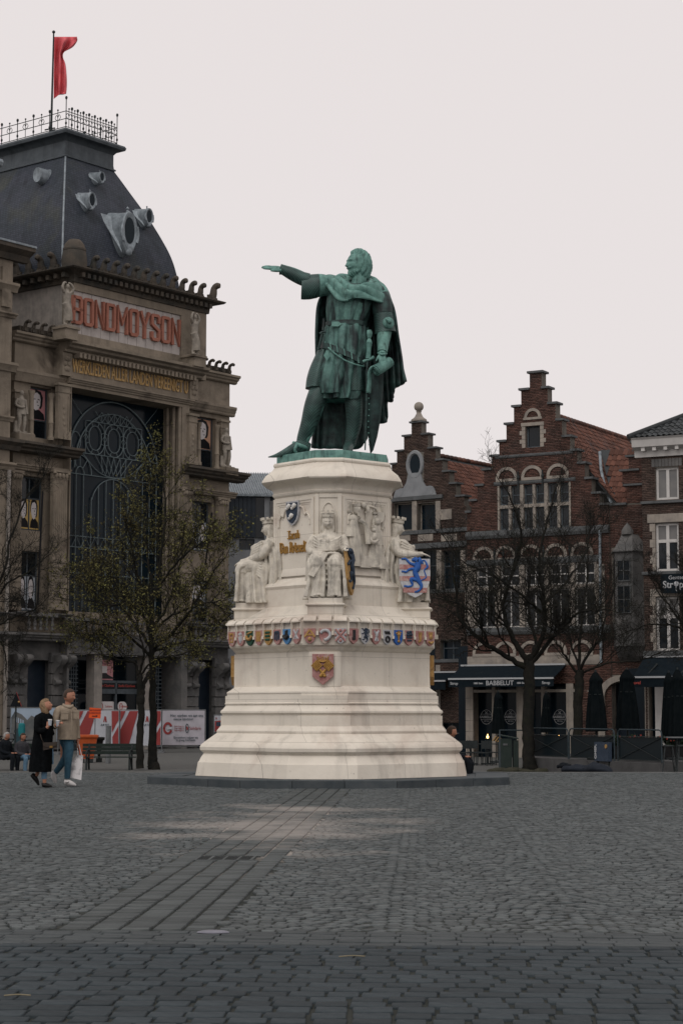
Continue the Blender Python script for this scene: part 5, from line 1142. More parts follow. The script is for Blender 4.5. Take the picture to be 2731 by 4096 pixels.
# mansard
sx0, sx1, sy0, sy1 = UU(250, 1050, -.1), UU(725, 1110, -.1), .1, 16.0
zr0 = zc1; zr1 = zr0 + 6.8
FLR = FW.L(250, 1000).y
prof_r = [(0, 0), (.12, .035), (.255, .10), (.35, .17), (.44, .26), (.55, .385), (.654, .515), (.84, .775), (.93, .90), (1.0, 1.0)]
INS = 2.55
pts_ = smoothpath([(h, i) for h, i in prof_r], 4)
ring_at = lambda i: [Vector((sx0 + i, sy0 + i, 0)), Vector((sx1 - i, sy0 + i, 0)), Vector((sx1 - i, sy1 - i, 0)), Vector((sx0 + i, sy1 - i, 0))]
mb = MB(); mb.loft([[p + Vector((0, 0, zr0 + (zr1 - zr0) * h)) for p in ring_at(INS * i)] for h, i in pts_]); roof = obj('roof', mb, M['slate'], GH, 25)
mb = MB()
for c in (0, 3): mb.tube([ring_at(INS * i)[c] + Vector((0, 0, zr0 + (zr1 - zr0) * h)) for h, i in pts_], .05, 6); 
obj('hip_flashing', mb, M['zinc'], roof, 60, kind='stuff')
mb = MB(); mb.loft([[p + Vector((0, 0, zr1 + z)) for p in ring_at(INS - o)] for o, z in ((-.05, -.05), (.08, .0), (.08, .06), (.0, .12), (-.02, .3), (-.02, .85), (.1, 1.0), (.25, 1.08), (.42, 1.12), (.46, 1.25), (.4, 1.36), (.2, 1.42))]); obj('platform', mb, M['leadd'], roof, 30)
prof_in = lambda z: INS * float(np.interp((z - zr0) / (zr1 - zr0), [p[0] for p in pts_], [p[1] for p in pts_]))
def lucarne(px, py, a, b, left=False, ext=1.5, tail=.9):
    # find the place on the roof face under the pixel
    z = VV(px, py, CW)
    for _ in range(6):
        w = -(sy0 + prof_in(z)) + ext * .5; q = FW.L(px, py, w); z = q.z
    u = q.x; yf = sy0 + prof_in(z) - ext * .75; mb = MB(); n = 20
    rg = lambda sa, sb, y, dz=0, lo=0: [Vector((u + sa * math.cos(t), y, z + dz + (sb if math.sin(t) > 0 else sb + lo) * math.sin(t))) for t in [2 * math.pi * i / n for i in range(n)]]
    mb.loft([rg(a * .92, b * .92, yf + .05), rg(a, b, yf), rg(a * 1.3, b * 1.2, yf - .02, 0, .1 * b), rg(a * 1.38, b * 1.26, yf + .08, 0, .3 * b), rg(a * 1.25, b * 1.2, yf + .2, 0, .4 * b), rg(a * 1.4, b * 1.25, yf + ext * .7, .05, tail * b), rg(a * 1.7, b * 1.35, yf + ext * 1.5, .15, tail * b * 1.15)])
    mb.lathe([(.0, 0), (a * .16, .02), (a * .22, a * .2), (a * .1, a * .36), (a * .24, a * .55), (.001, a * .85)], (u, yf + .2, z + b * 1.18), 8)
    mb.ball((u, yf + .1, z - b * 1.35), (a * .55, .16, b * .32), 10, 7)
    for sg in (-1, 1):
        mb.tube(smoothpath([(u + sg * a * 1.15, yf - .02, z - b * .75), (u + sg * a * 1.5, yf + .02, z - b * .2), (u + sg * a * 1.25, yf, z + b * .35)], 3), a * .2, 6)
        mb.prism([(u + sg * a * 1.2, yf + ext * .75, z + b * 1.0), (u + sg * a * 2.2, yf + ext * 1.15, z + b * 1.25), (u + sg * a * 1.1, yf + .12, z - b * 1.5)], (0, .05, 0))
    o = obj('dormer', mb, M['zinc'], roof, 40, kind='stuff'); mb = MB(); mb.prism(rg(a * .86, b * .86, yf + .02), (0, .02, 0)); d = obj('pane', mb, M['deepglass'], roof); d.parent = roof
    return o
lucarne(398, 710, .15, .23, ext=.9); lucarne(358, 802, .20, .34, ext=.95); lucarne(504, 925, .40, .80, ext=1.25, tail=.7); lucarne(586, 868, .21, .36, ext=.95)
mb = MB(); yL = sy0 + 3.4; zL = zr0 + (zr1 - zr0) * .84; xL = sx0 + prof_in(zL)
mb.loft([[Vector((xL + d, yL + a * math.cos(t), zL + a * 1.3 * math.sin(t) - e)) for t in [2 * math.pi * i / 14 for i in range(14)]] for d, a, e in ((-.55, .2, 0), (-.6, .3, 0), (-.5, .32, .02), (0, .34, .05), (.5, .5, .1))]); obj('dormer', mb, M['zinc'], roof, 40)
# iron cresting round the platform
mb = MB(); zt_ = zr1 + 1.42; rg = ring_at(INS - .1)
for e in range(4):
    a, b = rg[e], rg[(e + 1) % 4]; n = 9
    for z in (.12, .55, .95): mb.tube([a + Vector((0, 0, zt_ + z)), b + Vector((0, 0, zt_ + z))], .022, 5)
    for k in range(n):
        p = a.lerp(b, k / n) + Vector((0, 0, zt_)); hh = 1.1 if k else 1.6
        mb.tube([p, p + Vector((0, 0, hh))], .025, 5); mb.ball(p + Vector((0, 0, hh + .05)), (.07, .07, .10), 6, 5); mb.ball(p + Vector((0, 0, .3)), (.06, .06, .09), 6, 5)
        d = (b - a).normalized(); m = p + d * ((b - a).length / n / 2); mb.tube([m + Vector((0, 0, .1)), m + Vector((0, 0, 1.05))], .018, 5); mb.ball(m + Vector((0, 0, 1.1)), .05, 6, 5)
        for sg in (-1, 1): mb.tube(smoothpath([m + d * sg * .05 + Vector((0, 0, .55)), m + d * sg * .2 + Vector((0, 0, .68)), m + d * sg * .1 + Vector((0, 0, .85)), m + d * sg * .02 + Vector((0, 0, .72))], 3), .016, 5)
obj('iron_cresting', mb, M['iron'], roof, 60, kind='stuff')
# flag
fb = FW.m @ Vector((rg[0].x + 1.35, rg[0].y + 2.3, zt_ - .1))
Yf = fb.y; pbot = P(205, 545, Yf); ptop = P(216, 130, Yf)
fp = thing('flagpole', 'flagpole with a wind folded red flag rising from the mansard roof', 'flag', fb, 0)
LP = lambda px, py, d=0.: P(px, py, Yf + d) - fb
mb = MB(); mb.tube([LP(204, 556), LP(207, 480), LP(216, 132)], [.075, .06, .04], 8); mb.ball(LP(216, 128), .09, 8, 6); mb.tube([LP(213, 520), LP(212, 556)], .13, 8); mb.tube([LP(180, 520), LP(206, 514), LP(222, 512)], .04, 6); obj('pole', mb, M['iron'], fp, 60)
M['flag'] = material('red flag cloth', (.68,.15,.165), (.60,.11,.13), .8, 1.2, .01, spec=.15)
rowsf = [(147, [217,240,262,285,300,307], [0,.25,-.1,.25,.0,-.15]), (165, [217,238,258,280,298,308], [0,.3,-.15,.2,.1,0]), (190, [217,235,250,265,280,290], [0,.35,0,.3,.1,.3]), (215, [217,230,240,248,252,250], [0,.4,.1,.4,.2,.5]),
         (255, [217,228,240,250,258,262], [0,.35,.0,.3,.1,.4]), (300, [216,227,240,252,262,267], [0,.3,.1,.3,-.1,.3]), (340, [216,226,238,250,262,268], [0,.4,.0,.3,.0,.3]), (375, [216,226,238,248,260,265], [0,.3,.1,.3,.05,.2]), (396, [216,222,228,236,250,262], [0,.2,.1,.2,.1,.15])]
G_ = []
for y, xs_, ds in rowsf: G_.append(smoothpath([LP(x + 1, (y if j < 1 else y) - (0 if y < 380 else j * 6), d * 1.5) for j, (x, d) in enumerate(zip(xs_, ds))], 4))
cols_ = [smoothpath([g[i] for g in G_], 4) for i in range(len(G_[0]))]
mb = MB(); mb.loft([[Vector(p) for p in c] for c in cols_], closed=False); o = obj('flag', mb, M['flag'], fp, 180); sm = o.modifiers.new('thick', 'SOLIDIFY'); sm.thickness = .015
# ground storey: console brackets, doors, shop front
M['doorblue'] = material('dark blue door paint', (.014,.022,.035), (.02,.028,.04), .45, 4)
gh = lambda *a: FW.rect(*a)
dL = gh(110, 2640, 190, 2985); dR = gh(790, 2640, 850, 2985); dC = gh(275, 2620, 725, 2985, CW)
obj('ground_wall', holes_wall(uL, uC0, -.3, vB - .92, [(dL[0], dL[1] + .3, -.31, dL[3])], 0, .9), M['greystone'], GH)
obj('ground_wall', holes_wall(uC1 - .05, uR, -.3, vB - .92, [(dR[0], dR[1] + .3, -.31, dR[3])], 0, .9), M['greystone'], GH)
obj('ground_wall', holes_wall(uC0, uC1, -.3, vB - .92, [(dC[0], dC[1], -.31, dC[3])], -CW, .9), M['greystone'], GH)
for d, c in ((dL, 0), (dR, 0)): mb = MB(); mb.box(d[0], d[1] + .3, .5, .6, -.2, d[3]); obj('door', mb, M['doorblue'], GH)
def console(px, py0, py1, w, n=2):
    z0, z1 = VV(px, py1, w), VV(px, py0, w); h = z1 - z0
    for k in range(n):
        u = UU(px, (py0 + py1) / 2, w) + k * .62; mb = MB()
        pr_ = smoothpath([(w + .55, z1), (w + .75, z1 - h * .1), (w + .62, z1 - h * .28), (w + .3, z1 - h * .45), (w + .12, z1 - h * .7), (w + .3, z0 + h * .12), (w + .15, z0), ], 4)
        mb.prism([(u - .15, -w + .05, z1)] + [(u - .15, -o, z) for o, z in pr_] + [(u - .15, -w + .05, z0)], (.3, 0, 0)); mb.tube([(u - .19, -w - .55, z1 - h * .12), (u + .19, -w - .55, z1 - h * .12)], .2, 10); mb.tube([(u - .18, -w - .22, z0 + h * .12), (u + .18, -w - .22, z0 + h * .12)], .13, 10)
        obj('console_bracket', mb, M['greystone'], GH, 40, kind='stuff')
console(42, 2618, 2740, .1); console(218, 2622, 2745, .1); console(740, 2650, 2755, .1); console(868, 2655, 2760, .1)
for px0, px1 in ((20, 100), (200, 262), (735, 790), (855, 912)):      # rusticated piers
    u0, u1, _, _ = gh(px0, 2600, px1, 2980, .12); mb = MB()
    for k in range(9): mb.box(u0, u1, -.2 - .04 * (k % 2), 0.02, .1 + k * .52, .1 + k * .52 + .47)
    obj('rusticated_pier', mb, M['greystone'], GH, kind='stuff')
# balustrades above the ground storey
for (pa_, pb_, py0, py1, w) in ((105, 222, 2458, 2520, .6), (272, 385, 2475, 2528, CW + .5), (400, 640, 2490, 2540, CW + .5), (775, 880, 2505, 2560, .6)):
    u0, u1, v0, v1 = gh(pa_, py0, pb_, py1, w); n = max(3, int((u1 - u0) / .34)); br = obj('balustrade', MB().box(u0 - .1, u1 + .1, -w - .1, -w + .1, v1 - .1, v1 + .04), M['greystone'], GH)
    for k in range(n):
        x = u0 + (u1 - u0) * (k + .5) / n; mb = MB(); h = v1 - v0 - .1; mb.lathe([(.08, v0), (.08, v0 + .08), (.045, v0 + .14), (.10, v0 + h * .4), (.05, v0 + h * .75), (.08, v0 + h * .9), (.08, v0 + h)], (x, -w, 0), 8); obj('baluster', mb, M['greystone'], br, 50)
    mb = MB(); mb.box(u0 - .1, u1 + .1, -w + .15, -w + .4, v0 - .1, v1 - .15); obj('shade_wall', mb, M['tandark'], GH) if False else None
# shop front in the middle opening
u0, u1, v0, v1 = dC; yb = .55
mb = MB(); mb.box(u0 - 1, u1 + 1, yb + .4, yb + .5, -.2, v1); obj('shop_glass', mb, M['deepglass'], GH)
for px in (378, 580): u = UU(px, 2800, 0); mb = MB(); mb.box(u - .28, u + .28, -.25, .3, -.2, v1); obj('pillar', mb, M['palestone'], GH)
mb = MB(); a = UU(392, 2800, 0); b = UU(560, 2800, 0); z = lambda py: VV(470, py, 0)
mb.box(a, b, .2, .32, z(2775), z(2755)); mb.box(a, b, .2, .32, z(2732), z(2722)); mb.box((a + b) / 2 - .05, (a + b) / 2 + .05, .2, .32, -.2, z(2722)); obj('shop_frame', mb, M['woodgrey'], GH)
mb = MB(); mb.box(a + .05, (a + b) / 2 - .1, .22, .3, z(2752), z(2734)); mb.box((a + b) / 2 + .1, b - .05, .22, .3, z(2752), z(2734)); obj('shop_sign', mb, M['ink'], GH, kind='stuff')
for c in ((a * .75 + b * .25), (a * .25 + b * .75)): obj('shop_lettering', text('Studio Claerhout', .17, at((c, .2, z(2743))), 1., .008), M['pred'], GH, kind='stuff')
mb = MB(); mb.box(a + .1, (a + b) / 2 - .15, .3, .34, z(2720), z(2640)); sp_ = obj('window_poster', mb, M['pinkp'], GH)
mb = MB(); mb.prism([(a + .3, .29, z(2715)), (a + 1.5, .29, z(2715)), (a + 1.0, .29, z(2700)), (a + .8, .29, z(2690)), (a + .5, .29, z(2695))], (0, -.01, 0)); obj('print', mb, M['ink'], sp_); mb = MB(); mb.box(a + .45, a + .9, .27, .28, z(2692), z(2665)); obj('print', mb, M['paper'], sp_)
for c, wd in ((a + .95, .62), ((a + b) / 2 + .55, .32)):
    mb = MB(); zz = z(2826); mb.loft([[Vector((c + (wd - .25) * math.copysign(1, math.cos(t)) + .25 * math.cos(t), y, zz + .25 * math.sin(t))) for t in [2 * math.pi * (i + .5) / 24 for i in range(24)]] for y in (.30, .34)]); pl_ = obj('window_sticker', mb, M['paper'], GH)
    mb = text('Solidaris', .15, at((c + .12, .295, zz)), 1., .003); obj('print', mb, M['pred'], pl_, kind='stuff')
    mb = MB(); mb.tube([(c - wd + .22 + .1 * math.cos(t), .295, zz + .16 * math.sin(t)) for t in [2 * math.pi * i / 12 for i in range(13)]], .018, 5); obj('print', mb, M['pred'], pl_)
for px0, px1 in ((272, 330), (632, 665)):                    # roller grilles
    a_, b_, _, _ = gh(px0, 2650, px1, 2980, 0); mb = MB()
    for k in range(int((b_ - a_) / .16)): mb.box(a_ + .16 * k, a_ + .16 * k + .05, .3, .34, -.1, v1 - .2)
    for k in range(24): mb.box(a_, b_, .31, .33, .1 + k * .2, .15 + k * .2)
    obj('grille', mb, M['woodgrey'], GH, kind='stuff')
# rear block that shows beyond the right end of the attic
mb = MB(); mb.box(uT1 - 1.0, uT1 + .35, 6.5, 12, vWc - 3, VV(790, 1440, -6)); obj('rear_wall', mb, M['palestone'], GH)
# statues standing on the facade (each a thing of its own)
def standing(px, py0, py1, w, label, arms='up', rot=0., mat='statuestone'):
    """small standing stone figure, feet at py1, head top at py0"""
    b = FW.L(px, py1, w); t = FW.L(px, py0, w); h = t.z - b.z; T = thing('facade_statue', label, 'statue', FW.m @ b, FW.rot + rot, 'stone statues on the guild hall front'); s = h / 1.8; mb = MB()
    tb = lambda pts, r: mb.tube(smoothpath([tuple(Vector(p) * s) for p in pts], 4), list(np.interp(np.linspace(0, 1, 4 * (len(pts) - 1) + 1), np.linspace(0, 1, len(r)), np.array(r) * s)), 10)
    tb([(-.10, 0, .95), (-.12, -.04, .5), (-.12, .02, .08), (-.12, -.12, .03)], [.12, .085, .055, .05]); tb([(.10, 0, .95), (.12, -.08, .5), (.14, -.02, .08), (.15, -.16, .03)], [.12, .085, .055, .05])
    tb([(0, 0, .85), (0, 0, 1.1), (0, .01, 1.35), (0, .02, 1.47), (0, 0, 1.6)], [.16, .155, .19, .12, .06]); mb.ball((0, -.02 * s, 1.68 * s), (.085 * s, .10 * s, .12 * s), 12, 9)
    if arms == 'up':
        for sg in (-1, 1): tb([(sg * .18, 0, 1.42), (sg * .32, -.05, 1.6), (sg * .2, -.02, 1.82), (sg * .06, .0, 1.84)], [.07, .06, .05, .045])
        tb([(-.15, -.03, .95), (.0, -.08, .6), (.05, -.05, .2)], [.16, .17, .18])
    else:
        tb([(-.19, 0, 1.42), (-.29, .02, 1.18), (-.18, -.16, 1.05), (.02, -.2, 1.08)], [.075, .06, .05, .045]); tb([(.19, 0, 1.42), (.28, .02, 1.15), (.27, -.05, .9), (.26, -.08, .8)], [.075, .06, .05, .05]); mb.lathe([(.2 * s, .75 * s), (.19 * s, 1.0 * s), (.165 * s, 1.05 * s)], (0, 0, 0), 12)
        tb([(-.2, .12, .02), (-.2, .1, .5)], [.1, .06])
    o = obj('figure', mb, M[mat], T); remesh(o, .02 * s, 1); mb = MB(); mb.box(-.3 * s, .3 * s, -.26 * s, .26 * s, -.12 * s, .0); obj('base', mb, M[mat], T); return T
standing(268, 1135, 1302, CW + .55, 'pale stone figure with raised arms beside the first of the orange red letters')
standing(778, 1257, 1420, CW + .55, 'pale stone figure with raised arms beside the last of the orange red letters', rot=R(10))
standing(85, 1560, 1732, .55, 'stone youth with folded arm beside the pink portrait window on the guild hall', 'down')
standing(905, 1710, 1868, .5, 'weathered stone workman on the outermost ledge of the guild hall against the sky', 'down')
for px, py0, py1 in ((268, 1310, 1362), (778, 1424, 1470)):
    u, _, v0, v1 = gh(px - 2, py0, px + 2, py1, CW + .5); mb = MB(); mb.box(u - .42, u + .42, -CW - .9, -CW, v0, v1); mb.box(u - .5, u + .5, -CW - .98, -CW, v1 - .12, v1 - .0); obj('statue_plinth', mb, M['tan'], GH, kind='stuff')
for px in (85, 905):
    u = UU(px, 1750 if px < 100 else 1880, .5); v = VV(px, 1757 if px < 100 else 1895, .5); mb = MB(); mb.box(u - .5, u + .5, -.95, .0, v - .1, VV(px, 1738 if px < 100 else 1873, .5)); obj('statue_plinth', mb, M['tan'], GH)
for k, px in enumerate((205, 862)):                         # slanting flag staffs on the front
    a_ = FW.L((172, 848)[k], (1965, 2050)[k], 1.0); b_ = FW.L((152, 822)[k], (2420, 2260)[k], .1); mb = MB(); mb.tube([a_, b_], .05, 6); obj('banner_staff', mb, M['ink'], GH)
# ------------------------------------------------------------------ neighbour at the frame's edge
NB = thing('town_house', 'ornate brown stone house with dormer and urn cut by the photo edge', 'building', FW.o, FW.rot)
un = UU(47, 1500, 1.); mb = MB(); mb.box(un - 9, un - .02, -1.0, 8, -.3, VV(60, 1010, 1)); obj('wall', mb, M['tan'], NB)
def nm(py0, py1, out, mat='tan', nme='cornice'):
    z0, z1 = VV(30, py1, 1.), VV(30, py0, 1.); mb = MB(); h = z1 - z0; mb.run([(.9, z0), (1.0 + out * .3, z0), (1. + out * .5, z0 + h * .4), (1. + out, z0 + h * .7), (1. + out, z1), (.9, z1)], un - 9, un - .02 + out); obj(nme, mb, M[mat], NB, 30)
nm(985, 1040, .75, 'tandark'); nm(1130, 1165, .25); nm(1250, 1270, .2); nm(1450, 1485, .25); nm(1665, 1685, .15); nm(1757, 1800, .5, 'tandark'); nm(1850, 1880, .25); nm(2450, 2465, .3, 'greystone'); nm(2528, 2565, .5, 'greystone')
mb = MB(); mb.box(un - 9, un + .75, -1.8, -.9, VV(30, 986, 1.), VV(30, 978, 1.)); obj('gutter', mb, M['zinc'], NB)
mb = MB(); x = un - 2.5; z = VV(10, 980, 1.4); mb.lathe([(.5, 0), (.5, .25), (.3, .4), (.25, .8), (.45, 1.1), (.62, 1.7), (.6, 2.1), (.4, 2.4), (.15, 2.6), (.2, 2.8), (.001, 3.)], (x, -1.3, z), 14); obj('urn', mb, M['tan'], NB, 40)
mb = MB(); mb.tube(smoothpath([(un - .2, .2, z), (un - .1, .2, z + 1.6), (un - .35, .25, z + 3.4), (un - .5, .3, z + 4.2)], 4), .13, 8); mb.tube([(un - 4, -.3, z + 4.5), (un - .3, -.3, z + 4.3)], .22, 8); obj('dormer_edge', mb, M['zinc'], NB, 40, kind='stuff')
mb = MB(); mb.box(un - 8, un - .5, .3, 6, z - .2, z + 4.2); obj('dormer', mb, M['slate'], NB)
mb = MB(); mb.tube([(un - .12, -1.1, .2), (un - .12, -1.1, VV(30, 1880, 1))], .10, 8); obj('drainpipe', mb, M['palestone'], NB)
for k in range(3):
    mb = MB(); z = VV(30, 1240 + k * 30, 1); mb.box(un - .9, un - .15, -1.12, -.95, VV(30, 1240, 1) - k, VV(30, 1170, 1) - k); 
for q in range(3):
    for za, zb in ((1765, 1500), (2130, 1900), (2440, 2210)): window(NB, un - 2.6 - 2.2 * q, un - 1.5 - 2.2 * q, VV(30, za, 1.) + .4, VV(30, zb, 1.), -1.04, M['woodgrey'], M['glass'], 2, (1.6, 1.), .09, .07, .06)
mb = MB(); mb.box(un - .75, un - .2, -1.1, -.95, VV(30, 1230, 1), VV(30, 1070, 1)); obj('carved_panel', mb, M['tan'], NB)
# ------------------------------------------------------------------ plain modern block between the guild hall and the pedestal
FM = Frame(985, 112, 8)
MBK = thing('modern_block', 'low modern block with dark metal cladding and standing seam roof', 'building', FM.o, FM.rot)
r_ = lambda *a: FM.rect(*a); M['clad'] = material('dark metal cladding', (.028,.036,.045), (.022,.028,.036), .4, 1.5, metal=.3); M['conc'] = material('grey render', (.23,.24,.25), (.18,.19,.20), .85, 2, .005)
a = FM.U(880, 2100); b = FM.U(1130, 2100); vv = lambda py: FM.V(985, py)
hw_ = [r_(957, 2157, 1018, 2200), r_(1030, 1985, 1056, 2150)]
obj('wall', holes_wall(a, b, -.3, vv(2150), [hw_[0]], 0, 6), M['conc'], MBK)
c0, c1 = FM.U(905, 2050, .2), FM.U(1022, 2050, .2)
obj('cladding_backing', MB().box(c0 - .5, c1 + 2.5, .02, .2, vv(2152), vv(1983)), M['clad'], MBK)
n = 7
for k in range(n): mb = MB(); mb.box(c0 + (c1 - c0) * k / n + .01, c0 + (c1 - c0) * (k + 1) / n - .01, -.22, 0, vv(2150), vv(1985)); obj('cladding_panel', mb, M['clad'], MBK)
mb = MB(); mb.box(c1 + .02, FM.U(1058, 2050), -.1, 4, vv(2150), vv(1985)); obj('bay', mb, M['glass'], MBK)
mb = MB(); mb.box(FM.U(1056, 2050), FM.U(1078, 2050), -.25, 4, -.3, vv(1972)); obj('pier', mb, M['conc'], MBK)
window(MBK, hw_[0][0], hw_[0][1], hw_[0][2], hw_[0][3], .1, M['woodgrey'], M['glass'], 2, (1.,))
rl = vv(1988); rt = vv(1918); mb = MB(); mb.prism([(a, -.5, rl), (a, -.5, rl + .12), (a, 5, rt + 1.0), (a, 5, rl)], (b - a, 0, 0)); rf = obj('roof', mb, M['zinc'], MBK)
mb = MB()
for k in range(26):
    x = a + (b - a) * k / 26; mb.prism([(x, -.5, rl + .12), (x, -.5, rl + .19), (x, 5, rt + 1.07), (x, 5, rt + 1.0)], (.04, 0, 0))
obj('seams', mb, M['zinc'], rf, kind='stuff')
mb = MB(); mb.box(FM.U(1078, 2100), b + 3, -.4, 4, -.3, vv(2005)); obj('side_wall', mb, M['greystone'], MBK)
# ------------------------------------------------------------------ brick houses on the east side
M['brickred'] = material('red brick', (.088,.043,.033), (.062,.035,.029), .85, 1.2, .004, vary=.4, c3=(.046,.031,.027), s3=.6)
M['brickbrown'] = material('brown brick', (.070,.045,.036), (.046,.033,.028), .85, 1.2, .004, vary=.4)
M['brickorange'] = material('orange brick', (.17,.07,.04), (.12,.055,.035), .85, 1.2, .004, vary=.3)
M['mortar'] = material('mortar', (.15,.135,.115), (.10,.09,.08), .95, 4)
M['lstone'] = material('pale limestone trim', (.30,.265,.225), (.20,.18,.16), .8, 2.2, .01, streak=.25)
M['bstone'] = material('blue grey stone trim', (.10,.105,.108), (.075,.08,.082), .8, 2.2, .01, streak=.25)
M['tile'] = material('orange roof tile', (.118,.050,.034), (.070,.037,.029), .75, 2.0, .0, vary=.38, c3=(.045,.04,.04), s3=.63)
M['tiledark'] = material('dark roof tile', (.042,.047,.05), (.03,.034,.036), .6, 2., vary=.25)
M['whitef'] = material('white window paint', (.50,.485,.465), (.44,.425,.41), .55, 4)
M['blind'] = material('grey window blind', (.13,.13,.13), (.17,.165,.16), .4, 2)
M['awn'] = material('black awning canvas', (.006,.010,.014), (.009,.014,.018), .8, 6, spec=.05)
M['metalw'] = material('white metal bar', (.34,.35,.36), None, .4)
def bricks(rects, holes, y, mat, parent, seed=1, L=.215, H=.068, g=.011, thick=.10, proud=.012):
    """every brick of a wall face, clipped round the openings; one joined part"""
    q = random.Random(seed); X0, X1, Z0, Z1, Y0 = [], [], [], [], []
    v0 = min(r[2] for r in rects); v1 = max(r[3] for r in rects); v = v0; row = 0
    while v < v1 - .02:
        vm = v + H / 2; iv = sorted([(r[0], r[1]) for r in rects if r[2] <= vm < r[3]])
        for h in holes:
            if h[2] < v + H and h[3] > v:
                if not (h[2] <= vm <= h[3]) : continue
                nv = []
                for a, b in iv:
                    if h[1] <= a or h[0] >= b: nv.append((a, b)); continue
                    if h[0] > a: nv.append((a, h[0]))
                    if h[1] < b: nv.append((h[1], b))
                iv = nv
        for a, b in iv:
            x = math.floor(a / L) * L + (L / 2 if row % 2 else 0) - L
            while x < b:
                s, e = max(a, x), min(b, x + L)
                if e - s > .04: X0.append(s + g / 2); X1.append(e - g / 2); Z0.append(v + g / 2); Z1.append(v + H - g / 2); Y0.append(y - proud + q.uniform(-.004, .004))
                x += L
        v += H; row += 1
    X0, X1, Z0, Z1, Y0 = map(np.array, (X0, X1, Z0, Z1, Y0)); N = len(X0); V = np.zeros((N, 8, 3))
    for i, (x, yy, z) in enumerate(((X0, Y0, Z0), (X1, Y0, Z0), (X1, Y0, Z1), (X0, Y0, Z1), (X0, Y0 * 0 + y + .01, Z0), (X1, Y0 * 0 + y + .01, Z0), (X1, Y0 * 0 + y + .01, Z1), (X0, Y0 * 0 + y + .01, Z1))): V[:, i, 0] = x; V[:, i, 1] = yy; V[:, i, 2] = z
    F = np.array([(0, 1, 2, 3), (1, 5, 6, 2), (4, 0, 3, 7), (3, 2, 6, 7), (4, 5, 1, 0)]); F = (np.arange(N)[:, None, None] * 8 + F[None]).reshape(-1, 4)
    return obj('bricks', np_mesh('bricks', V.reshape(-1, 3), F, mat), None, parent, kind='stuff')
def arch_ring(mb, c, r, w, y0, y1, z, n=12, sq=1.):
    p = [[Vector((c + rr * math.cos(t), yy, z + sq * rr * math.sin(t))) for rr, yy in ((r, y0), (r + w, y0), (r + w, y1), (r, y1))] for t in [math.pi * i / n for i in range(n + 1)]]
    mb.loft(p)
def trim(parent, name, mat, x0, x1, z0, z1, y0, y1): return obj(name, MB().box(x0, x1, y0, y1, z0, z1), M[mat], parent)
pant = MB(); n_ = 6
_r = [[Vector((.235 * (i / n_ - .5), yy, .03 * math.sin(i / n_ * 2 * math.pi) + dz)) for i in range(n_ + 1)] for yy, dz in ((0, .030), (.33, .0))]
pant.loft(_r, closed=False); _b = [Vector((p.x, p.y, p.z - .018)) for p in _r[0]]; pant.loft([_b, _r[0]], closed=False)
TILE = mesh('roof_tile', pant, 60); TILE.materials.append(M['tile'])
def tiled(parent, o, ex, ey, w, h, mat, keep=None, nobj=0, tw=.205, th=.29, seed=0, fr=None):
    """pantiles over a plane: o lower corner, ex along the eaves, ey up the slope"""
    o, ex, ey = Vector(o), Vector(ex).normalized(), Vector(ey).normalized(); nz = ex.cross(ey); q = random.Random(seed); L = []
    for j in range(int(h / th)):
        for i in range(int(w / tw)):
            p = o + ex * (tw * (i + .5)) + ey * (th * j) + nz * q.uniform(-.006, .008)
            if keep and not keep(p): continue
            L.append(p)
    Rm = Matrix((ex, ey, nz)).transposed()
    L.sort(key=lambda p: (p - ((fr or FWH).i @ Vector((0, 0, 1.4)))).length)
    R4 = Rm.to_4x4()
    for p in L[:nobj]:
        t = bpy.data.objects.new('roof_tile', TILE); COL.objects.link(t); t.parent = parent; a = R4.copy(); a.translation = p; t.matrix_local = a
    if L[nobj:]:
        vb = np.array([v.co[:] for v in TILE.vertices]); fb_ = [tuple(f.vertices) for f in TILE.polygons]; A = np.array(Rm); vr = vb @ A.T; N = len(L) - nobj
        V = (vr[None] + np.array([p[:] for p in L[nobj:]])[:, None]).reshape(-1, 3); F = (np.arange(N)[:, None, None] * len(vb) + np.array(fb_)[None]).reshape(-1, 4)
        obj('roof_tiles', np_mesh('roof_tiles', V, F, mat), None, parent, kind='stuff')
FWH = Frame(2110, 80, -30)
H1 = thing('stepped_gable_house', 'tall red brick house with stepped gable and arched window rows above the black awning', 'house', FWH.o, FWH.rot)
h = lambda *a: FWH.rect(*a); HU, HV = FWH.U, FWH.V
zf_ = lambda py: HV(2140, py)
steps = [(2117,2165,1492,1553), (2083,2189,1557,1619), (2054,2222,1622,1687), (2024,2247,1690,1755), (1995,2280,1758,1812), (1966,2308,1815,1868), (1935,2338,1868,1930), (1908,2365,1930,1990), (1884,2397,1990,2036)]
rects = []
for a, b, t, c in steps:
    u0, u1 = HU(a, (t + c) / 2), HU(b, (t + c) / 2); rects.append((u0, u1, zf_(c) - .02, zf_(t)))
bl, br_ = HU(1868, 2400), HU(2440, 2400); rects.append((bl, br_, -.3, zf_(2036)))
for k in range(len(rects) - 1): rects[k] = (rects[k][0], rects[k][1], rects[k + 1][3], rects[k][3])
gw = h(2102, 1703, 2158, 1790)
row_a = h(1990, 1936, 2282, 2114); bandz = zf_(1925)
holes = [gw, row_a]
row_b = (HU(1893, 2380), HU(2389, 2380), zf_(2508), zf_(2256)); holes.append(row_b)
gs = (HU(1893, 2800), HU(2300, 2800), -.31, zf_(2735)); holes.append(gs); gs2 = (HU(1885, 2700), HU(2300, 2700), zf_(2735), zf_(2625))
arc1 = []; arc2 = []; arc3 = []
for c in (2026, 2128, 2230): arc1.append((HU(c, 1880), .47, zf_(1908)))
for c in (1934, 2020, 2122, 2222, 2326): arc2.append((HU(c, 2200), .48, zf_(2226)))
for c in (1934, 2020, 2122, 2222, 2326): arc3.append((HU(c, 2590), .48, zf_(2612)))
base_mb = MB()
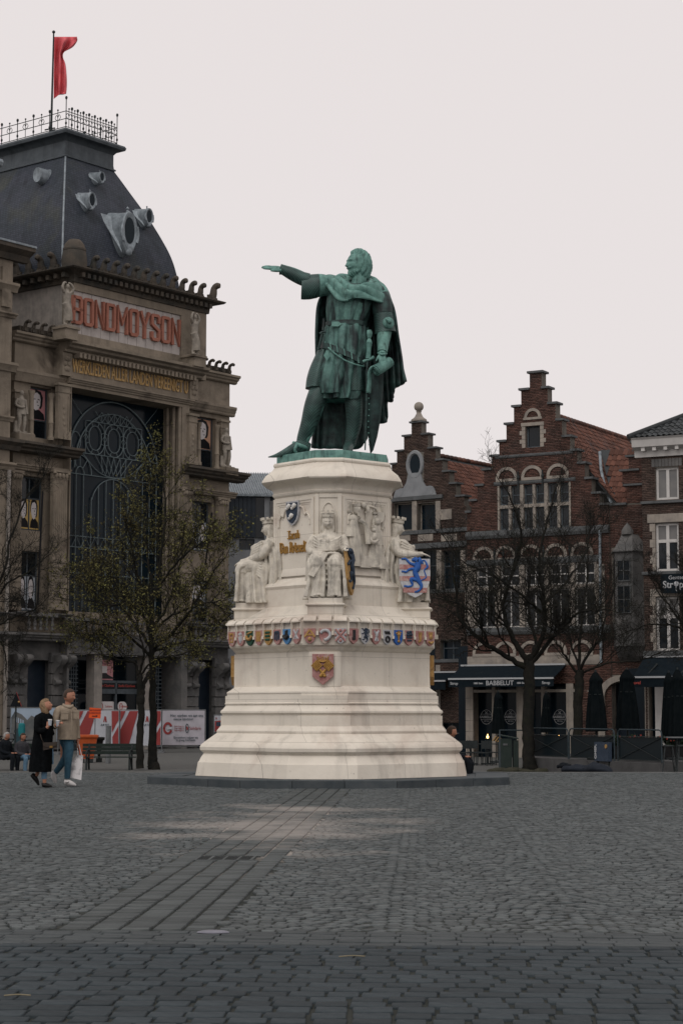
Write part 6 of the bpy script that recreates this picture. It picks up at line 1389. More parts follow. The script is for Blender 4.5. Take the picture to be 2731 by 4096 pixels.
for r in rects[:-1]: holes_wall(r[0], r[1], r[2], r[3], [q for q in holes if q[2] < r[3] and q[3] > r[2]], 0, .45, base_mb)
obj('gable', base_mb, M['mortar'], H1, kind='stuff')
obj('wall', holes_wall(rects[-1][0], rects[-1][1], rects[-1][2], rects[-1][3], holes, 0.002, .45), M['mortar'], H1)
def stonebands(py0, py1, a, b, out, mat='bstone', nme='string_course'):
    z0, z1 = zf_(py1), zf_(py0); mb = MB(); mb.run([(-.05, z0), (out * .6, z0), (out, z0 + (z1 - z0) * .4), (out, z1 - .02), (-.05, z1 + .02)], a, b); return obj(nme, mb, M[mat], H1), (a - .01, b + .01, z0, z1)
hl = list(holes)
for py0, py1, a, b, o in ((2115, 2146, bl, br_, .16), (1918, 1933, HU(1975, 1925), HU(2300, 1925), .06), (1812, 1824, HU(1980, 1815), HU(2290, 1815), .06), (2230, 2256, bl, HU(2400, 2240), .08), (2508, 2535, bl, HU(2440, 2520), .14)): hl.append(stonebands(py0, py1, a, b, o)[1])
hl.append(stonebands(2622, 2660, bl, HU(2400, 2640), .05, 'lstone', 'stone_beam')[1])
for px0, px1, py0, py1 in ((1860, 1892, 2256, 2508), (2389, 2418, 2256, 2508), (1863, 1892, 2660, 3060)):
    r = h(px0, py0, px1, py1); n = max(3, int((r[3] - r[2]) / .42)); hl.append(r)
    for k in range(n): trim(H1, 'quoin', 'lstone', r[0], r[1], r[2] + (r[3] - r[2]) * k / n + .006, r[2] + (r[3] - r[2]) * (k + 1) / n - .006, -.04, .05)
bricks(rects, hl, 0, M['brickred'], H1, 5)
for k, r in enumerate(rects[:-1]):                        # coping stones on each step
    nx_ = rects[k - 1] if k else None; mb = MB(); o = .09
    if nx_ is None: pieces = [(r[0] - o, r[1] + o)]
    else: pieces = [(r[0] - o, nx_[0] + .0), (nx_[1] - .0, r[1] + o)]
    for a, b in pieces: trim(H1, 'coping', 'bstone', a, b, r[3], r[3] + .09, -.1, .55)
trim(H1, 'coping', 'bstone', bl - .05, rects[-2][0], rects[-1][3], rects[-1][3] + .09, -.1, .55); trim(H1, 'coping', 'bstone', rects[-2][1], br_ + .05, rects[-1][3], rects[-1][3] + .09, -.1, .55)
def blind(arcs, mat='lstone'):
    for c, r, z in arcs:
        mb = MB(); arch_ring(mb, c, r - .1, .13, -.06, .05, z, 14); obj('arch', mb, M[mat], H1, 40)
        mb = MB(); mb.box(c - r - .02, c + r + .02, -.07, .02, z - .12, z); obj('arch_sill', mb, M[mat], H1)
blind(arc1); blind(arc2); blind(arc3); 
c, z = HU(2130, 1660), zf_(1668); mb = MB(); arch_ring(mb, c, .26, .12, -.06, .05, z, 12); obj('arch', mb, M['lstone'], H1, 40); trim(H1, 'arch_sill', 'lstone', c - .42, c + .42, z - .1, z, -.06, .02)
# windows: gable, first and second rows
window(H1, *gw, .14, M['woodgrey'], M['glass'], 1, (1.,), .06)
trim(H1, 'lintel', 'lstone', gw[0] - .2, gw[1] + .2, gw[3], gw[3] + .14, -.05, .1)
for sg in (0, 1):
    for k in range(5):
        x = gw[0] - .02 if not sg else gw[1] + .02; wd = .16 + .1 * (k % 2); trim(H1, 'quoin', 'lstone', *( (x - wd, x) if not sg else (x, x + wd)), gw[2] + k * (gw[3] - gw[2]) / 5 + .005, gw[2] + (k + 1) * (gw[3] - gw[2]) / 5 - .005, -.03, .08)
def bay_windows(rect, ncol, split, mull, inner, palew, mat='lstone'):
    u0, u1, v0, v1 = rect; wd = (u1 - u0) / ncol; zs_ = v0 + (v1 - v0) * split
    for k in range(ncol + 1):
        x = u0 + wd * k; a, b = max(u0, x - mull / 2), min(u1, x + mull / 2)
        trim(H1, 'stone_mullion', mat, a, b, v0, v1, -.03, .2)
    for k in range(ncol):
        a, b = u0 + wd * k + mull / 2, u0 + wd * (k + 1) - mull / 2; a = a if k else u0 + mull / 2
        trim(H1, 'transom', mat, a, b, zs_ - .07, zs_ + .07, -.02, .2)
        for lo, hi, nm_ in ((v0, zs_ - .07, 0), (zs_ + .07, v1, 1)):
            mid = (a + b) / 2
            if inner: trim(H1, 'stone_mullion', mat, mid - .06, mid + .06, lo, hi, -.01, .2); sp = [(a, mid - .06), (mid + .06, b)]
            else: sp = [(a, b)]
            for s0, s1 in sp: window(H1, s0, s1, lo, hi, .12, M[palew], M['glass'], 1 if inner else 2, (1., 1.) if nm_ else (1.,), .07, .05)
bay_windows(row_a, 3, .52, .16, True, 'woodgrey'); bay_windows(row_b, 5, .63, .24, False, 'whitef')
for px, py in ((2015, 2226), (1980, 2226), (2070, 2226), (2176, 2226), (2280, 2226), (2075, 1925), (2172, 1925)):    # iron wall anchors
    x, z = HU(px, py), zf_(py); mb = MB(); mb.box(x - .025, x + .025, -.13, -.08, z - .45, z + .45); mb.ball((x, -.1, z + .2), (.07, .05, .1), 6, 5); obj('wall_anchor', mb, M['iron'], H1)
# tiled roof behind the gable
xc = (rects[0][0] + rects[0][1]) / 2; zrg = zf_(1640); xe = br_ + .3; ze = zf_(2045)
ey = Vector((xc - xe, 0, zrg - ze)); ln = ey.length
for nme, x_e, exd in (('r', xe, 1), ('l', bl - .3, -1)):
    mb = MB(); mb.prism([(x_e, .5, ze - .03), (xc, .5, zrg - .03), (xc, 17, zrg - .03), (x_e, 17, ze - .03)], (0, 0, -.1)); obj('roof', mb, M['tiledark'], H1)
tiled(H1, (xe, .5, ze), (0, 1, 0), ey, 16.3, ln, M['tile'], nobj=300, seed=1) if False else None
RF = obj('tile_bed', MB().box(xc - .05, xc + .05, .5, 17, zrg - .2, zrg - .04), M['tiledark'], H1)
tiled(RF, (xe, .5, ze), (0, 1, 0), ey, 16.3, ln, M['tile'], nobj=300, seed=1)
mb = MB(); 
for k in range(46): mb.tube([(xc, .5 + .36 * k, zrg + .02), (xc, .5 + .36 * k + .35, zrg + .05)], .12, 8)
obj('ridge_tiles', mb, M['tile'], RF, 50, kind='stuff')
# shop front
u0, u1, v0, v1 = gs
mb = MB(); mb.box(u0 - 1, u1 + 1.2, .6, .65, v0, zf_(2625) + .5); obj('shop_glass', mb, M['deepglass'], H1)
for a, b, mt, nm_ in ((1967, 1980, 'lstone', 'mullion'), (2065, 2092, 'lstone', 'pillar'), (2164, 2176, 'lstone', 'mullion'), (2264, 2292, 'lstone', 'pillar')):
    trim(H1, nm_, mt, HU(a, 2850), HU(b, 2850), -.3, zf_(2735), -.02, .3)
trim(H1, 'transom', 'lstone', u0, u1 + .9, zf_(2769), zf_(2758), -.01, .25)
for ctr in (1941, 2037, 2234):
    cx, cz = HU(ctr, 2868, -.5), HV(ctr, 2868, -.5); rr = .26; mb = MB()
    for s_ in (.2, 3.4):
        mb.tube([(cx + rr * math.cos(t), .58, cz + rr * 1.15 * math.sin(t)) for t in [s_ + 2.7 * i / 14 for i in range(15)]], .010, 5)
    for z in (.12, -.10): mb.box(cx - .27, cx + .27, .57, .585, cz + z - .006, cz + z + .006)
    sg_ = obj('window_emblem', mb, M['metalw'], H1, kind='stuff'); obj('lettering', text('BABBELUT', .135, at((cx, .575, cz)), 1., .004, .002), M['metalw'], sg_, kind='stuff')
    mb = MB(); mb.tube([(cx - .05, .575, cz + .23), (cx + .05, .575, cz + .13)], .012, 5); mb.tube([(cx + .05, .575, cz + .23), (cx - .05, .575, cz + .13)], .012, 5); obj('crossed_tools', mb, M['metalw'], sg_, kind='stuff')
    obj('lettering', text('1885 Gent', .06, at((cx, .575, cz - .17)), 1., .003), M['metalw'], sg_, kind='stuff')
M['lamp'] = glow('warm lamp', (1., .55, .18), 5.)
for px, py in ((1949, 2948), (2234, 2953)):
    p = FWH.m @ FWH.L(px, py, -.3); mb = MB(); mb.ball((0, 0, 0), (.05, .05, .07), 10, 8); mb.tube([(0, 0, .06), (0, 0, .12)], .02, 6); T = thing('candle_lamp', ('small lit table lamp glowing behind the window nearest the pedestal' if px < 2000 else 'small lit table lamp glowing by the window right of the big bare tree'), 'lamp', p, 0); obj('bulb', mb, M['lamp'], T, 60); obj('stand', MB().tube([(0, 0, -.07), (0, 0, -.35)], .03, 8).lathe([(.09, -.37), (.09, -.35), (.02, -.34)], (0, 0, 0), 10), M['iron'], T, kind='stuff')
def awning(F, parent, pxl, pxr, pyt, pyb, out, label_parts, vh=.28):
    """sloping canvas with a front bar and a valance"""
    u0, u1 = F.U(pxl, pyt), F.U(pxr, pyt); zt = F.V((pxl + pxr) / 2, pyt); zb = F.V((pxl + pxr) / 2, pyb, out)
    mb = MB(); mb.prism([(u0, 0, zt), (u0, -out, zb), (u0, -out, zb - .03), (u0, 0, zt - .03)], (u1 - u0, 0, 0)); c = obj('canvas', mb, M['awn'], parent)
    mb = MB(); mb.box(u0, u1, -out - .05, -out + .02, zb - .05, zb + .02); obj('front_bar', mb, M['metalw'], parent)
    mb = MB(); mb.box(u0, u1, -.12, .0, zt - .02, zt + .05); obj('wall_case', mb, M['metalw'], parent)
    mb = MB(); mb.box(u0, u1, -out - .01, -out + .0, zb - .05 - vh, zb - .05); v = obj('valance', mb, M['awn'], parent)
    mb = MB()
    for k in (.2, .8):
        x = u0 + (u1 - u0) * k; mb.tube([(x, -.05, zt - .25), (x + .3, -out * .5, zt - .3), (x, -out + .05, zb - .05)], .03, 6)
    obj('arms', mb, M['iron'], parent, kind='stuff'); 
    for txt, px, sz, mt in label_parts:
        x = F.U(px, pyb + 15, out + .02); obj('lettering', text(txt, sz, at((x, -out - .02, zb - .05 - vh * .52)), 1., .004, .003), M[mt], v, kind='stuff')
    return v
A1 = thing('awning', 'long black awning lettered BABBELUT in white above the cafe windows', 'awning', FWH.o, FWH.rot)
awning(FWH, A1, 1846, 2262, 2661, 2712, 1.25, (('BABBELUT', 1997, .27, 'metalw'), ('1885 Gent', 1911, .10, 'metalw'), ('1885 Gent', 2084, .10, 'metalw'), ('Strop', 1815, .16, 'metalw'), ('Strop', 2182, .16, 'metalw')), .30)
# ---- narrow corner house with oriel
H2 = thing('oriel_house', 'narrow brick house with stone oriel window between the gabled house and the white windowed one', 'house', FWH.o, FWH.rot)
a0, a1 = HU(2441, 2300), HU(2600, 2300)
zt2 = zf_(2040); arch_r = h(2418, 2730, 2566, 2985)
obj('wall', holes_wall(a0 + .002, a1, -.3, zt2, [(arch_r[0], arch_r[1], -.31, arch_r[3])], .002, .45), M['mortar'], H2)
st2 = [(2506, 2600, 2038, 1967), (2488, 2600, 1967, 1909), (2513, 2600, 1909, 1855), (2533, 2600, 1855, 1800)]
rr2 = [(a0 + .002, a1, -.3, zt2)]
for a, b, c, t in st2: rr2.append((HU(a, (c + t) / 2), a1, zf_(c), zf_(t)))
for k, r in enumerate(rr2[1:]):
    obj('stepped_parapet', MB().box(r[0], r[1], .004, .45, r[2] - .01, r[3]), M['mortar'], H2); trim(H2, 'coping', 'bstone', r[0] - .12, min(r[0] + .75, r[1]), r[3], r[3] + .08, -.1, .55)
trim(H2, 'coping', 'bstone', a0, HU(2506, 2038), zt2, zt2 + .09, -.12, .55)
bricks(rr2, [(arch_r[0] - .25, arch_r[1], -.31, arch_r[3] + .3), h(2446, 2190, 2560, 2500)], .002, M['brickred'], H2, 8)
c = (arch_r[0] + arch_r[1]) / 2; rad = (arch_r[1] - arch_r[0]) / 2; mb = MB(); arch_ring(mb, c, rad - .02, .28, -.12, .3, arch_r[3] - rad * .75, 18, .85); obj('door_arch', mb, M['lstone'], H2, 40)
trim(H2, 'jamb', 'lstone', arch_r[0] - .26, arch_r[0] + .02, -.3, arch_r[3] - rad * .75, -.1, .3)
obj('door_recess', MB().box(arch_r[0] - .8, arch_r[1] + .8, .8, .9, -.3, arch_r[3] + .3), M['doorblue'], H2)
# oriel
x0, x1 = HU(2436, 2350, .5), HU(2572, 2350, .5); zo0, zo1 = HV(2505, 2490, .5), HV(2505, 2208, .5); xm = (x0 + x1) / 2
plan = lambda e, z, d=.75: [Vector((x0 - e, .0, z)), Vector((x0 + .35 - e * .4, -d - e, z)), Vector((x1 - .35 + e * .4, -d - e, z)), Vector((x1 + e, .0, z))]
mb = MB(); mb.loft([plan(e, z) for e, z in ((0, zo0), (0, zo1))]); mb.loft([plan(e, z) for e, z in ((.08, zo0 - .1), (.1, zo0), )]); obj('oriel', mb, M['greystone'], H2, 30)
mb = MB(); zt3 = HV(2500, 2120, .4); mb.loft([plan(e, zo1 + (zt3 - zo1) * t) for e, t in ((.12, 0), (.12, .04), (-.02, .18), (-.1, .36), (-.14, .38), (-.25, .6), (-.28, .62), (-.37, .8))]); mb.lathe([(.25, 0), (.25, .15), (.16, .3), (.001, .5)], (xm, -.3, zo1 + (zt3 - zo1) * .8), 10); obj('oriel_roof', mb, M['greystone'], H2, 30)
mb = MB(); zc_ = HV(2500, 2640, .2); mb.loft([plan(e, z, d) for e, z, d in ((.1, zo0 - .1, .75), (.02, zo0 - .3, .75), (.05, zo0 - .95, .72), (-.06, zo0 - 1.15, .6), (-.1, zo0 - 1.35, .5), (-.25, zc_ - .1, .15))]); obj('oriel_corbel', mb, M['greystone'], H2, 30)
for v0_, v1_ in ((HV(2505, 2455, .75), HV(2505, 2340, .75)), (HV(2505, 2325, .75), HV(2505, 2238, .75))): window(H2, xm - .30, xm + .30, v0_, v1_, -.80, M['bstone'], M['glass'], 2, (1., 1.), .05, .03, .06)
mb = MB(); q0, q1 = x0 + .02, x0 + .3
mb.prism([(x0 + .05, -.15, zo0 + .3), (x0 + .28, -.62, zo0 + .3), (x0 + .28, -.62, zo1 - .3), (x0 + .05, -.15, zo1 - .3)], (-.02, -.015, 0)); obj('side_light', mb, M['glass'], H2)
# roof of the corner house, sloping towards the valley gutter
pA, pB, pC, pD = FWH.L(2458, 2036, -.6), FWH.L(2540, 2036, -.6), FWH.L(2540, 1797, -2.4), FWH.L(2398, 1800, -2.4)
RF2 = obj('tile_bed', MB().add([pA, pB, pC, pD, pA + Vector((0, .2, -.1)), pB + Vector((0, .2, -.1)), pC + Vector((0, .2, -.1)), pD + Vector((0, .2, -.1))], [(0, 1, 2, 3), (7, 6, 5, 4), (0, 4, 5, 1), (1, 5, 6, 2), (2, 6, 7, 3), (3, 7, 4, 0)]), M['tiledark'], H2)
ex2 = (pB - pA).normalized(); ey2 = (pC - pB).normalized(); ey2 = (ey2 - ex2 * ey2.dot(ex2)).normalized(); o2 = pA - ex2 * 1.0; nl = (pC - pB).dot(ey2)
def keep2(p):
    t = (p - pA).dot(ey2) / nl; le = pA.lerp(pD, t); re = pB.lerp(pC, t); return (p - le).dot(ex2) > .05 and (p - re).dot(ex2) < .02
tiled(RF2, o2 - ex2.cross(ey2) * -.02, ex2, ey2, 4.0, nl, M['tile'], keep2, 120, seed=4)
mb = MB(); mb.tube([FWH.L(2397, 1808, -2.0), FWH.L(2402, 1880, -1.6), FWH.L(2416, 1945, -1.0), FWH.L(2428, 1985, -.7), FWH.L(2462, 2044, -.2)], .07, 6); obj('valley_gutter', mb, M['zinc'], H2, 60)
mb = MB(); mb.tube([FWH.L(2397, 2100, .1), FWH.L(2402, 2650, .1)], .06, 8); obj('downpipe', mb, M['zinc'], H2, 60)
# ---- small gabled house beside the pedestal
FS = Frame(1720, 86, -36)
H3 = thing('small_gable_house', 'smaller brown brick house with ball finial and oval window beside the pedestal', 'house', FS.o, FS.rot)
s = lambda *a: FS.rect(*a); SV = lambda py: FS.V(1665, py); SU = FS.U
st3 = [(1645, 1685, 1691, 1738), (1615, 1712, 1742, 1797), (1587, 1742, 1800, 1848), (1566, 1770, 1850, 1896), (1545, 1797, 1898, 1946), (1530, 1823, 1948, 1998), (1515, 1856, 2000, 2040)]
rects3 = [(SU(a, (t + c) / 2), SU(b, (t + c) / 2), 0, SV(t)) for a, b, t, c in st3]
rects3 = [(r[0], r[1], (rects3[k + 1][3] if k < len(rects3) - 1 else SV(2036)), r[3]) for k, r in enumerate(rects3)]; rects3.append((SU(1500, 2300), SU(1866, 2300), -.3, SV(2036)))
ww = [s(1575, 2012, 1648, 2122), s(1670, 2012, 1744, 2122), s(1580, 2200, 1652, 2360), s(1668, 2200, 1744, 2360), s(1764, 2200, 1843, 2360), s(1668, 2560, 1740, 2640), s(1760, 2560, 1842, 2640), s(1758, 2890, 1836, 3000)]
mb = MB()
for r in rects3[:-1]: holes_wall(r[0], r[1], r[2], r[3], [q for q in ww if q[2] < r[3] and q[3] > r[2]], .0, .4, mb)
oval = (SU(1660, 1858), SV(1858)); up = [w for w in ww]
obj('gable', mb, M['mortar'], H3, kind='stuff'); obj('wall', holes_wall(rects3[-1][0], rects3[-1][1], -.3, SV(2036), ww, .002, .4), M['mortar'], H3)
hl3 = list(ww) + [(oval[0] - .45, oval[0] + .45, SV(1992), SV(1812))]
for py0, py1, o in ((1986, 2004, .12), (2122, 2140, .08), (2176, 2200, .12), (2362, 2378, .06), (2640, 2655, .06)):
    z0, z1 = SV(py1), SV(py0); mb = MB(); mb.run([(-.05, z0), (o, z0 + .04), (o, z1), (-.05, z1 + .02)], SU(1500, 2100), SU(1870 if py0 > 2000 else 1772, py0)); obj('string_course', mb, M['bstone'], H3); hl3.append((SU(1500, 2100), SU(1870 if py0 > 2000 else 1772, py0), z0, z1))
bricks(rects3, hl3, 0, M['brickbrown'], H3, 12)
for k, r in enumerate(rects3[:-1]):
    nx_ = rects3[k - 1] if k else None
    for a, b in ([(r[0] - .08, r[1] + .08)] if nx_ is None else [(r[0] - .08, nx_[0]), (nx_[1], r[1] + .08)]): trim(H3, 'coping', 'bstone', a, b, r[3], r[3] + .08, -.09, .5)
mb = MB(); x = (rects3[0][0] + rects3[0][1]) / 2; z = rects3[0][3] + .08; mb.lathe([(.36, 0), (.36, .08), (.2, .2), (.12, .35), (.10, .42), (.14, .45), (.08, .5)], (x, .2, z), 12); mb.ball((x, .2, z + .68), .22, 16, 12); obj('finial', mb, M['lstone'], H3, 50, kind='stuff')
mb = MB(); N_ = 24; mb.loft([[Vector((oval[0] + (.28 + rr) * math.cos(t), yy, oval[1] + (.46 + rr) * math.sin(t))) for t in [2 * math.pi * i / N_ for i in range(N_)]] for rr, yy in ((0, -.02), (.05, -.1), (.16, -.1), (.2, -.05), (.2, .1))], cap=False); obj('oval_surround', mb, M['conc'], H3, 40)
mb = MB(); mb.prism([(oval[0] + .3 * math.cos(t), -.025, oval[1] + .48 * math.sin(t)) for t in [2 * math.pi * i / N_ for i in range(N_)]], (0, .02, 0)); obj('oval_pane', mb, M['deepglass'], H3)
zc1_, zc2_ = SV(1985), SV(1905); mb = MB(); pf = [(-1.15, 0), (-1.05, .28), (-.85, .42), (-.62, .40), (-.45, .62), (-.32, 1.05), (.32, 1.05), (.45, .62), (.62, .40), (.85, .42), (1.05, .28), (1.15, 0)]
mb.prism([(oval[0] + x, -.03, zc1_ + z * (zc2_ - zc1_) / .9) for x, z in pf][::-1], (0, -.06, 0)) if False else mb.prism([(oval[0] + x, -.09, zc1_ + z * (zc2_ - zc1_) / .9) for x, z in pf], (0, .09, 0))
for sg in (-1, 1): mb.tube([(oval[0] + sg * .85, -.1, zc1_ + .22), (oval[0] + sg * .85, -.02, zc1_ + .22)], .2, 12)
obj('scroll_cartouche', mb, M['conc'], H3, 40, kind='stuff')
for k, w in enumerate(ww): window(H3, w[0], w[1], w[2], w[3], .25, M['lstone'] if k < 2 else M['woodgrey'], M['deepglass'], 1 if k < 2 else 2, (1.,) if k < 2 else (1.6, 1.), .05)
for px in (1552, 1658, 1752): r = s(px - 11, 2004, px + 8, 2122, .05); trim(H3, 'stone_mullion', 'lstone', r[0], r[1], r[2], r[3], -.06, .2)
for px in (1660, 1755, 1850): r = s(px - 10, 2200, px + 9, 2360, .05); trim(H3, 'stone_mullion', 'lstone', r[0], r[1], r[2], r[3], -.06, .2)
for px0, px1 in ((1590, 1640), (1671, 1731), (1764, 1826)): r = s(px0, 2137, px1, 2164, .03); trim(H3, 'plaque', 'lstone', r[0], r[1], r[2], r[3], -.05, .05)
r = s(1760, 2037, 1806, 2078, .03); trim(H3, 'plaque', 'lstone', r[0], r[1], r[2], r[3], -.06, .05)
# its tiled roof
xr = (rects3[0][0] + rects3[0][1]) / 2; zr_ = SV(1808); xe3, ze3 = SU(1880, 2060), SV(2062); ey3 = Vector((xr - xe3, 0, zr_ - ze3))
for x_e in (xe3, 2 * xr - xe3): mb = MB(); mb.prism([(x_e, .45, ze3 - .03), (xr, .45, zr_ - .03), (xr, 12, zr_ - .03), (x_e, 12, ze3 - .03)], (0, 0, -.1)); obj('roof', mb, M['tiledark'], H3)
RF3 = obj('tile_bed', MB().box(xr - .05, xr + .05, .45, 12, zr_ - .2, zr_ - .04), M['tiledark'], H3)
tiled(RF3, (xe3, .45, ze3), (0, 1, 0), ey3, 11.5, ey3.length, M['tile'], nobj=300, seed=6, fr=FS)
mb = MB()
for k in range(32): mb.tube([(xr, .45 + .36 * k, zr_ + .02), (xr, .45 + .36 * k + .35, zr_ + .05)], .11, 8)
obj('ridge_tiles', mb, M['tile'], RF3, 50, kind='stuff')
A2 = thing('awning', 'short black awning half hidden behind the pedestal edge', 'awning', FS.o, FS.rot); awning(FS, A2, 1690, 1830, 2690, 2722, 1.0, (), .35)
r = s(1742, 2660, 1760, 3060, .05); trim(H3, 'jamb', 'lstone', r[0], r[1], -.3, r[3], -.05, .2); r = s(1838, 2640, 1856, 3060, .05); trim(H3, 'jamb', 'lstone', r[0], r[1], -.3, r[3], -.05, .2)
# ---- white windowed house at the picture's edge
FR = Frame(2650, 74, -27)
H4 = thing('white_window_house', 'brown brick house with white framed windows and dark tiled hipped roof by the photo edge', 'house', FR.o, FR.rot)
r4 = lambda *a: FR.rect(*a); RV = lambda py: FR.V(2650, py); RU = FR.U
e0, e1 = RU(2570, 2200), RU(2570, 2200) + 7.5
W4 = [r4(2620, 1869, 2712, 1998), r4(2620, 2092, 2713, 2284), r4(2622, 2387, 2716, 2602)]; W4[0] = (*W4[0][:2], W4[0][2], W4[0][3])
step_w = RU(2760, 2200) - RU(2650, 2200) + .55
allw = [(w[0] + d, w[1] + d, w[2], w[3]) for w in W4 for d in (0, 2.3)]
shop = (RU(2590, 2850), e1 - .3, -.31, RV(2712)); 
obj('wall', holes_wall(e0, e1, -.3, RV(1812), allw + [shop], .002, .45), M['mortar'], H4)
hl4 = list(allw) + [shop]
for py0, py1, o, mt in ((2003, 2016, .14, 'bstone'), (2286, 2300, .14, 'bstone'), (2604, 2626, .14, 'bstone')):
    z0, z1 = RV(py1), RV(py0); mb = MB(); mb.run([(-.05, z0), (o, z0 + .03), (o, z1), (-.05, z1 + .02)], e0 - .03, e1); obj('string_course', mb, M[mt], H4); hl4.append((e0, e1, z0, z1))
bricks([(e0, e1, -.3, RV(1812))], hl4, .002, M['brickbrown'], H4, 14)
for k, w in enumerate(allw):
    i = k // 2
    window(H4, w[0], w[1], w[2], w[3], .1, M['whitef'], M['blind'], 2, (1.,) if i == 0 else (1.8, 1.) , .09, .12, panes=[M['blind']] if i == 0 else [M['glass'], M['blind']])
    if i == 0:
        n = 9; 
        for q in range(n): trim(H4, 'soldier_brick', 'greystone', w[0] - .15 + (w[1] - w[0] + .3) * q / n + .008, w[0] - .15 + (w[1] - w[0] + .3) * (q + 1) / n - .008, w[3] + .04, w[3] + .34, -.025, .05)
    elif i == 1: trim(H4, 'lintel', 'lstone', w[0] - .3, w[1] + .3, w[3] + .03, w[3] + .36, -.05, .1)
    else: trim(H4, 'lintel', 'lstone', w[0] - .2, w[1] + .2, w[3] + .02, w[3] + .3, -.04, .1)
    if i:
        for q in range(6): trim(H4, 'quoin', 'lstone', w[0] - .12 - .1 * (q % 2), w[0] - .0, w[2] + (w[3] - w[2]) * q / 6 + .005, w[2] + (w[3] - w[2]) * (q + 1) / 6 - .005, -.03, .05)
zc0_, zc1_ = RV(1800), RV(1752); mb = MB(); mb.run([(-.1, zc0_ - .25), (.1, zc0_ - .25), (.12, zc0_), (.42, zc0_ + .12), (.48, zc1_ - .08), (.56, zc1_), (-.1, zc1_)], e0 - .25, e1); obj('cornice', mb, M['whitef'], H4)
mb = MB()
for k in range(16): mb.box(e0 + .1 + .45 * k, e0 + .24 + .45 * k, -.36, -.1, zc0_ - .04, zc0_ + .1)
obj('modillions', mb, M['whitef'], H4, kind='stuff')
zr4 = zc1_ + 1.9; RF4 = obj('tile_bed', MB().loft([[Vector((e0 - .3, -.5, zc1_)), Vector((e1, -.5, zc1_)), Vector((e1, 8, zc1_)), Vector((e0 - .3, 8, zc1_))], [Vector((e0 + 3, 3, zr4)), Vector((e1, 3, zr4)), Vector((e1, 5, zr4)), Vector((e0 + 3, 5, zr4))]]), M['tiledark'], H4)
ey4 = Vector((0, 3.5, zr4 - zc1_)); TD = lambda p: p.x > e0 - .3 + (p.y + .5) / 3.5 * 3.3
tiled(RF4, (e0 - .3, -.52, zc1_ + .03), (1, 0, 0), ey4, e1 - e0 + .2, ey4.length, M['tiledark'], TD, 0, .22, .32, seed=9)
mb = MB(); mb.tube([(e0 - .35, -.55, zc1_ + .05), (e0 + 3, 3, zr4 + .05)], .11, 8); obj('hip_tiles', mb, M['tiledark'], RF4, 60)
obj('shop_glass', MB().box(shop[0] - 1, shop[1] + 1, .7, .75, -.3, shop[3] + .4), M['deepglass'], H4)
for px0, px1, mt in ((2577, 2592, 'lstone'), (2574 + 44, 2614 + 40, 'whitef')):
    trim(H4, 'pillar', mt, RU(px0, 2850), RU(px1, 2850), -.3, RV(2712), .0, .5)
# slim climbing wires
sgT = thing('hanging_sign', 'black cafe sign lettered Gentse Strop hung on the white windowed house', 'sign', FR.o, FR.rot)
r = r4(2642, 2296, 2745, 2372, .3); obj('board', MB().box(r[0], r[1], -.36, -.2, r[2], r[3]), M['awn'], sgT)
cx, cz = (r[0] + r[1]) / 2, (r[2] + r[3]) / 2; obj('lettering', text('Str', .38, at((r[0] + .29, -.37, cz - .05)), .9, .006, .006), M['metalw'], sgT, kind='stuff'); obj('lettering', text('p', .38, at((r[0] + .82, -.37, cz - .05)), .9, .006, .006), M['metalw'], sgT, kind='stuff'); obj('lettering', text('Gentse', .21, at((r[0] + .62, -.37, cz + .22)), 1., .005), M['metalw'], sgT, kind='stuff')
mb = MB(); mb.ball((r[0] + .62, -.37, cz - .02), (.10, .02, .10), 12, 8); mb.tube([(r[0] + .62, -.37, cz - .1), (r[0] + .60, -.37, cz - .22), (r[0] + .63, -.37, cz - .3)], .012, 5); obj('balloon_mark', mb, M['metalw'], sgT, kind='stuff')
A3 = thing('awning', 'black awning with red and white lettering under the white framed windows', 'awning', FR.o, FR.rot)
awning(FR, A3, 2575, 2790, 2627, 2706, 1.4, (('Duvel', 2540, .17, 'pred'), ('f', 2661, .22, 'metalw'), ('TV', 2738, .22, 'metalw')), .34)
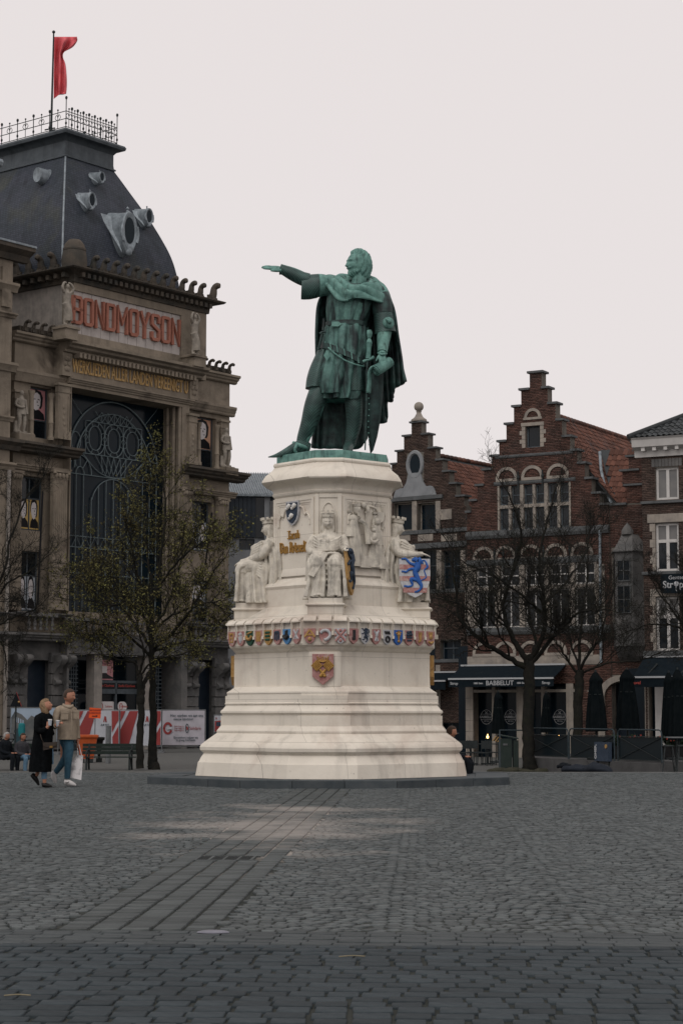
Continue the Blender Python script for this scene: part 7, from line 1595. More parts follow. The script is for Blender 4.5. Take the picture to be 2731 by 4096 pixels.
# ------------------------------------------------------------------ trees
M['bark'] = material('dark bark', (.013,.014,.013), (.024,.022,.019), .95, 5, .015, c3=(.020,.022,.014), s3=.62, spec=.03)
M['leaf'] = material('young leaf', (.125,.125,.045), (.085,.070,.030), .8, 1.2, vary=.5, spec=.05)
class Tree:
    def __init__(s, name, label, Y, seed, group, leaf=0, lsize=.06):
        s.Y = Y; s.q = random.Random(seed); s.o = None; s.name = name; s.label = label; s.m = {2: 6, 3: 4, 4: 3} if leaf else {2: 7, 3: 5, 4: 3}; s.tr0 = .0045 if leaf else .0036; s.tr = MB(); s.tw = MB(); s.lv = []; s.leaf = leaf; s.ls = lsize; s.group = group
    def at(s, px, py, d=0.):
        return P(px, py, s.Y + d)
    def limb(s, pts, r0, r1, n=8, spread=1., subs=9, slen=1.7, bend=.25, trunk=False, frm=.15):
        r0 = r0 if trunk else r0 * .78; p = [s.at(*q) for q in pts]; p = [Vector(v) for v in smoothpath(p, 5)]
        for v in p[1:-1]: v += Vector((s.q.uniform(-1, 1), s.q.uniform(-1, 1), s.q.uniform(-1, 1))) * .03
        k = len(p); s.tr.tube(p, [r0 + (r1 - r0) * (i / (k - 1)) ** .8 for i in range(k)], n)
        if trunk: return p
        for j in range(subs):
            t = frm + (1 - frm) * (j + s.q.random()) / subs; i = min(k - 2, int(t * (k - 1))); d = (p[i + 1] - p[i]).normalized()
            s.branch(p[i], s.side(d, .65), slen * (1.1 - .45 * t) * s.q.uniform(.6, 1.25), max(.012, (r0 + (r1 - r0) * t) * .45), 2, bend)
        s.branch(p[-1], (p[-1] - p[-2]).normalized(), slen * .8, r1 * .8, 2, bend)
        return p
    def side(s, d, a):
        o = Vector((s.q.gauss(0, 1), s.q.gauss(0, 1), s.q.gauss(0, 1))); o -= d * o.dot(d)
        o = o.normalized() if o.length > 1e-4 else d.orthogonal()
        return (d * math.cos(a) + o * math.sin(a) + Vector((0, 0, .12))).normalized()
    def branch(s, p, d, L, r, lev, bend):
        n = 4 if lev < 4 else 3; pts = [p.copy()]; q = s.q
        for i in range(n):
            d = (d + Vector((q.gauss(0, bend), q.gauss(0, bend), q.gauss(0, bend) + .06))).normalized(); p = p + d * (L / n); pts.append(p.copy())
        s.tw.tube(pts, [max(s.tr0, r * (1 - .7 * i / n)) for i in range(n + 1)], 5 if lev == 2 else 3, cap=False)
        if lev < 5:
            m = s.m[lev]
            for j in range(m):
                i = min(n - 1, int((.15 + .85 * (j + q.random()) / m) * n)); dd = (pts[i + 1] - pts[i]).normalized(); t = q.random()
                s.branch(pts[i].lerp(pts[i + 1], t), s.side(dd, q.uniform(.45, .95)), L * q.uniform(.42, .66), r * .55, lev + 1, bend)
        if s.leaf and lev >= 4:
            for v in pts[1:]:
                for _ in range(s.leaf if s.q.random() < .46 else 0): s.lv.append(v + Vector((q.gauss(0, .05), q.gauss(0, .05), q.gauss(0, .05))))
    def finish(s, base):
        T = thing(s.name, s.label, 'tree', base, 0, s.group); mv = lambda mb: [(x - base.x, y - base.y, z - base.z) for x, y, z in mb.v]
        s.tr.v = mv(s.tr); obj('trunk', s.tr, M['bark'], T, 60); s.tw.v = mv(s.tw); obj('crown', s.tw, M['bark'], T, 60, kind='stuff')
        if s.lv:
            N = len(s.lv); g = np.random.default_rng(4); c = np.array([v[:] for v in s.lv]) - np.array(base[:]); a = g.normal(size=(N, 3)); a /= np.linalg.norm(a, axis=1)[:, None]; b = np.cross(a, g.normal(size=(N, 3))); b /= np.linalg.norm(b, axis=1)[:, None]; sz = s.ls * g.uniform(.5, 1.3, (N, 1))
            V = np.stack([c - a * sz, c + b * sz * .55, c + a * sz, c - b * sz * .55], 1).reshape(-1, 3); F = np.arange(N * 4).reshape(-1, 4); obj('leaves', np_mesh('leaves', V, F, M['leaf']), None, T, kind='stuff')
        return T
t = Tree('plane_tree', 'big bare tree with spreading dark limbs in front of the BABBELUT awning', 61.3, 3, 'bare trees before the brick houses')
t.limb([(2117,3082),(2113,2980),(2112,2849),(2115,2669),(2112,2630)], .205, .165, 12, trunk=True); t.limb([(2117,3084),(2116,3050),(2114,2960)], .27, .15, 12, trunk=True)
t.limb([(2100,2668),(2033,2633,-.2),(1953,2582,-.6),(1889,2532,-.9),(1838,2467,-.8),(1824,2373,-.6),(1806,2240,-.4)], .13, .03, subs=11)
t.limb([(2108,2650),(2062,2575,.3),(2026,2496,.5),(2008,2416,.6),(2033,2344,.6),(2062,2236,.4),(2080,2120,.2),(2035,1975,0)], .13, .025, subs=12)
t.limb([(2119,2640),(2165,2561,-.2),(2177,2489,-.4),(2170,2380,-.5),(2155,2243,-.7),(2188,2080,-.9),(2222,1950,-1.)], .12, .025, subs=12)
t.limb([(2120,2655),(2213,2546,-.8),(2249,2510,-1.1),(2321,2449,-1.4),(2437,2440,-1.6)], .10, .025, subs=10)
t.limb([(2172,2455,-.4),(2105,2395,-1.),(1990,2315,-1.4),(1867,2258,-1.6)], .08, .02, subs=10); t.limb([(1953,2582,-.6),(1920,2500,-1.5),(1860,2430,-2),(1780,2400,-2.2)], .06, .02, subs=9)
t.limb([(2170,2420,-.5),(2260,2330,.5),(2330,2230,1.),(2360,2120,1.2)], .07, .02, subs=9); t.limb([(2120,2640),(2140,2560,1.),(2110,2440,1.8),(2120,2300,2.2),(2150,2180,2.4)], .08, .02, subs=9)
t.finish(P(2117, 3082, 61.3))
t = Tree('plane_tree', 'slimmer bare tree forking behind the terrace railing and closed parasols', 70, 5, 'bare trees before the brick houses')
t.limb([(2312,3055),(2310,2880),(2312,2760),(2316,2680)], .18, .16, 12, trunk=True)
t.limb([(2305,2690),(2262,2625,-.3),(2220,2565,-.5),(2180,2530,-.6)], .07, .02, subs=8); t.limb([(2318,2680),(2345,2630,-.3),(2392,2560,-.6),(2425,2450,-.7),(2462,2330,-.8)], .085, .02, subs=11)
t.limb([(2316,2680),(2316,2560,.2),(2332,2430,.3),(2352,2260,.4),(2342,2150,.5)], .085, .02, subs=11); t.limb([(2330,2690),(2420,2655,-.8),(2560,2640,-1.4),(2640,2610,-1.8)], .06, .018, subs=9)
t.limb([(2310,2660),(2280,2560,.8),(2270,2440,1.2),(2290,2330,1.4)], .06, .018, subs=9)
t.finish(P(2312, 3040, 70))
t = Tree('plane_tree', 'bare tree reaching in from the photo edge across the white framed windows', 61, 8, 'bare trees before the brick houses')
t.limb([(2860,3090),(2858,2800),(2850,2640)], .2, .17, 10, trunk=True)
t.limb([(2850,2640),(2790,2540),(2735,2500),(2690,2445),(2640,2380),(2610,2330)], .09, .015, subs=10, slen=1.2); t.limb([(2850,2650),(2760,2540),(2680,2500),(2590,2500),(2500,2530)], .06, .015, subs=8, slen=1.1)
t.limb([(2850,2600),(2800,2450),(2760,2330),(2740,2250)], .08, .015, subs=9, slen=1.2); t.limb([(2850,2620),(2900,2450),(2890,2250)], .09, .02, subs=6)
t.finish(P(2860, 3090, 61))
def leafy(t):
    L = [([(608,2630),(520,2545,-.4),(440,2505,-.6),(330,2485,-.8)], .07), ([(610,2600),(700,2520,-.5),(762,2440,-.8),(832,2320,-1),(905,2225,-1.1)], .09), ([(608,2590),(520,2470,.4),(455,2380,.6),(395,2250,.8)], .08), ([(612,2520),(680,2400,.4),(720,2260,.7),(742,2080,.9)], .08),
         ([(608,2610),(720,2570,.6),(840,2530,1.),(925,2455,1.2)], .07), ([(605,2480),(550,2300,-.5),(520,2150,-.8),(495,2030,-.9)], .08), ([(612,2420),(650,2200,-.2),(662,2000,-.3),(642,1880,-.3)], .07), ([(608,2560),(560,2440,1.2),(440,2350,2.),(330,2330,2.4)], .06),
         ([(610,2540),(690,2460,-1.6),(800,2420,-2.2),(880,2400,-2.4)], .06), ([(606,2440),(600,2280,1.),(580,2120,1.5),(600,1960,1.6)], .07), ([(608,2500),(520,2420,-1.5),(430,2420,-2.),(350,2400,-2.4)], .06), ([(612,2380),(700,2260,-1.),(790,2180,-1.5),(850,2150,-1.8)], .06)]
    for p, r in L: t.limb(p, r, .018, 7, subs=10, slen=1.35, bend=.2, frm=.2)
t = Tree('budding_tree', 'tall budding tree with brownish green young leaves before the guild hall', 63.5, 11, None, leaf=1, lsize=.040)
t.limb([(613,3076),(612,3050),(612,2950),(611,2800),(608,2650),(609,2540),(608,2420),(604,2300)], .17, .07, 12, trunk=True); t.limb([(614,3078),(613,3045),(612,2970)], .235, .11, 12, trunk=True); leafy(t)
t.finish(P(613, 3076, 63.5))
t = Tree('budding_tree', 'low forking tree with burled trunk standing next to the tall budding tree', 62.5, 13, None, leaf=1, lsize=.036)
t.limb([(561,3074),(562,2950),(564,2840),(563,2790),(560,2720),(556,2690)], .125, .09, 10, trunk=True); t.tr.ball(t.at(563, 2800), (.145, .14, .24), 12, 9); t.tr.ball(t.at(566, 2770, .05), (.13, .13, .16), 12, 9); t.limb([(562,2770),(585,2715,.3),(604,2680,.6)], .08, .06, 8, trunk=True)
t.limb([(556,2695),(540,2650),(470,2640,-.4),(440,2600,-.6),(395,2560,-.7)], .06, .02, subs=9, slen=1.1); t.limb([(557,2695),(575,2620,-.3),(560,2540,-.5),(540,2470,-.5)], .055, .02, subs=8, slen=1.2); t.limb([(560,2700),(620,2640,-.6),(700,2620,-1.),(780,2600,-1.2)], .05, .018, subs=9, slen=1.1)
t.finish(P(561, 3074, 62.5))
t = Tree('budding_tree', 'dark branching tree entering from the photo edge in front of the ornate town house', 60, 17, None, leaf=0)
t.limb([(-160,3090),(-150,2800),(-140,2560)], .2, .17, 10, trunk=True)
t.limb([(-140,2560),(-60,2420),(10,2310),(45,2150),(105,1995),(180,1900)], .08, .016, subs=11, slen=1.2); t.limb([(-140,2580),(-40,2440),(30,2335),(110,2290),(205,2215)], .07, .015, subs=9, slen=1.2)
t.limb([(-140,2560),(-160,2300),(-100,2100),(-40,1960)], .09, .02, subs=9, slen=1.3); t.limb([(-140,2620),(-20,2560),(18,2600),(24,2690)], .06, .02, subs=6, slen=.9); t.limb([(-140,2600),(0,2500),(60,2465),(140,2440)], .06, .015, subs=9, slen=1.)
t.finish(P(-160, 3090, 60))
# people
at = lambda p: Matrix.Translation(Vector(p))
M['skin'] = material('skin', (.34,.17,.11), (.30,.14,.095), .55, 20); M['blond'] = material('blond hair', (.25,.165,.095), (.13,.085,.05), .6, 40, .002); M['brownhair'] = material('brown hair', (.030,.017,.011), (.05,.03,.02), .6, 40, .002); M['greyhair'] = material('grey hair', (.33,.32,.31), (.24,.23,.22), .6, 40, .002)
M['coat'] = material('black wool', (.003,.0035,.004), (.006,.007,.008), .95, 20, spec=.03); M['jacket'] = material('beige overshirt', (.275,.225,.17), (.215,.175,.135), .9, 14, .004); M['denim'] = material('blue denim', (.020,.055,.085), (.035,.085,.12), .85, 16, .002); M['paledenim'] = material('pale denim', (.08,.15,.22), (.11,.19,.27), .85, 16)
M['whites'] = material('white leather', (.55,.53,.52), (.46,.45,.45), .5, 12); M['blacks'] = material('black leather', (.006,.006,.007), (.012,.012,.012), .4, 12); M['brownbag'] = material('brown leather', (.022,.016,.013), (.035,.026,.02), .5, 18); M['darkcloth'] = material('dark cloth', (.008,.010,.013), (.014,.016,.019), .9, 10, spec=.05); M['greycloth'] = material('dark grey cloth', (.035,.035,.042), (.05,.05,.055), .9, 10)
class Fig:
    """a clothed person measured from an enlarged detail: pixel = (x0 + s x, y0 + s y) at depth Y"""
    def __init__(s, label, Y, x0, y0, sc, foot, group=None):
        s.Y, s.x0, s.y0, s.sc = Y, x0, y0, sc; s.o = P(x0 + sc * foot[0], y0 + sc * foot[1], Y); s.o.z = max(s.o.z, gz(Y) + .0) if False else s.o.z
        s.T = thing('person', label, 'person', s.o, 0, group); s.k = sc * Y / FPX
    def S(s, x, y, d=0.): return P(s.x0 + s.sc * x, s.y0 + s.sc * y, s.Y + d) - s.o
    def tube(s, mb, pts, rad, n=12, k=4, flat=1., up=None):
        p = smoothpath([(*s.S(*q), r * s.k) for q, r in zip(pts, rad)], k); mb.tube([Vector(q[:3]) for q in p], [max(q[3], .003) for q in p], n, flat=flat, up=up)
    def part(s, nm, mat, tubes, smooth=60, vox=None, flat=1., up=None):
        mb = MB()
        for t_ in tubes: s.tube(mb, *t_, flat=flat, up=up)
        o = obj(nm, mb, M[mat], s.T, smooth)
        if vox: remesh(o, vox, 2)
        return o
# man
f = Fig('man in beige overshirt and jeans walking with a cup and a white carrier bag', 36.7, 50, 2700, .3189, (720, 1388))
mb = MB(); HMf = at(f.S(716, 262)) @ Matrix.Rotation(R(68), 4, 'Z') @ Matrix.Rotation(R(6), 4, 'X')
hd = sphere_map(f_face, HMf, .135, 60, 44, (.72, .84, .98)); mb.add(hd.v, hd.f)
f.tube(mb, [(705, 300, .02), (698, 380, .02), (690, 440, .02)], [38, 40, 60])
f.tube(mb, [(690, 440), (680, 600), (690, 800)], [75, 80, 80]); f.tube(mb, [(620, 450, -.06), (552, 530, -.14), (535, 640, -.2), (560, 625, -.3)], [30, 34, 30, 24]); f.tube(mb, [(740, 450, .08), (796, 560, .14), (812, 700, .14), (822, 830, .1)], [30, 34, 30, 24])
f.tube(mb, [(700, 810, -.02), (705, 1060, -.06), (692, 1300, -.03)], [52, 42, 26]); f.tube(mb, [(650, 810, .06), (640, 1060, .12), (545, 1210, .14)], [52, 42, 26])
hand(mb, frame_to(f.S(556, 622, -.28), (.6, -.3, .25), (0, -.4, 1)), .19, .9, .05, .7, -1); hand(mb, frame_to(f.S(822, 822, .1), (.1, 0, -1), (1, 0, 0)), .19, 1.1, .05, .5, 1)
b = obj('body', mb, M['skin'], f.T); remesh(b, .0085, 1)
mb = sphere_map(lambda lo, la: (1.04 if (la > .78 - .22 * abs(lo) or (abs(lo) > 1.5 and la > -.35)) else .86), HMf, .138, 60, 44, (.72, .84, .98)); obj('hair', mb, M['brownhair'], f.T, 60)
mb = MB(); cloth(mb, [(*f.S(692, 372, .0), .085, .085), (*f.S(684, 400, .0), .14, .13), (*f.S(676, 432, .0), .185, .165), (*f.S(678, 520, 0), .187, .17), (*f.S(688, 620, 0), .180, .168), (*f.S(692, 720, 0), .178, .17), (*f.S(690, 808, 0), .182, .178)], folds=8, amp=(.0, .035), n=70)
jk = obj('overshirt', mb, M['jacket'], f.T, 70)
f.part('sleeve', 'jacket', [([(625, 415, -.03), (580, 450, -.1), (546, 540, -.16), (534, 640, -.2), (548, 632, -.28)], [40, 52, 46, 38, 32])]).parent = jk
f.part('sleeve', 'jacket', [([(730, 420, .06), (775, 460, .12), (800, 570, .14), (812, 700, .14), (822, 800, .1)], [40, 50, 44, 38, 33])]).parent = jk
f.part('collar', 'jacket', [([(640, 370, -.05), (670, 395, -.12), (725, 405, -.13), (760, 380, -.05)], [16, 18, 18, 14])]).parent = jk
for x, y in ((660, 465), (795, 455)):
    mb = MB(); c = f.S(x, y, -.20 if x < 700 else -.14); mb.box(c.x - .075, c.x + .075, c.y - .012, c.y + .01, c.z - .02, c.z + .02); mb.box(c.x - .07, c.x + .07, c.y - .006, c.y + .01, c.z - .14, c.z - .02); q = obj('pocket', mb, M['jacket'], jk)
mb = MB(); c0, c1 = f.S(742, 430, -.18), f.S(752, 790, -.19); mb.tube([c0, f.S(750, 600, -.2), c1], .012, 5); [mb.ball(c0.lerp(c1, (k + .5) / 5) + Vector((0, -.012, 0)), .010, 6, 5) for k in range(5)]; obj('button_placket', mb, M['jacket'], jk, 60, kind='stuff')
f.part('jeans', 'denim', [([(700, 790, -.02), (712, 930, -.05), (704, 1060, -.07), (696, 1180, -.05), (690, 1300, -.03)], [66, 60, 49, 42, 36], 16), ([(655, 790, .05), (668, 930, .1), (648, 1060, .12), (598, 1150, .13), (540, 1225, .14)], [66, 60, 49, 40, 34], 16)], vox=.011)
for pts, d in (([(655, 1340, 0), (690, 1345, 0), (750, 1365, 0), (800, 1383, 0)], -.03), ([(525, 1205, 0), (520, 1260, 0), (530, 1310, 0), (545, 1362, 0)], .14)):
    mb = MB(); f.tube(mb, [(x, y, d) for x, y, _ in pts], [30, 36, 30, 12], 12); s_ = obj('shoe', mb, M['whites'], f.T, 60)
mb = MB(); f.tube(mb, [(672, 1345, -.10), (690, 1355, -.125), (715, 1335, -.115)], [4, 6, 3], 6); obj('side_mark', mb, M['navy'], s_, 60) if False else obj('side_mark', mb, M['blacks'], f.T, 60)
# woman
w = Fig('blonde woman in long black coat walking with a cup, looking up at the man', 36.4, 50, 2700, .3189, (400, 1412))
mb = MB(); HMw = at(w.S(428, 388)) @ Matrix.Rotation(R(84), 4, 'Z') @ Matrix.Rotation(-R(22), 4, 'X')
hd = sphere_map(f_face, HMw, .118, 60, 44, (.72, .84, .98)); mb.add(hd.v, hd.f); w.tube(mb, [(415, 420), (408, 500), (402, 560)], [32, 34, 60])
w.tube(mb, [(400, 560), (390, 760), (380, 1000)], [70, 70, 80]); w.tube(mb, [(385, 560, -.02), (345, 600, -.12), (325, 680, -.2), (400, 690, -.27), (450, 645, -.28)], [20, 24, 26, 22, 20])
w.tube(mb, [(420, 560, .04), (465, 690, .14), (490, 740, .1)], [20, 26, 22]); w.tube(mb, [(350, 1000, .06), (335, 1150, .08), (305, 1270, .08)], [40, 32, 22]); w.tube(mb, [(410, 1000, -.05), (405, 1200, -.06), (405, 1365, -.05)], [40, 34, 22])
hand(mb, frame_to(w.S(447, 650, -.28), (.35, -.2, .9), (-.3, -1, 0)), .17, .8, .05, .6, 1); b = obj('body', mb, M['skin'], w.T); remesh(b, .0085, 1)
mb = sphere_map(f_hair(.42, .05, front=1.3, fringe=.62, vol=1.12), HMw, .122, 72, 50); obj('hair', mb, M['blond'], w.T, 180)
mb = MB(); cloth(mb, [(*w.S(412, 465, 0), .06, .06), (*w.S(406, 488, .0), .11, .10), (*w.S(396, 520, .0), .165, .14), (*w.S(394, 600, 0), .178, .16), (*w.S(392, 720, 0), .178, .165), (*w.S(378, 860, 0), .188, .18), (*w.S(366, 1000, 0), .20, .19), (*w.S(356, 1130, 0), .208, .20), (*w.S(352, 1215, 0), .205, .20)], folds=6, amp=(.0, .05), n=70, sharp=1)
ct = obj('long_coat', mb, M['coat'], w.T, 70)
w.part('sleeve', 'coat', [([(370, 520, -.05), (335, 570, -.12), (315, 680, -.2), (385, 700, -.26), (432, 662, -.27)], [38, 46, 44, 38, 32])]).parent = ct; w.part('sleeve', 'coat', [([(440, 540, .1), (475, 690, .16), (500, 740, .1)], [46, 42, 34])]).parent = ct
w.part('jeans', 'paledenim', [([(410, 1100, -.05), (402, 1230, -.06), (400, 1300, -.05)], [42, 36, 33], 14)]); w.part('jeans', 'paledenim', [([(500, 930, .1), (505, 1010, .1), (510, 1120, .1)], [16, 16, 10], 10)])
for pts, d in (([(375, 1385), (400, 1378), (450, 1390), (500, 1402)], -.05), ([(245, 1245), (270, 1270), (305, 1320), (335, 1382)], .08)):
    mb = MB(); w.tube(mb, [(x, y, d) for x, y in pts], [26, 33, 28, 12], 12); obj('shoe', mb, M['blacks'], w.T, 60)
def cup(p, label, tilt=0):
    T = thing('coffee_cup', label, 'cup', p, 0); mb = MB(); mb.lathe([(.028, -.05), (.038, .05), (.001, .05)], (0, 0, 0), 14); obj('cup', mb, M['greyp'], T, 50); mb = MB(); mb.lathe([(.041, .05), (.041, .062), (.034, .068), (.001, .068)], (0, 0, 0), 14); obj('lid', mb, M['whites'], T, 50)
cup(w.o + w.S(474, 600, -.30), 'pale takeaway cup in the raised hand of the woman in black'); cup(f.o + f.S(572, 612, -.33), 'takeaway cup in the hand of the man in the beige overshirt')
T = thing('shoulder_bag', 'small dark brown handbag with gold clasp hanging at the hip of the woman in black', 'handbag', w.o + w.S(478, 880, -.26), 0)
mb = MB(); mb.loft([[Vector((x, y, z)) for x, z in ((-.135, -.08), (.125, -.06), (.13, .05), (-.125, .045))] for y in (-.05, .05)]); mb.xform(Matrix.Rotation(-R(6), 4, 'Y')); obj('bag', mb, M['brownbag'], T); mb = MB(); mb.prism([(-.135, -.058, .05), (-.12, -.062, -.02), (.0, -.064, -.045), (.125, -.062, -.005), (.14, -.058, .055)], (0, .008, 0)); obj('flap', mb, M['brownbag'], T)
mb = MB(); mb.box(.0, .05, -.075, -.06, -.045, -.03); mb.box(.0, .05, -.075, -.06, -.025, -.012); mb.box(.02, .03, -.075, -.06, -.045, -.012); obj('clasp', mb, M['gold'], T); mb = MB(); mb.tube(smoothpath([(-.13, 0, .05), (-.17, -.02, .14), (-.21, .05, .3)], 4), .009, 6); mb.tube(smoothpath([(.13, 0, .05), (.12, .1, .2), (.10, .2, .3)], 4), .009, 6); obj('strap', mb, M['brownbag'], T, 60, kind='stuff')
def prnt(node, l, tc, base, mix, ramp, noisy): return mix(ramp(noisy(6, 8), .45, .62), base, (.20, .20, .205))
M['bagp'] = material('printed white bag', (.62,.60,.60), None, .5, 4, extra=prnt)
T = thing('carrier_bag', 'white printed carrier bag hanging from the hand of the man', 'bag', f.o + f.S(822, 1000, .1), 0); tl = lambda x, y, d: f.S(x, y, .1 + d) - f.S(822, 1000, .1)
mb = MB(); mb.loft([[tl(742, 1090, -.05), tl(815, 1005, -.05), tl(892, 1010, -.05), tl(866, 1318, -.07), tl(715, 1285, -.07)], [tl(742, 1090, .06), tl(815, 1005, .04), tl(892, 1010, .04), tl(866, 1318, .07), tl(715, 1285, .07)]]); obj('bag', mb, M['bagp'], T); mb = MB(); mb.tube([tl(825, 1008, 0), tl(815, 880, 0), tl(822, 850, 0)], .008, 6); mb.tube([tl(870, 1010, 0), tl(840, 880, 0), tl(826, 850, 0)], .008, 6); obj('handles', mb, M['whites'], T, 60, kind='stuff')
# seated people
def sitter(label, Y, px, seat_y, hair, top, legs, face=R(60), lean=0., s=1.):
    o = P(px, seat_y, Y); T = thing('person', label, 'person', o, face); mb = MB(); tb = lambda pts, r, n=10: mb.tube(smoothpath([tuple(Vector(p) * s) for p in pts], 4), list(np.interp(np.linspace(0, 1, 4 * (len(pts) - 1) + 1), np.linspace(0, 1, len(r)), np.array(r) * s)), n)
    tb([(0, 0, .1), (0, .0, .35), (0, -.02, .52), (0, -.02, .6)], [.13, .13, .14, .06]); tb([(0, -.02, .58), (0, -.04, .7)], [.055, .055])
    hm = at(Vector((0, -.06, .74)) * s) @ Matrix.Rotation(R(10), 4, 'X'); hd = sphere_map(f_face, hm, .122 * s, 40, 30, (.72, .86, 1.)); mb.add(hd.v, hd.f)
    for sg in (-1, 1): tb([(sg * .09, -.02, .08), (sg * .11, -.42, .10), (sg * .12, -.42, -.2), (sg * .12, -.44, -.43)], [.08, .06, .05, .035]); hand(mb, frame_to(Vector((sg * .1, -.36, .20)) * s, (-sg * .5, -.6, 0)), .17 * s, .5, .05, .5, sg)
    b = obj('body', mb, M['skin'], T); remesh(b, .012, 1)
    mb = sphere_map(lambda lo, la: (1.07 if (la > .8 - .2 * abs(lo) or (abs(lo) > 1.4 and la > -.5)) else .86), hm, .125 * s, 40, 30, (.74, .9, 1.)); obj('hair', mb, M[hair], T, 60)
    mb = MB(); tb([(0, 0, -.02), (0, .01, .2), (0, .0, .45), (0, -.01, .56), (0, -.02, .62)], [.18, .175, .2, .17, .08], 16)
    for sg in (-1, 1): tb([(sg * .17, 0, .54), (sg * .24, -.04, .3), (sg * .2, -.24, .2), (sg * .1, -.36, .2)], [.075, .065, .055, .045])
    o_ = obj('jacket', mb, M[top], T); remesh(o_, .014, 1)
    mb = MB(); [tb([(sg * .09, .0, .06), (sg * .11, -.42, .10), (sg * .12, -.43, -.2), (sg * .12, -.43, -.40)], [.11, .085, .07, .055]) for sg in (-1, 1)]; o_ = obj('trousers', mb, M[legs], T); remesh(o_, .014, 1)
    mb = MB(); [tb([(sg * .12, -.38, -.43), (sg * .12, -.48, -.44), (sg * .13, -.60, -.46)], [.045, .05, .03]) for sg in (-1, 1)]; obj('shoes', mb, M['blacks'], T, 60, kind='stuff'); return T
sitter('white haired man in dark clothes seated on the bench at the photo edge', 62.6, 22, 3036, 'greyhair', 'darkcloth', 'darkcloth', R(55))
sitter('dark haired person in grey hooded top and jeans seated beside the white haired man', 62.8, 88, 3040, 'brownhair', 'greycloth', 'paledenim', R(40))
sitter('dark haired person half hidden behind the far corner of the pedestal', 40.6, 1796, 3062, 'brownhair', 'darkcloth', 'darkcloth', R(75), s=.95)
# ------------------------------------------------------------------ benches
M['benchg'] = material('dark green bench paint', (.012,.021,.018), (.018,.028,.023), .5, 8)
def bench(px, py, Y, label, rot=0., L=1.85):
    o = P(px, py, Y); o.z = gz(Y); T = thing('park_bench', label, 'bench', o, rot, 'green benches on the square')
    for k in range(4): obj('seat_slat', MB().box(-L / 2, L / 2, -.40 + .11 * k, -.31 + .11 * k, .40, .43), M['benchg'], T)
    for k in range(3): mb = MB(); mb.box(-L / 2, L / 2, .06 + .03 * k, .085 + .03 * k, .50 + .12 * k, .605 + .12 * k); obj('back_slat', mb, M['benchg'], T)
    for x in (-L / 2 + .22, L / 2 - .22):
        mb = MB(); mb.tube([(x, -.36, 0), (x, -.34, .2), (x, -.30, .39)], .035, 8); mb.tube([(x, .1, 0), (x, .06, .2), (x, .04, .42), (x, .15, .84)], .035, 8); mb.tube([(x, -.34, .38), (x, .06, .40)], .03, 8); obj('leg', mb, M['iron'], T, 50, kind='stuff')
        mb = MB(); mb.tube(smoothpath([(x, .08, .62), (x, -.15, .63), (x, -.34, .58), (x, -.38, .44)], 4), .028, 8); obj('armrest', mb, M['iron'], T, 50)
    return T
bench(440, 3078, 63.2, 'empty dark green bench between the walking couple and the two tree trunks', -R(4)); bench(48, 3078, 63.2, 'dark green bench carrying the two seated people', R(6), 2.2)
# ------------------------------------------------------------------ building site hoardings
M['hred'] = material('hoarding red', (.235,.040,.038), (.21,.035,.035), .6, 3); M['hwhite'] = material('hoarding white', (.40,.41,.44), (.34,.35,.385), .6, 2.2); M['galv'] = material('galvanised steel', (.16,.17,.175), (.12,.125,.13), .5, 8, metal=.4); M['dteal'] = material('print dark teal', (.02,.045,.055), None, .6); M['lilacp'] = material('banner lilac white', (.37,.35,.385), (.33,.315,.345), .6, 2.2)
def hoarding(px0, px1, py0, py1, Y, label, base):
    a, b = P(px0, py1, Y), P(px1, py0, Y); o = Vector(((a.x + b.x) / 2, Y, GLOW)); W2 = (b.x - a.x) / 2; T = thing('fence_banner', label, 'hoarding', o, 0, 'printed hoardings before the guild hall')
    z0, z1 = a.z - GLOW, b.z - GLOW; rq = random.Random(int(px0)); mb = MB(); n, m = 16, 10
    mb.loft([[Vector((-W2 + 2 * W2 * i / n, -.03 + .018 * math.sin(i * 1.3 + j * .8) + rq.uniform(-.006, .006), z0 + (z1 - z0) * j / m)) for i in range(n + 1)] for j in range(m + 1)], closed=False); c = obj('banner', mb, M[base], T, 60)
    mb = MB(); 
    for x in (-W2 - .03, W2 + .03): mb.tube([(x, .02, .06), (x, .02, z1 + .03)], .022, 6)
    for z in (z0 - .06, z1 + .03): mb.tube([(-W2 - .03, .02, z), (W2 + .03, .02, z)], .018, 6)
    for x in (-W2, W2): mb.box(x - .11, x + .11, -.3, .3, 0, .12)
    obj('fence_frame', mb, M['galv'], T, 50, kind='stuff'); X = lambda px: (P(px, py0, Y).x - o.x); Z = lambda py: P(px0, py, Y).z - GLOW
    def poly(nm, mat, pts, y=-.056): mb = MB(); mb.prism([(X(px), y, Z(py)) for px, py in pts], (0, .004, 0)); return obj(nm, mb, M[mat], c)
    def txt(t_, px, py, h, mat, sq=1., y=-.062): return obj('lettering', text(t_, h, at((X(px), y, Z(py))), sq, .003, .0), M[mat], c, kind='stuff')
    return poly, txt, X, Z, c
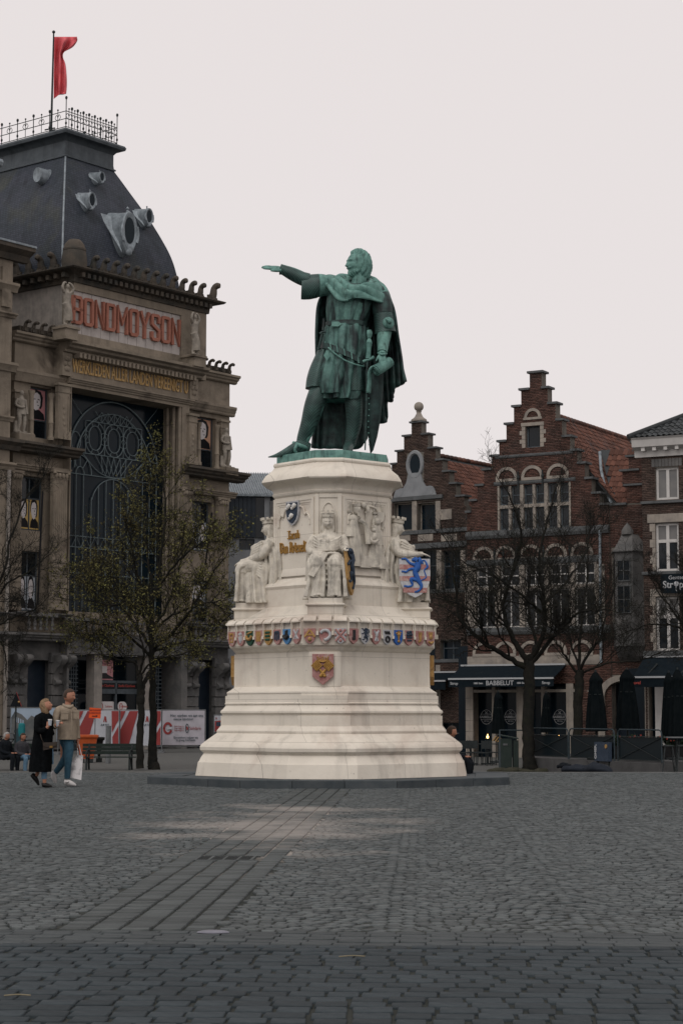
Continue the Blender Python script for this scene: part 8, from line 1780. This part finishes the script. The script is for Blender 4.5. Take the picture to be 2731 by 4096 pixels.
for k, (x0, Y, lb) in enumerate(((314, 88.5, 'red and white striped hoarding behind the orange box and the steel bollard'), (482, 89.3, 'red and white striped hoarding crossed by the two tree trunks'))):
    S_ = lambda v: x0 + (v - 490) * .638 if k == 0 else x0 + (v - 752) * .638
    poly, txt, X_, Z_, c_ = hoarding(x0, x0 + 164, 2842, 2982, Y, lb, 'hwhite')
    for pts in ([(x0 + 2, 2844), (x0 + 22, 2844), (x0 + 2, 2888)], [(x0 + 38, 2844), (x0 + 72, 2844), (x0 + 36, 2980), (x0 + 2, 2980), (x0 + 2, 2918)], [(x0 + 134, 2844), (x0 + 162, 2844), (x0 + 162, 2880), (x0 + 136, 2930)], [(x0 + 138, 2948), (x0 + 162, 2904), (x0 + 162, 2980), (x0 + 140, 2980)]): poly('red_stripe', 'hred', pts[::-1] if False else pts)
    poly('mark', 'hred', [(x0 + 101, 2888), (x0 + 106, 2864), (x0 + 112, 2866), (x0 + 115, 2888), (x0 + 110, 2888), (x0 + 107, 2876), (x0 + 105, 2888)]); txt('ARTES', x0 + 108, 2900, .14, 'dteal')
poly, txt, X_, Z_, c_ = hoarding(650, 820, 2842, 2980, 91, 'pale banner with a red arrow roundel and Solidaris lettering next to the pedestal', 'lilacp')
for i, (a, b) in enumerate(((.6, 3.0), (3.3, 5.7))):
    mb = MB(); cx, cz = X_(673), Z_(2913); strokes(mb, [(cx + .17 * math.cos(a + (b - a) * t / 10), cz + .24 * math.sin(a + (b - a) * t / 10)) for t in range(11)], .1, -.062, -.056); obj('red_roundel', mb, M['hred'], c_)
poly('arrow', 'hwhite', [(668, 2913), (676, 2903), (676, 2909), (690, 2909), (690, 2917), (676, 2917), (676, 2923)], -.066)
txt('Hier werken we aan ons', 748, 2862, .19, 'dteal', .82); txt('nieuw kantoor', 735, 2876, .19, 'dteal', .82); txt('Solidaris', 782, 2913, .20, 'hred', .8); txt('Binnenkort helpen we', 745, 2950, .15, 'dteal', .85); txt('je graag hiernaast', 745, 2960, .15, 'dteal', .85)
for k in range(3): txt('Kom langs in', 718, 2905 + 8 * k, .10, 'hred', .85)
mb = MB(); cx, cz = X_(750), Z_(2913); mb.tube([(cx + .07 * math.cos(t), -.062, cz + .2 * math.sin(t)) for t in [2 * math.pi * i / 16 for i in range(17)]], .015, 5); obj('logo_loop', mb, M['dteal'], c_, 60); poly('logo_drop', 'hred', [(746, 2905), (753, 2908), (754, 2918), (748, 2920)])
M['bsky'] = material('print sky blue', (.27,.33,.40), (.22,.28,.35), .6, 1.5); M['bgrey'] = material('print building grey', (.12,.12,.115), (.06,.07,.075), .6, 1.6, c3=(.03,.04,.045), s3=.6)
poly, txt, X_, Z_, c_ = hoarding(44, 232, 2833, 2985, 86, 'photo printed banner of a street of facades under blue sky behind the couple', 'bsky')
poly('printed_facade', 'bgrey', [(48, 2982), (48, 2870), (62, 2845), (90, 2858), (112, 2880), (128, 2862), (150, 2872), (175, 2868), (200, 2880), (230, 2860), (230, 2982)]); poly('printed_shade', 'dteal', [(60, 2982), (60, 2920), (100, 2900), (104, 2982)], -.06); 
for k in range(4): poly('printed_window', 'bsky', [(66 + 9 * k, 2888 + 3 * k), (71 + 9 * k, 2890 + 3 * k), (71 + 9 * k, 2870 + 4 * k), (66 + 9 * k, 2866 + 4 * k)], -.064)
poly, txt, X_, Z_, c_ = hoarding(858, 905, 2862, 2928, 94, 'small red and white site notice half behind the pedestal plinth', 'hwhite'); poly('red_field', 'hred', [(860, 2926), (860, 2884), (903, 2880), (903, 2926)]); poly('dark_panel', 'navy', [(866, 2905), (866, 2888), (885, 2888), (885, 2905)], -.06); txt('A', 866, 2873, .16, 'hred')
# orange notice, orange tub, black tub, bollard, warning sign, bicycle
M['orange'] = material('signal orange', (.62,.085,.018), (.55,.07,.016), .5, 6); M['orangep2'] = material('orange plastic', (.42,.085,.025), (.36,.07,.02), .5, 6)
o = P(380, 2985, 80); o.z = GLOW; T = thing('detour_sign', 'bright orange notice board on a thin post in front of the striped hoarding', 'sign', o, 0); z = lambda py: P(380, py, 80).z - GLOW
mb = MB(); mb.tube([(0, 0, 0), (0, 0, z(2835))], .02, 6); obj('post', mb, M['galv'], T, 50); mb = MB(); mb.loft([[Vector((x, y, zz)) for x, zz in ((-.25, z(2871)), (.23, z(2874)), (.25, z(2834)), (-.23, z(2830)))] for y in (-.05, -.03)]); bd = obj('board', mb, M['orange'], T)
for py, t_ in ((2841, 'VOETGANGERS'), (2852, 'OVERSTEKEN')): obj('lettering', text(t_, .085, at((0, -.056, z(py)))), M['hred'], bd, kind='stuff')
mb = MB(); mb.prism([(-.12, -.055, z(2866)), (.04, -.055, z(2866)), (.04, -.055, z(2868)), (.12, -.055, z(2864)), (.04, -.055, z(2860)), (.04, -.055, z(2863)), (-.12, -.055, z(2863))], (0, -.004, 0)); obj('arrow', mb, M['ink'], bd)
def tub(px, py, Y, w, h, mat, label):
    o = P(px, py, Y); o.z = gz(Y); T = thing('site_tub', label, 'container', o, R(5)); n = 4
    rg = lambda e, z, d=.3: [Vector((x * (w / 2 + e), y * (d + e), z)) for x, y in ((-1, -1), (1, -1), (1, 1), (-1, 1))]
    mb = MB(); mb.loft([rg(-.12, .15), rg(0, h - .1)]); obj('tub', mb, M[mat], T); mb = MB(); mb.loft([rg(.03, h - .1), rg(.05, h - .06), rg(.05, h), rg(-.02, h + .02)]); obj('rim', mb, M[mat], T)
    mb = MB(); [mb.box(x * (w / 2 - .2) - .06, x * (w / 2 - .2) + .06, -.2, .2, 0, .15) for x in (-1, 1)]; obj('feet', mb, M['iron'], T, kind='stuff')
hz_ = lambda py, Y: P(350, py, Y).z - gz(Y)
tub(350, 2990, 72, .72, hz_(2941, 72), 'orangep2', 'orange plastic grit tub standing behind the empty bench'); tub(398, 2990, 73, .30, hz_(2950, 73), 'blacks', 'small black tub beside the orange one')
o = P(434, 2990, 71); o.z = gz(71); T = thing('steel_bollard', 'thick brushed steel bollard in front of the striped hoarding', 'bollard', o, 0); h_ = hz_(2903, 71); mb = MB(); mb.lathe([(.10, 0), (.10, h_ - .06)], (0, 0, 0), 18); obj('post', mb, M['galv'], T, 40); mb = MB(); mb.lathe([(.103, h_ - .06), (.103, h_ - .01), (.09, h_), (.001, h_ + .005)], (0, 0, 0), 18); obj('cap', mb, M['galv'], T, 40)
o = P(62, 3000, 66); o.z = gz(66); T = thing('warning_sign', 'triangular road works sign seen from behind with a small yellow lamp', 'sign', o, 0); z = lambda py: P(62, py, 66).z - GLOW; mb = MB(); mb.tube([(0, 0, 0), (0, 0, z(2775))], .03, 8); obj('post', mb, M['iron'], T, 50); mb = MB(); mb.prism([(-.19, -.04, z(2826)), (.2, -.04, z(2826)), (.02, -.04, z(2768))], (0, .02, 0)); obj('board', mb, M['darkcloth'], T); mb = MB(); mb.tube([(.2, -.05, z(2826)), (.02, -.05, z(2768))], .012, 5); obj('red_edge', mb, M['hred'], T); mb = MB(); mb.ball((.11, -.06, z(2808)), .04, 8, 6); obj('lamp', mb, M['ochre'], T, 60)
def bicycle(px, Y, rot, label):
    o = P(px, 3000, Y); o.z = gz(Y); T = thing('bicycle', label, 'bicycle', o, rot); cir = lambda cx, r: [(cx + r * math.cos(t), 0, .34 + r * math.sin(t)) for t in [2 * math.pi * i / 20 for i in range(21)]]
    for cx in (-.52, .52): wq = obj('wheel', MB().tube(cir(cx, .33), .02, 6), M['blacks'], T, 60); mb = MB(); [mb.tube([(cx, 0, .34), (cx + .32 * math.cos(a), 0, .34 + .32 * math.sin(a))], .005, 4) for a in [math.pi * i / 6 for i in range(12)]]; obj('spokes', mb, M['galv'], wq, 60, kind='stuff')
    mb = MB(); [mb.tube(p, .018, 6) for p in ([(-.52, 0, .34), (-.15, 0, .85)], [(-.52, 0, .34), (-.02, 0, .34)], [(-.02, 0, .34), (-.18, 0, .9)], [(-.02, 0, .34), (.38, 0, .82)], [(-.15, 0, .8), (.38, 0, .82)], [(.52, 0, .34), (.36, 0, 1.0)])]; obj('frame', mb, M['darkcloth'], T, 60, kind='stuff')
    mb = MB(); mb.tube([(.3, -.25, 1.05), (.38, 0, 1.02), (.3, .25, 1.05)], .015, 6); obj('handlebar', mb, M['galv'], T, 60); obj('saddle', MB().ball((-.2, 0, .93), (.13, .07, .035)), M['blacks'], T, 60)
bicycle(118, 74, R(15), 'dark bicycle parked behind the seated people'); bicycle(20, 76, R(-10), 'dark bicycle parked behind the bench at the photo edge')
M['teal'] = material('teal fabric', (.012,.15,.165), (.01,.12,.135), .7, 6); o = P(88, 2905, 73); T = thing('draped_cover', 'teal saddle cover on the bicycle behind the seated person', 'cover', o, 0); mb = MB(); cloth(mb, [(0, 0, .12, .06, .05), (0, 0, .06, .12, .08), (0, 0, -.2, .13, .09), (0, 0, -.38, .10, .08)], folds=5, amp=(.02, .08), n=30); obj('cloth', mb, M['teal'], T, 60)
# ------------------------------------------------------------------ terrace on the east side
M['tstone'] = material('terrace grey stone', (.075,.075,.075), (.055,.055,.056), .85, 2, .01); M['parasol'] = material('black parasol cloth', (.003,.005,.006), (.006,.008,.009), .9, 6, spec=.03); M['fpanel'] = material('smoked windbreak', (.007,.012,.015), (.010,.015,.018), .3, 1., spec=.08)
YT = 56.5; tz = lambda py, Y=YT: P(2350, py, Y).z - GLOW; tx = lambda px, Y=YT: P(px, 3000, Y).x
A_, B_ = Vector((tx(2104, 62.2), 62.2, GLOW)), Vector((tx(2648, 54.6), 54.6, GLOW)); AB = B_ - A_; ARO = math.atan2(AB.y, AB.x); TZ = GLOW + .40
mb = MB(); q0, q1 = A_ + Vector((.1, .12, -.1)), B_ + Vector((6, -2.2, -.1)); mb.prism([q0, q1, Vector((q1.x, 69, GLOW - .1)), Vector((q0.x + .4, 69, GLOW - .1))], (0, 0, TZ - GLOW + .1)); obj('terrace', mb, M['tstone'], kind='structure')
T = thing('terrace_wall', 'low grey stone edge wall under the terrace railing', 'wall', A_, ARO); nb = 8; Lw = AB.length
for k in range(nb): obj('edge_block', MB().box(Lw * k / nb + .006, Lw * (k + 1) / nb - .006, -.1, .1, -.02, .425), M['tstone'], T)
def railing(t0, t1, label):
    c = A_.lerp(B_, (t0 + t1) / 2); w2 = Lw * (t1 - t0) / 2; zb, zt = .44, 1.36; T = thing('terrace_railing', label, 'railing', c, ARO, 'dark railing panels round the terrace')
    mb = MB(); r = .12; mb.tube([(-w2, 0, zb), (-w2, 0, zt - r), (-w2 + r * .3, 0, zt - r * .3), (-w2 + r, 0, zt), (w2 - r, 0, zt), (w2 - r * .3, 0, zt - r * .3), (w2, 0, zt - r), (w2, 0, zb)], .020, 8); obj('frame', mb, M['railp'], T, 50)
    mb = MB(); mb.box(-w2 + .03, w2 - .03, .03, .045, zb + .06, zt - .22); obj('windbreak', mb, M['fpanel'], T); mb = MB(); mb.tube([(-w2, 0, zt - .2), (w2, 0, zt - .2)], .012, 6); mb.tube([(-w2, 0, zb + .05), (w2, 0, zb + .05)], .015, 6); mb.tube([(-w2, 0, zb + .05), (w2, 0, zt - .2)], .010, 5); mb.tube([(-w2, 0, zt - .2), (w2, 0, zb + .05)], .010, 5); obj('cross_bars', mb, M['iron'], T, 50, kind='stuff')
M['railp'] = material('dark railing paint', (.035,.048,.055), (.025,.036,.042), .5, 6, spec=.1)
railing(.0, .335, 'railing panel just beside the big bare tree trunk'); railing(.345, .675, 'railing panel behind the dark menu stand'); railing(.70, .995, 'railing panel furthest from the monument by the bar table')
mb = MB(); o = Vector((tx(2060), 62, gz(62))); T = thing('railing_bar', 'thin horizontal rail between the green bin and the terrace', 'railing', o, 0); zz = P(2040, 2921, 62).z - o.z; mb.tube([(tx(1996, 62) - o.x, 0, zz), (tx(2100, 62) - o.x, 0, zz)], .022, 8); obj('rail', mb, M['railp'], T, 60); mb = MB(); mb.tube([(tx(1998, 62) - o.x, 0, 0), (tx(1998, 62) - o.x, 0, zz)], .022, 8); obj('post', mb, M['woodgrey'], T, 60)
def parasol(px, pyt, pyb, wpx, Y, label, base=None):
    b = P(px, pyb, Y); t_ = P(px, pyt, Y); zb = base if base is not None else gz(Y); h = t_.z - b.z; T = thing('closed_parasol', label, 'parasol', (b.x, Y, zb), 0, 'closed black parasols on the terrace'); z0 = b.z - zb; k = wpx / 2 * Y / FPX
    mb = MB(); cloth(mb, [(0, 0, z0, k, k), (0, 0, z0 + h * .25, k * .92, k * .9), (0, 0, z0 + h * .6, k * .72, k * .7), (0, 0, z0 + h * .78, k * .60, k * .58), (.02, 0, z0 + h * .86, k * .66, k * .62), (0, 0, z0 + h * .93, k * .42, k * .4), (0, 0, z0 + h, k * .16, k * .16)], folds=8, amp=(.14, .03), n=64); obj('canopy', mb, M['parasol'], T, 70)
    mb = MB(); mb.tube([(0, 0, 0), (0, 0, z0 + h + .06)], .03, 8); obj('pole', mb, M['iron'], T, 50); mb = MB(); mb.lathe([(.3, 0), (.3, .06), (.06, .1)], (0, 0, 0), 14); obj('base', mb, M['iron'], T, 40); mb = MB(); mb.tube([(k * .68 * math.cos(a), k * .66 * math.sin(a), z0 + h * .62) for a in [2 * math.pi * i / 14 for i in range(15)]], .012, 5); obj('tie', mb, M['iron'], T, 60)
parasol(2383, 2688, 2925, 82, 60, 'closed black parasol just left of the stone door arch', TZ); parasol(2508, 2678, 2915, 90, 61, 'closed black parasol standing before the stone door arch', TZ); parasol(2676, 2690, 2950, 66, 60.5, 'thinner closed black parasol of the pair under the white lettered awning', TZ); parasol(2712, 2678, 2960, 80, 59.5, 'taller closed black parasol of the pair near the photo edge', TZ)
parasol(1992, 2768, 2935, 52, 72, 'closed dark parasol between the first two cafe window emblems'); parasol(2184, 2772, 2930, 44, 72.5, 'closed dark parasol behind the big bare tree next to the third window emblem')
# bin, menu stand, heap, table, chairs, planters
M['bing'] = material('green grey bin paint', (.022,.034,.030), (.03,.042,.037), .5, 5)
o = P(2020, 3074, 63.5); o.z = gz(63.5); T = thing('litter_bin', 'square green grey litter bin with a slanting lid before the cafe tables', 'bin', o, 0); zt = P(2020, 2954, 63.5).z - o.z
obj('case', MB().box(-.2, .2, -.2, .2, .0, zt), M['bing'], T); mb = MB(); mb.prism([(-.22, -.24, zt + .10), (-.22, .22, zt + .12), (.42, .22, zt + .0), (.42, -.24, zt - .02)], (0, 0, .03)); obj('lid', mb, M['bing'], T); obj('side_case', MB().box(.25, .42, -.18, .18, .0, zt - .06), M['bing'], T); mb = MB(); mb.box(-.08, .06, -.22, -.2, zt - .22, zt - .16); obj('slot_plate', mb, M['galv'], T)
mb = MB()
for k in range(26):
    a = k * 2.4; r = math.sqrt(k / 26); mb.ball((r * 1.25 * math.cos(a), r * .8 * math.sin(a), .02), (.28, .2, .05 + .03 * (k % 3)), 10, 6)
M['soil'] = material('mossy soil', (.035,.036,.024), (.05,.047,.033), .95, 8, .03); o = P(2125, 3082, 61.5); o.z = gz(61.5); tag(obj('soil', mb, M['soil'], None, 70, kind='stuff', loc=o), 'low mound of mossy soil round the foot of the big bare tree', 'soil')
pm = A_.lerp(B_, .60); T = thing('menu_stand', 'dark blue drinks board lettered OMER leaning on the terrace railing', 'sign', pm + Vector((-.05, -.2, 0)), ARO)
bd = obj('board', MB().box(-.41, .41, -.06, .06, .42, .98), M['navy'], T); tm = text('OMER.', .15, Matrix.Translation((-.33, -.068, .70)) @ Matrix.Rotation(-R(90), 4, 'Y'), 1., .004, .006); obj('lettering', tm, M['metalw'], bd, kind='stuff'); mb = MB(); mb.lathe([(.06, -.012), (.06, .012), (.001, .012)], (0, 0, 0), 16); mb.xform(Matrix.Translation((.29, -.07, .86)) @ Matrix.Rotation(R(90), 4, 'X')); obj('badge', mb, M['ochre'], bd, 40); mb = MB(); [mb.box(q - .02, q + .02, -.02, .06, 0, .44) for q in (-.33, .33)]; obj('feet', mb, M['iron'], T, kind='stuff')
o = P(2345, 3104, 55.6); o.z = gz(55.6); T = thing('cloth_heap', 'dark bundled sleeping bag lying along the paving below the terrace wall', 'bundle', o, ARO * .6); M['heap'] = material('dark blue bundle', (.010,.014,.021), (.016,.02,.028), .8, 6, .01)
mb = MB(); rg = []
for j in range(40):
    t = j / 39; x = -.86 + 1.75 * t; r = .13 * (math.sin(math.pi * min(1, max(0, t))) ** .35) * (1 + .18 * math.sin(9 * t + 1) + .1 * math.sin(23 * t)); rg.append([Vector((x, .2 * math.cos(a) * (r / .13), max(0, r * (1 + math.sin(a)) * (1 + .15 * math.sin(5 * a + 12 * t))))) for a in [2 * math.pi * i / 18 for i in range(18)]])
mb.loft(rg); obj('bundle', mb, M['heap'], T, 70); mb = MB(); mb.tube(smoothpath([(-1.0, 0, .16), (-.8, -.02, .2), (-.55, 0, .17)], 4), [.05] * 3 + [.09] * 4 + [.07] * 2, 10); obj('hood', mb, M['darkcloth'], T, 60)
def chair(px, py, Y, rot, label, z=None):
    o = P(px, py, Y); o.z = gz(Y) if z is None else z; T = thing('terrace_chair', label, 'chair', o, rot, 'dark terrace chairs by the cafe'); m = M['iron']
    obj('seat', MB().box(-.22, .22, -.22, .22, .43, .46), m, T); mb = MB(); mb.box(-.2, .2, .20, .23, .58, .86); obj('backrest', mb, m, T)
    for x in (-.2, .2):
        obj('leg', MB().tube([(x, -.2, 0), (x, -.19, .44)], .016, 6), m, T, 50); obj('leg', MB().tube([(x, .22, 0), (x, .2, .44), (x, .22, .88)], .016, 6), m, T, 50)
def table(px, py, Y, label, h=.74, w=.7, z=None, top='iron'):
    o = P(px, py, Y); o.z = gz(Y) if z is None else z; T = thing('terrace_table', label, 'table', o, 0, None); obj('table_top', MB().box(-w / 2, w / 2, -w / 2, w / 2, h - .03, h), M[top], T); mb = MB(); mb.tube([(0, 0, .03), (0, 0, h - .03)], .035, 8); mb.box(-.25, .25, -.03, .03, 0, .04); mb.box(-.03, .03, -.25, .25, 0, .04); obj('pedestal_leg', mb, M['iron'], T, 50, kind='stuff')
chair(1866, 3046, 68.5, R(20), 'dark terrace chair closest to the pedestal'); chair(1900, 3046, 69.2, R(150), 'dark terrace chair turned to the cafe window'); chair(1935, 3046, 68.2, R(-30), 'dark terrace chair in the middle of the cafe row'); chair(1972, 3046, 69, R(60), 'dark terrace chair with the striped cloth over it'); table(1882, 3040, 69.8, 'dark terrace table with a pale card near the pedestal'); table(1950, 3040, 70, 'dark terrace table beneath the first lit lamp')
T = thing('striped_cloth', 'striped yellow and orange cloth hanging over a terrace chair by the bin', 'cloth', P(1986, 2960, 67.8), 0)
for k in range(7): mb = MB(); c = -.12 + .04 * k; mb.prism([(c, -.03, -.12 + .02 * k), (c + .034, -.03, -.11 + .02 * k), (c + .034, -.03, .10 + .012 * k), (c, -.03, .09 + .012 * k)], (0, .01, 0)); mb.xform(Matrix.Rotation(R(38), 4, 'Y')); obj('stripe', mb, M['ochre' if k % 2 == 0 else 'darkcloth'], T)
table(2705, 3108, 55.2, 'tall bar table with a pale top by the photo edge', 1.02, .62, None, 'galv'); 
for px, dx in ((2672, .1), (2728, -.1)):
    o = P(px, 3110, 54.6); o.z = gz(54.6); T = thing('bar_stool', 'dark slim bar stool ' + ('left' if px < 2700 else 'right') + ' of the pale topped bar table', 'stool', o, 0); obj('seat', MB().lathe([(.001, .74), (.17, .74), (.17, .77), (.001, .78)], (0, 0, 0), 14), M['iron'], T, 40); mb = MB(); [mb.tube([(.2 * a, .2 * b, 0), (.1 * a, .1 * b, .74)], .016, 6) for a in (-1, 1) for b in (-1, 1)]; obj('legs', mb, M['iron'], T, 50, kind='stuff')
M['flowerr'] = material('red flowers', (.22,.035,.03), (.3,.06,.04), .7, 20); M['shrub'] = material('dark leaves', (.015,.028,.018), (.022,.035,.02), .8, 8, vary=.4)
for px, lb in ((2510, 'dark planter of red flowers behind the railing in front of the stone arch'), (2688, 'dark planter of red flowers between the twin parasols')):
    o = P(px, 2990, 60.4); T = thing('flower_planter', lb, 'planter', (o.x, 60.4, TZ), 0); obj('box', MB().box(-.45, .45, -.15, .15, 0, .42), M['blacks'], T); qq = random.Random(px); g = np.random.default_rng(px); N = 260
    c = np.stack([g.uniform(-.45, .45, N), g.uniform(-.16, .16, N), g.uniform(.4, .72, N)], 1); a = g.normal(size=(N, 3)) * .04; b = g.normal(size=(N, 3)) * .04; V = np.stack([c - a, c - b, c + a, c + b], 1).reshape(-1, 3); obj('foliage', np_mesh('foliage', V, np.arange(N * 4).reshape(-1, 4), M['shrub']), None, T, kind='stuff')
    mb = MB(); [mb.ball((qq.uniform(-.42, .42), qq.uniform(-.2, 0), qq.uniform(.55, .75)), .032, 6, 5) for _ in range(16)]; obj('flowers', mb, M['flowerr'], T, 60, kind='stuff')
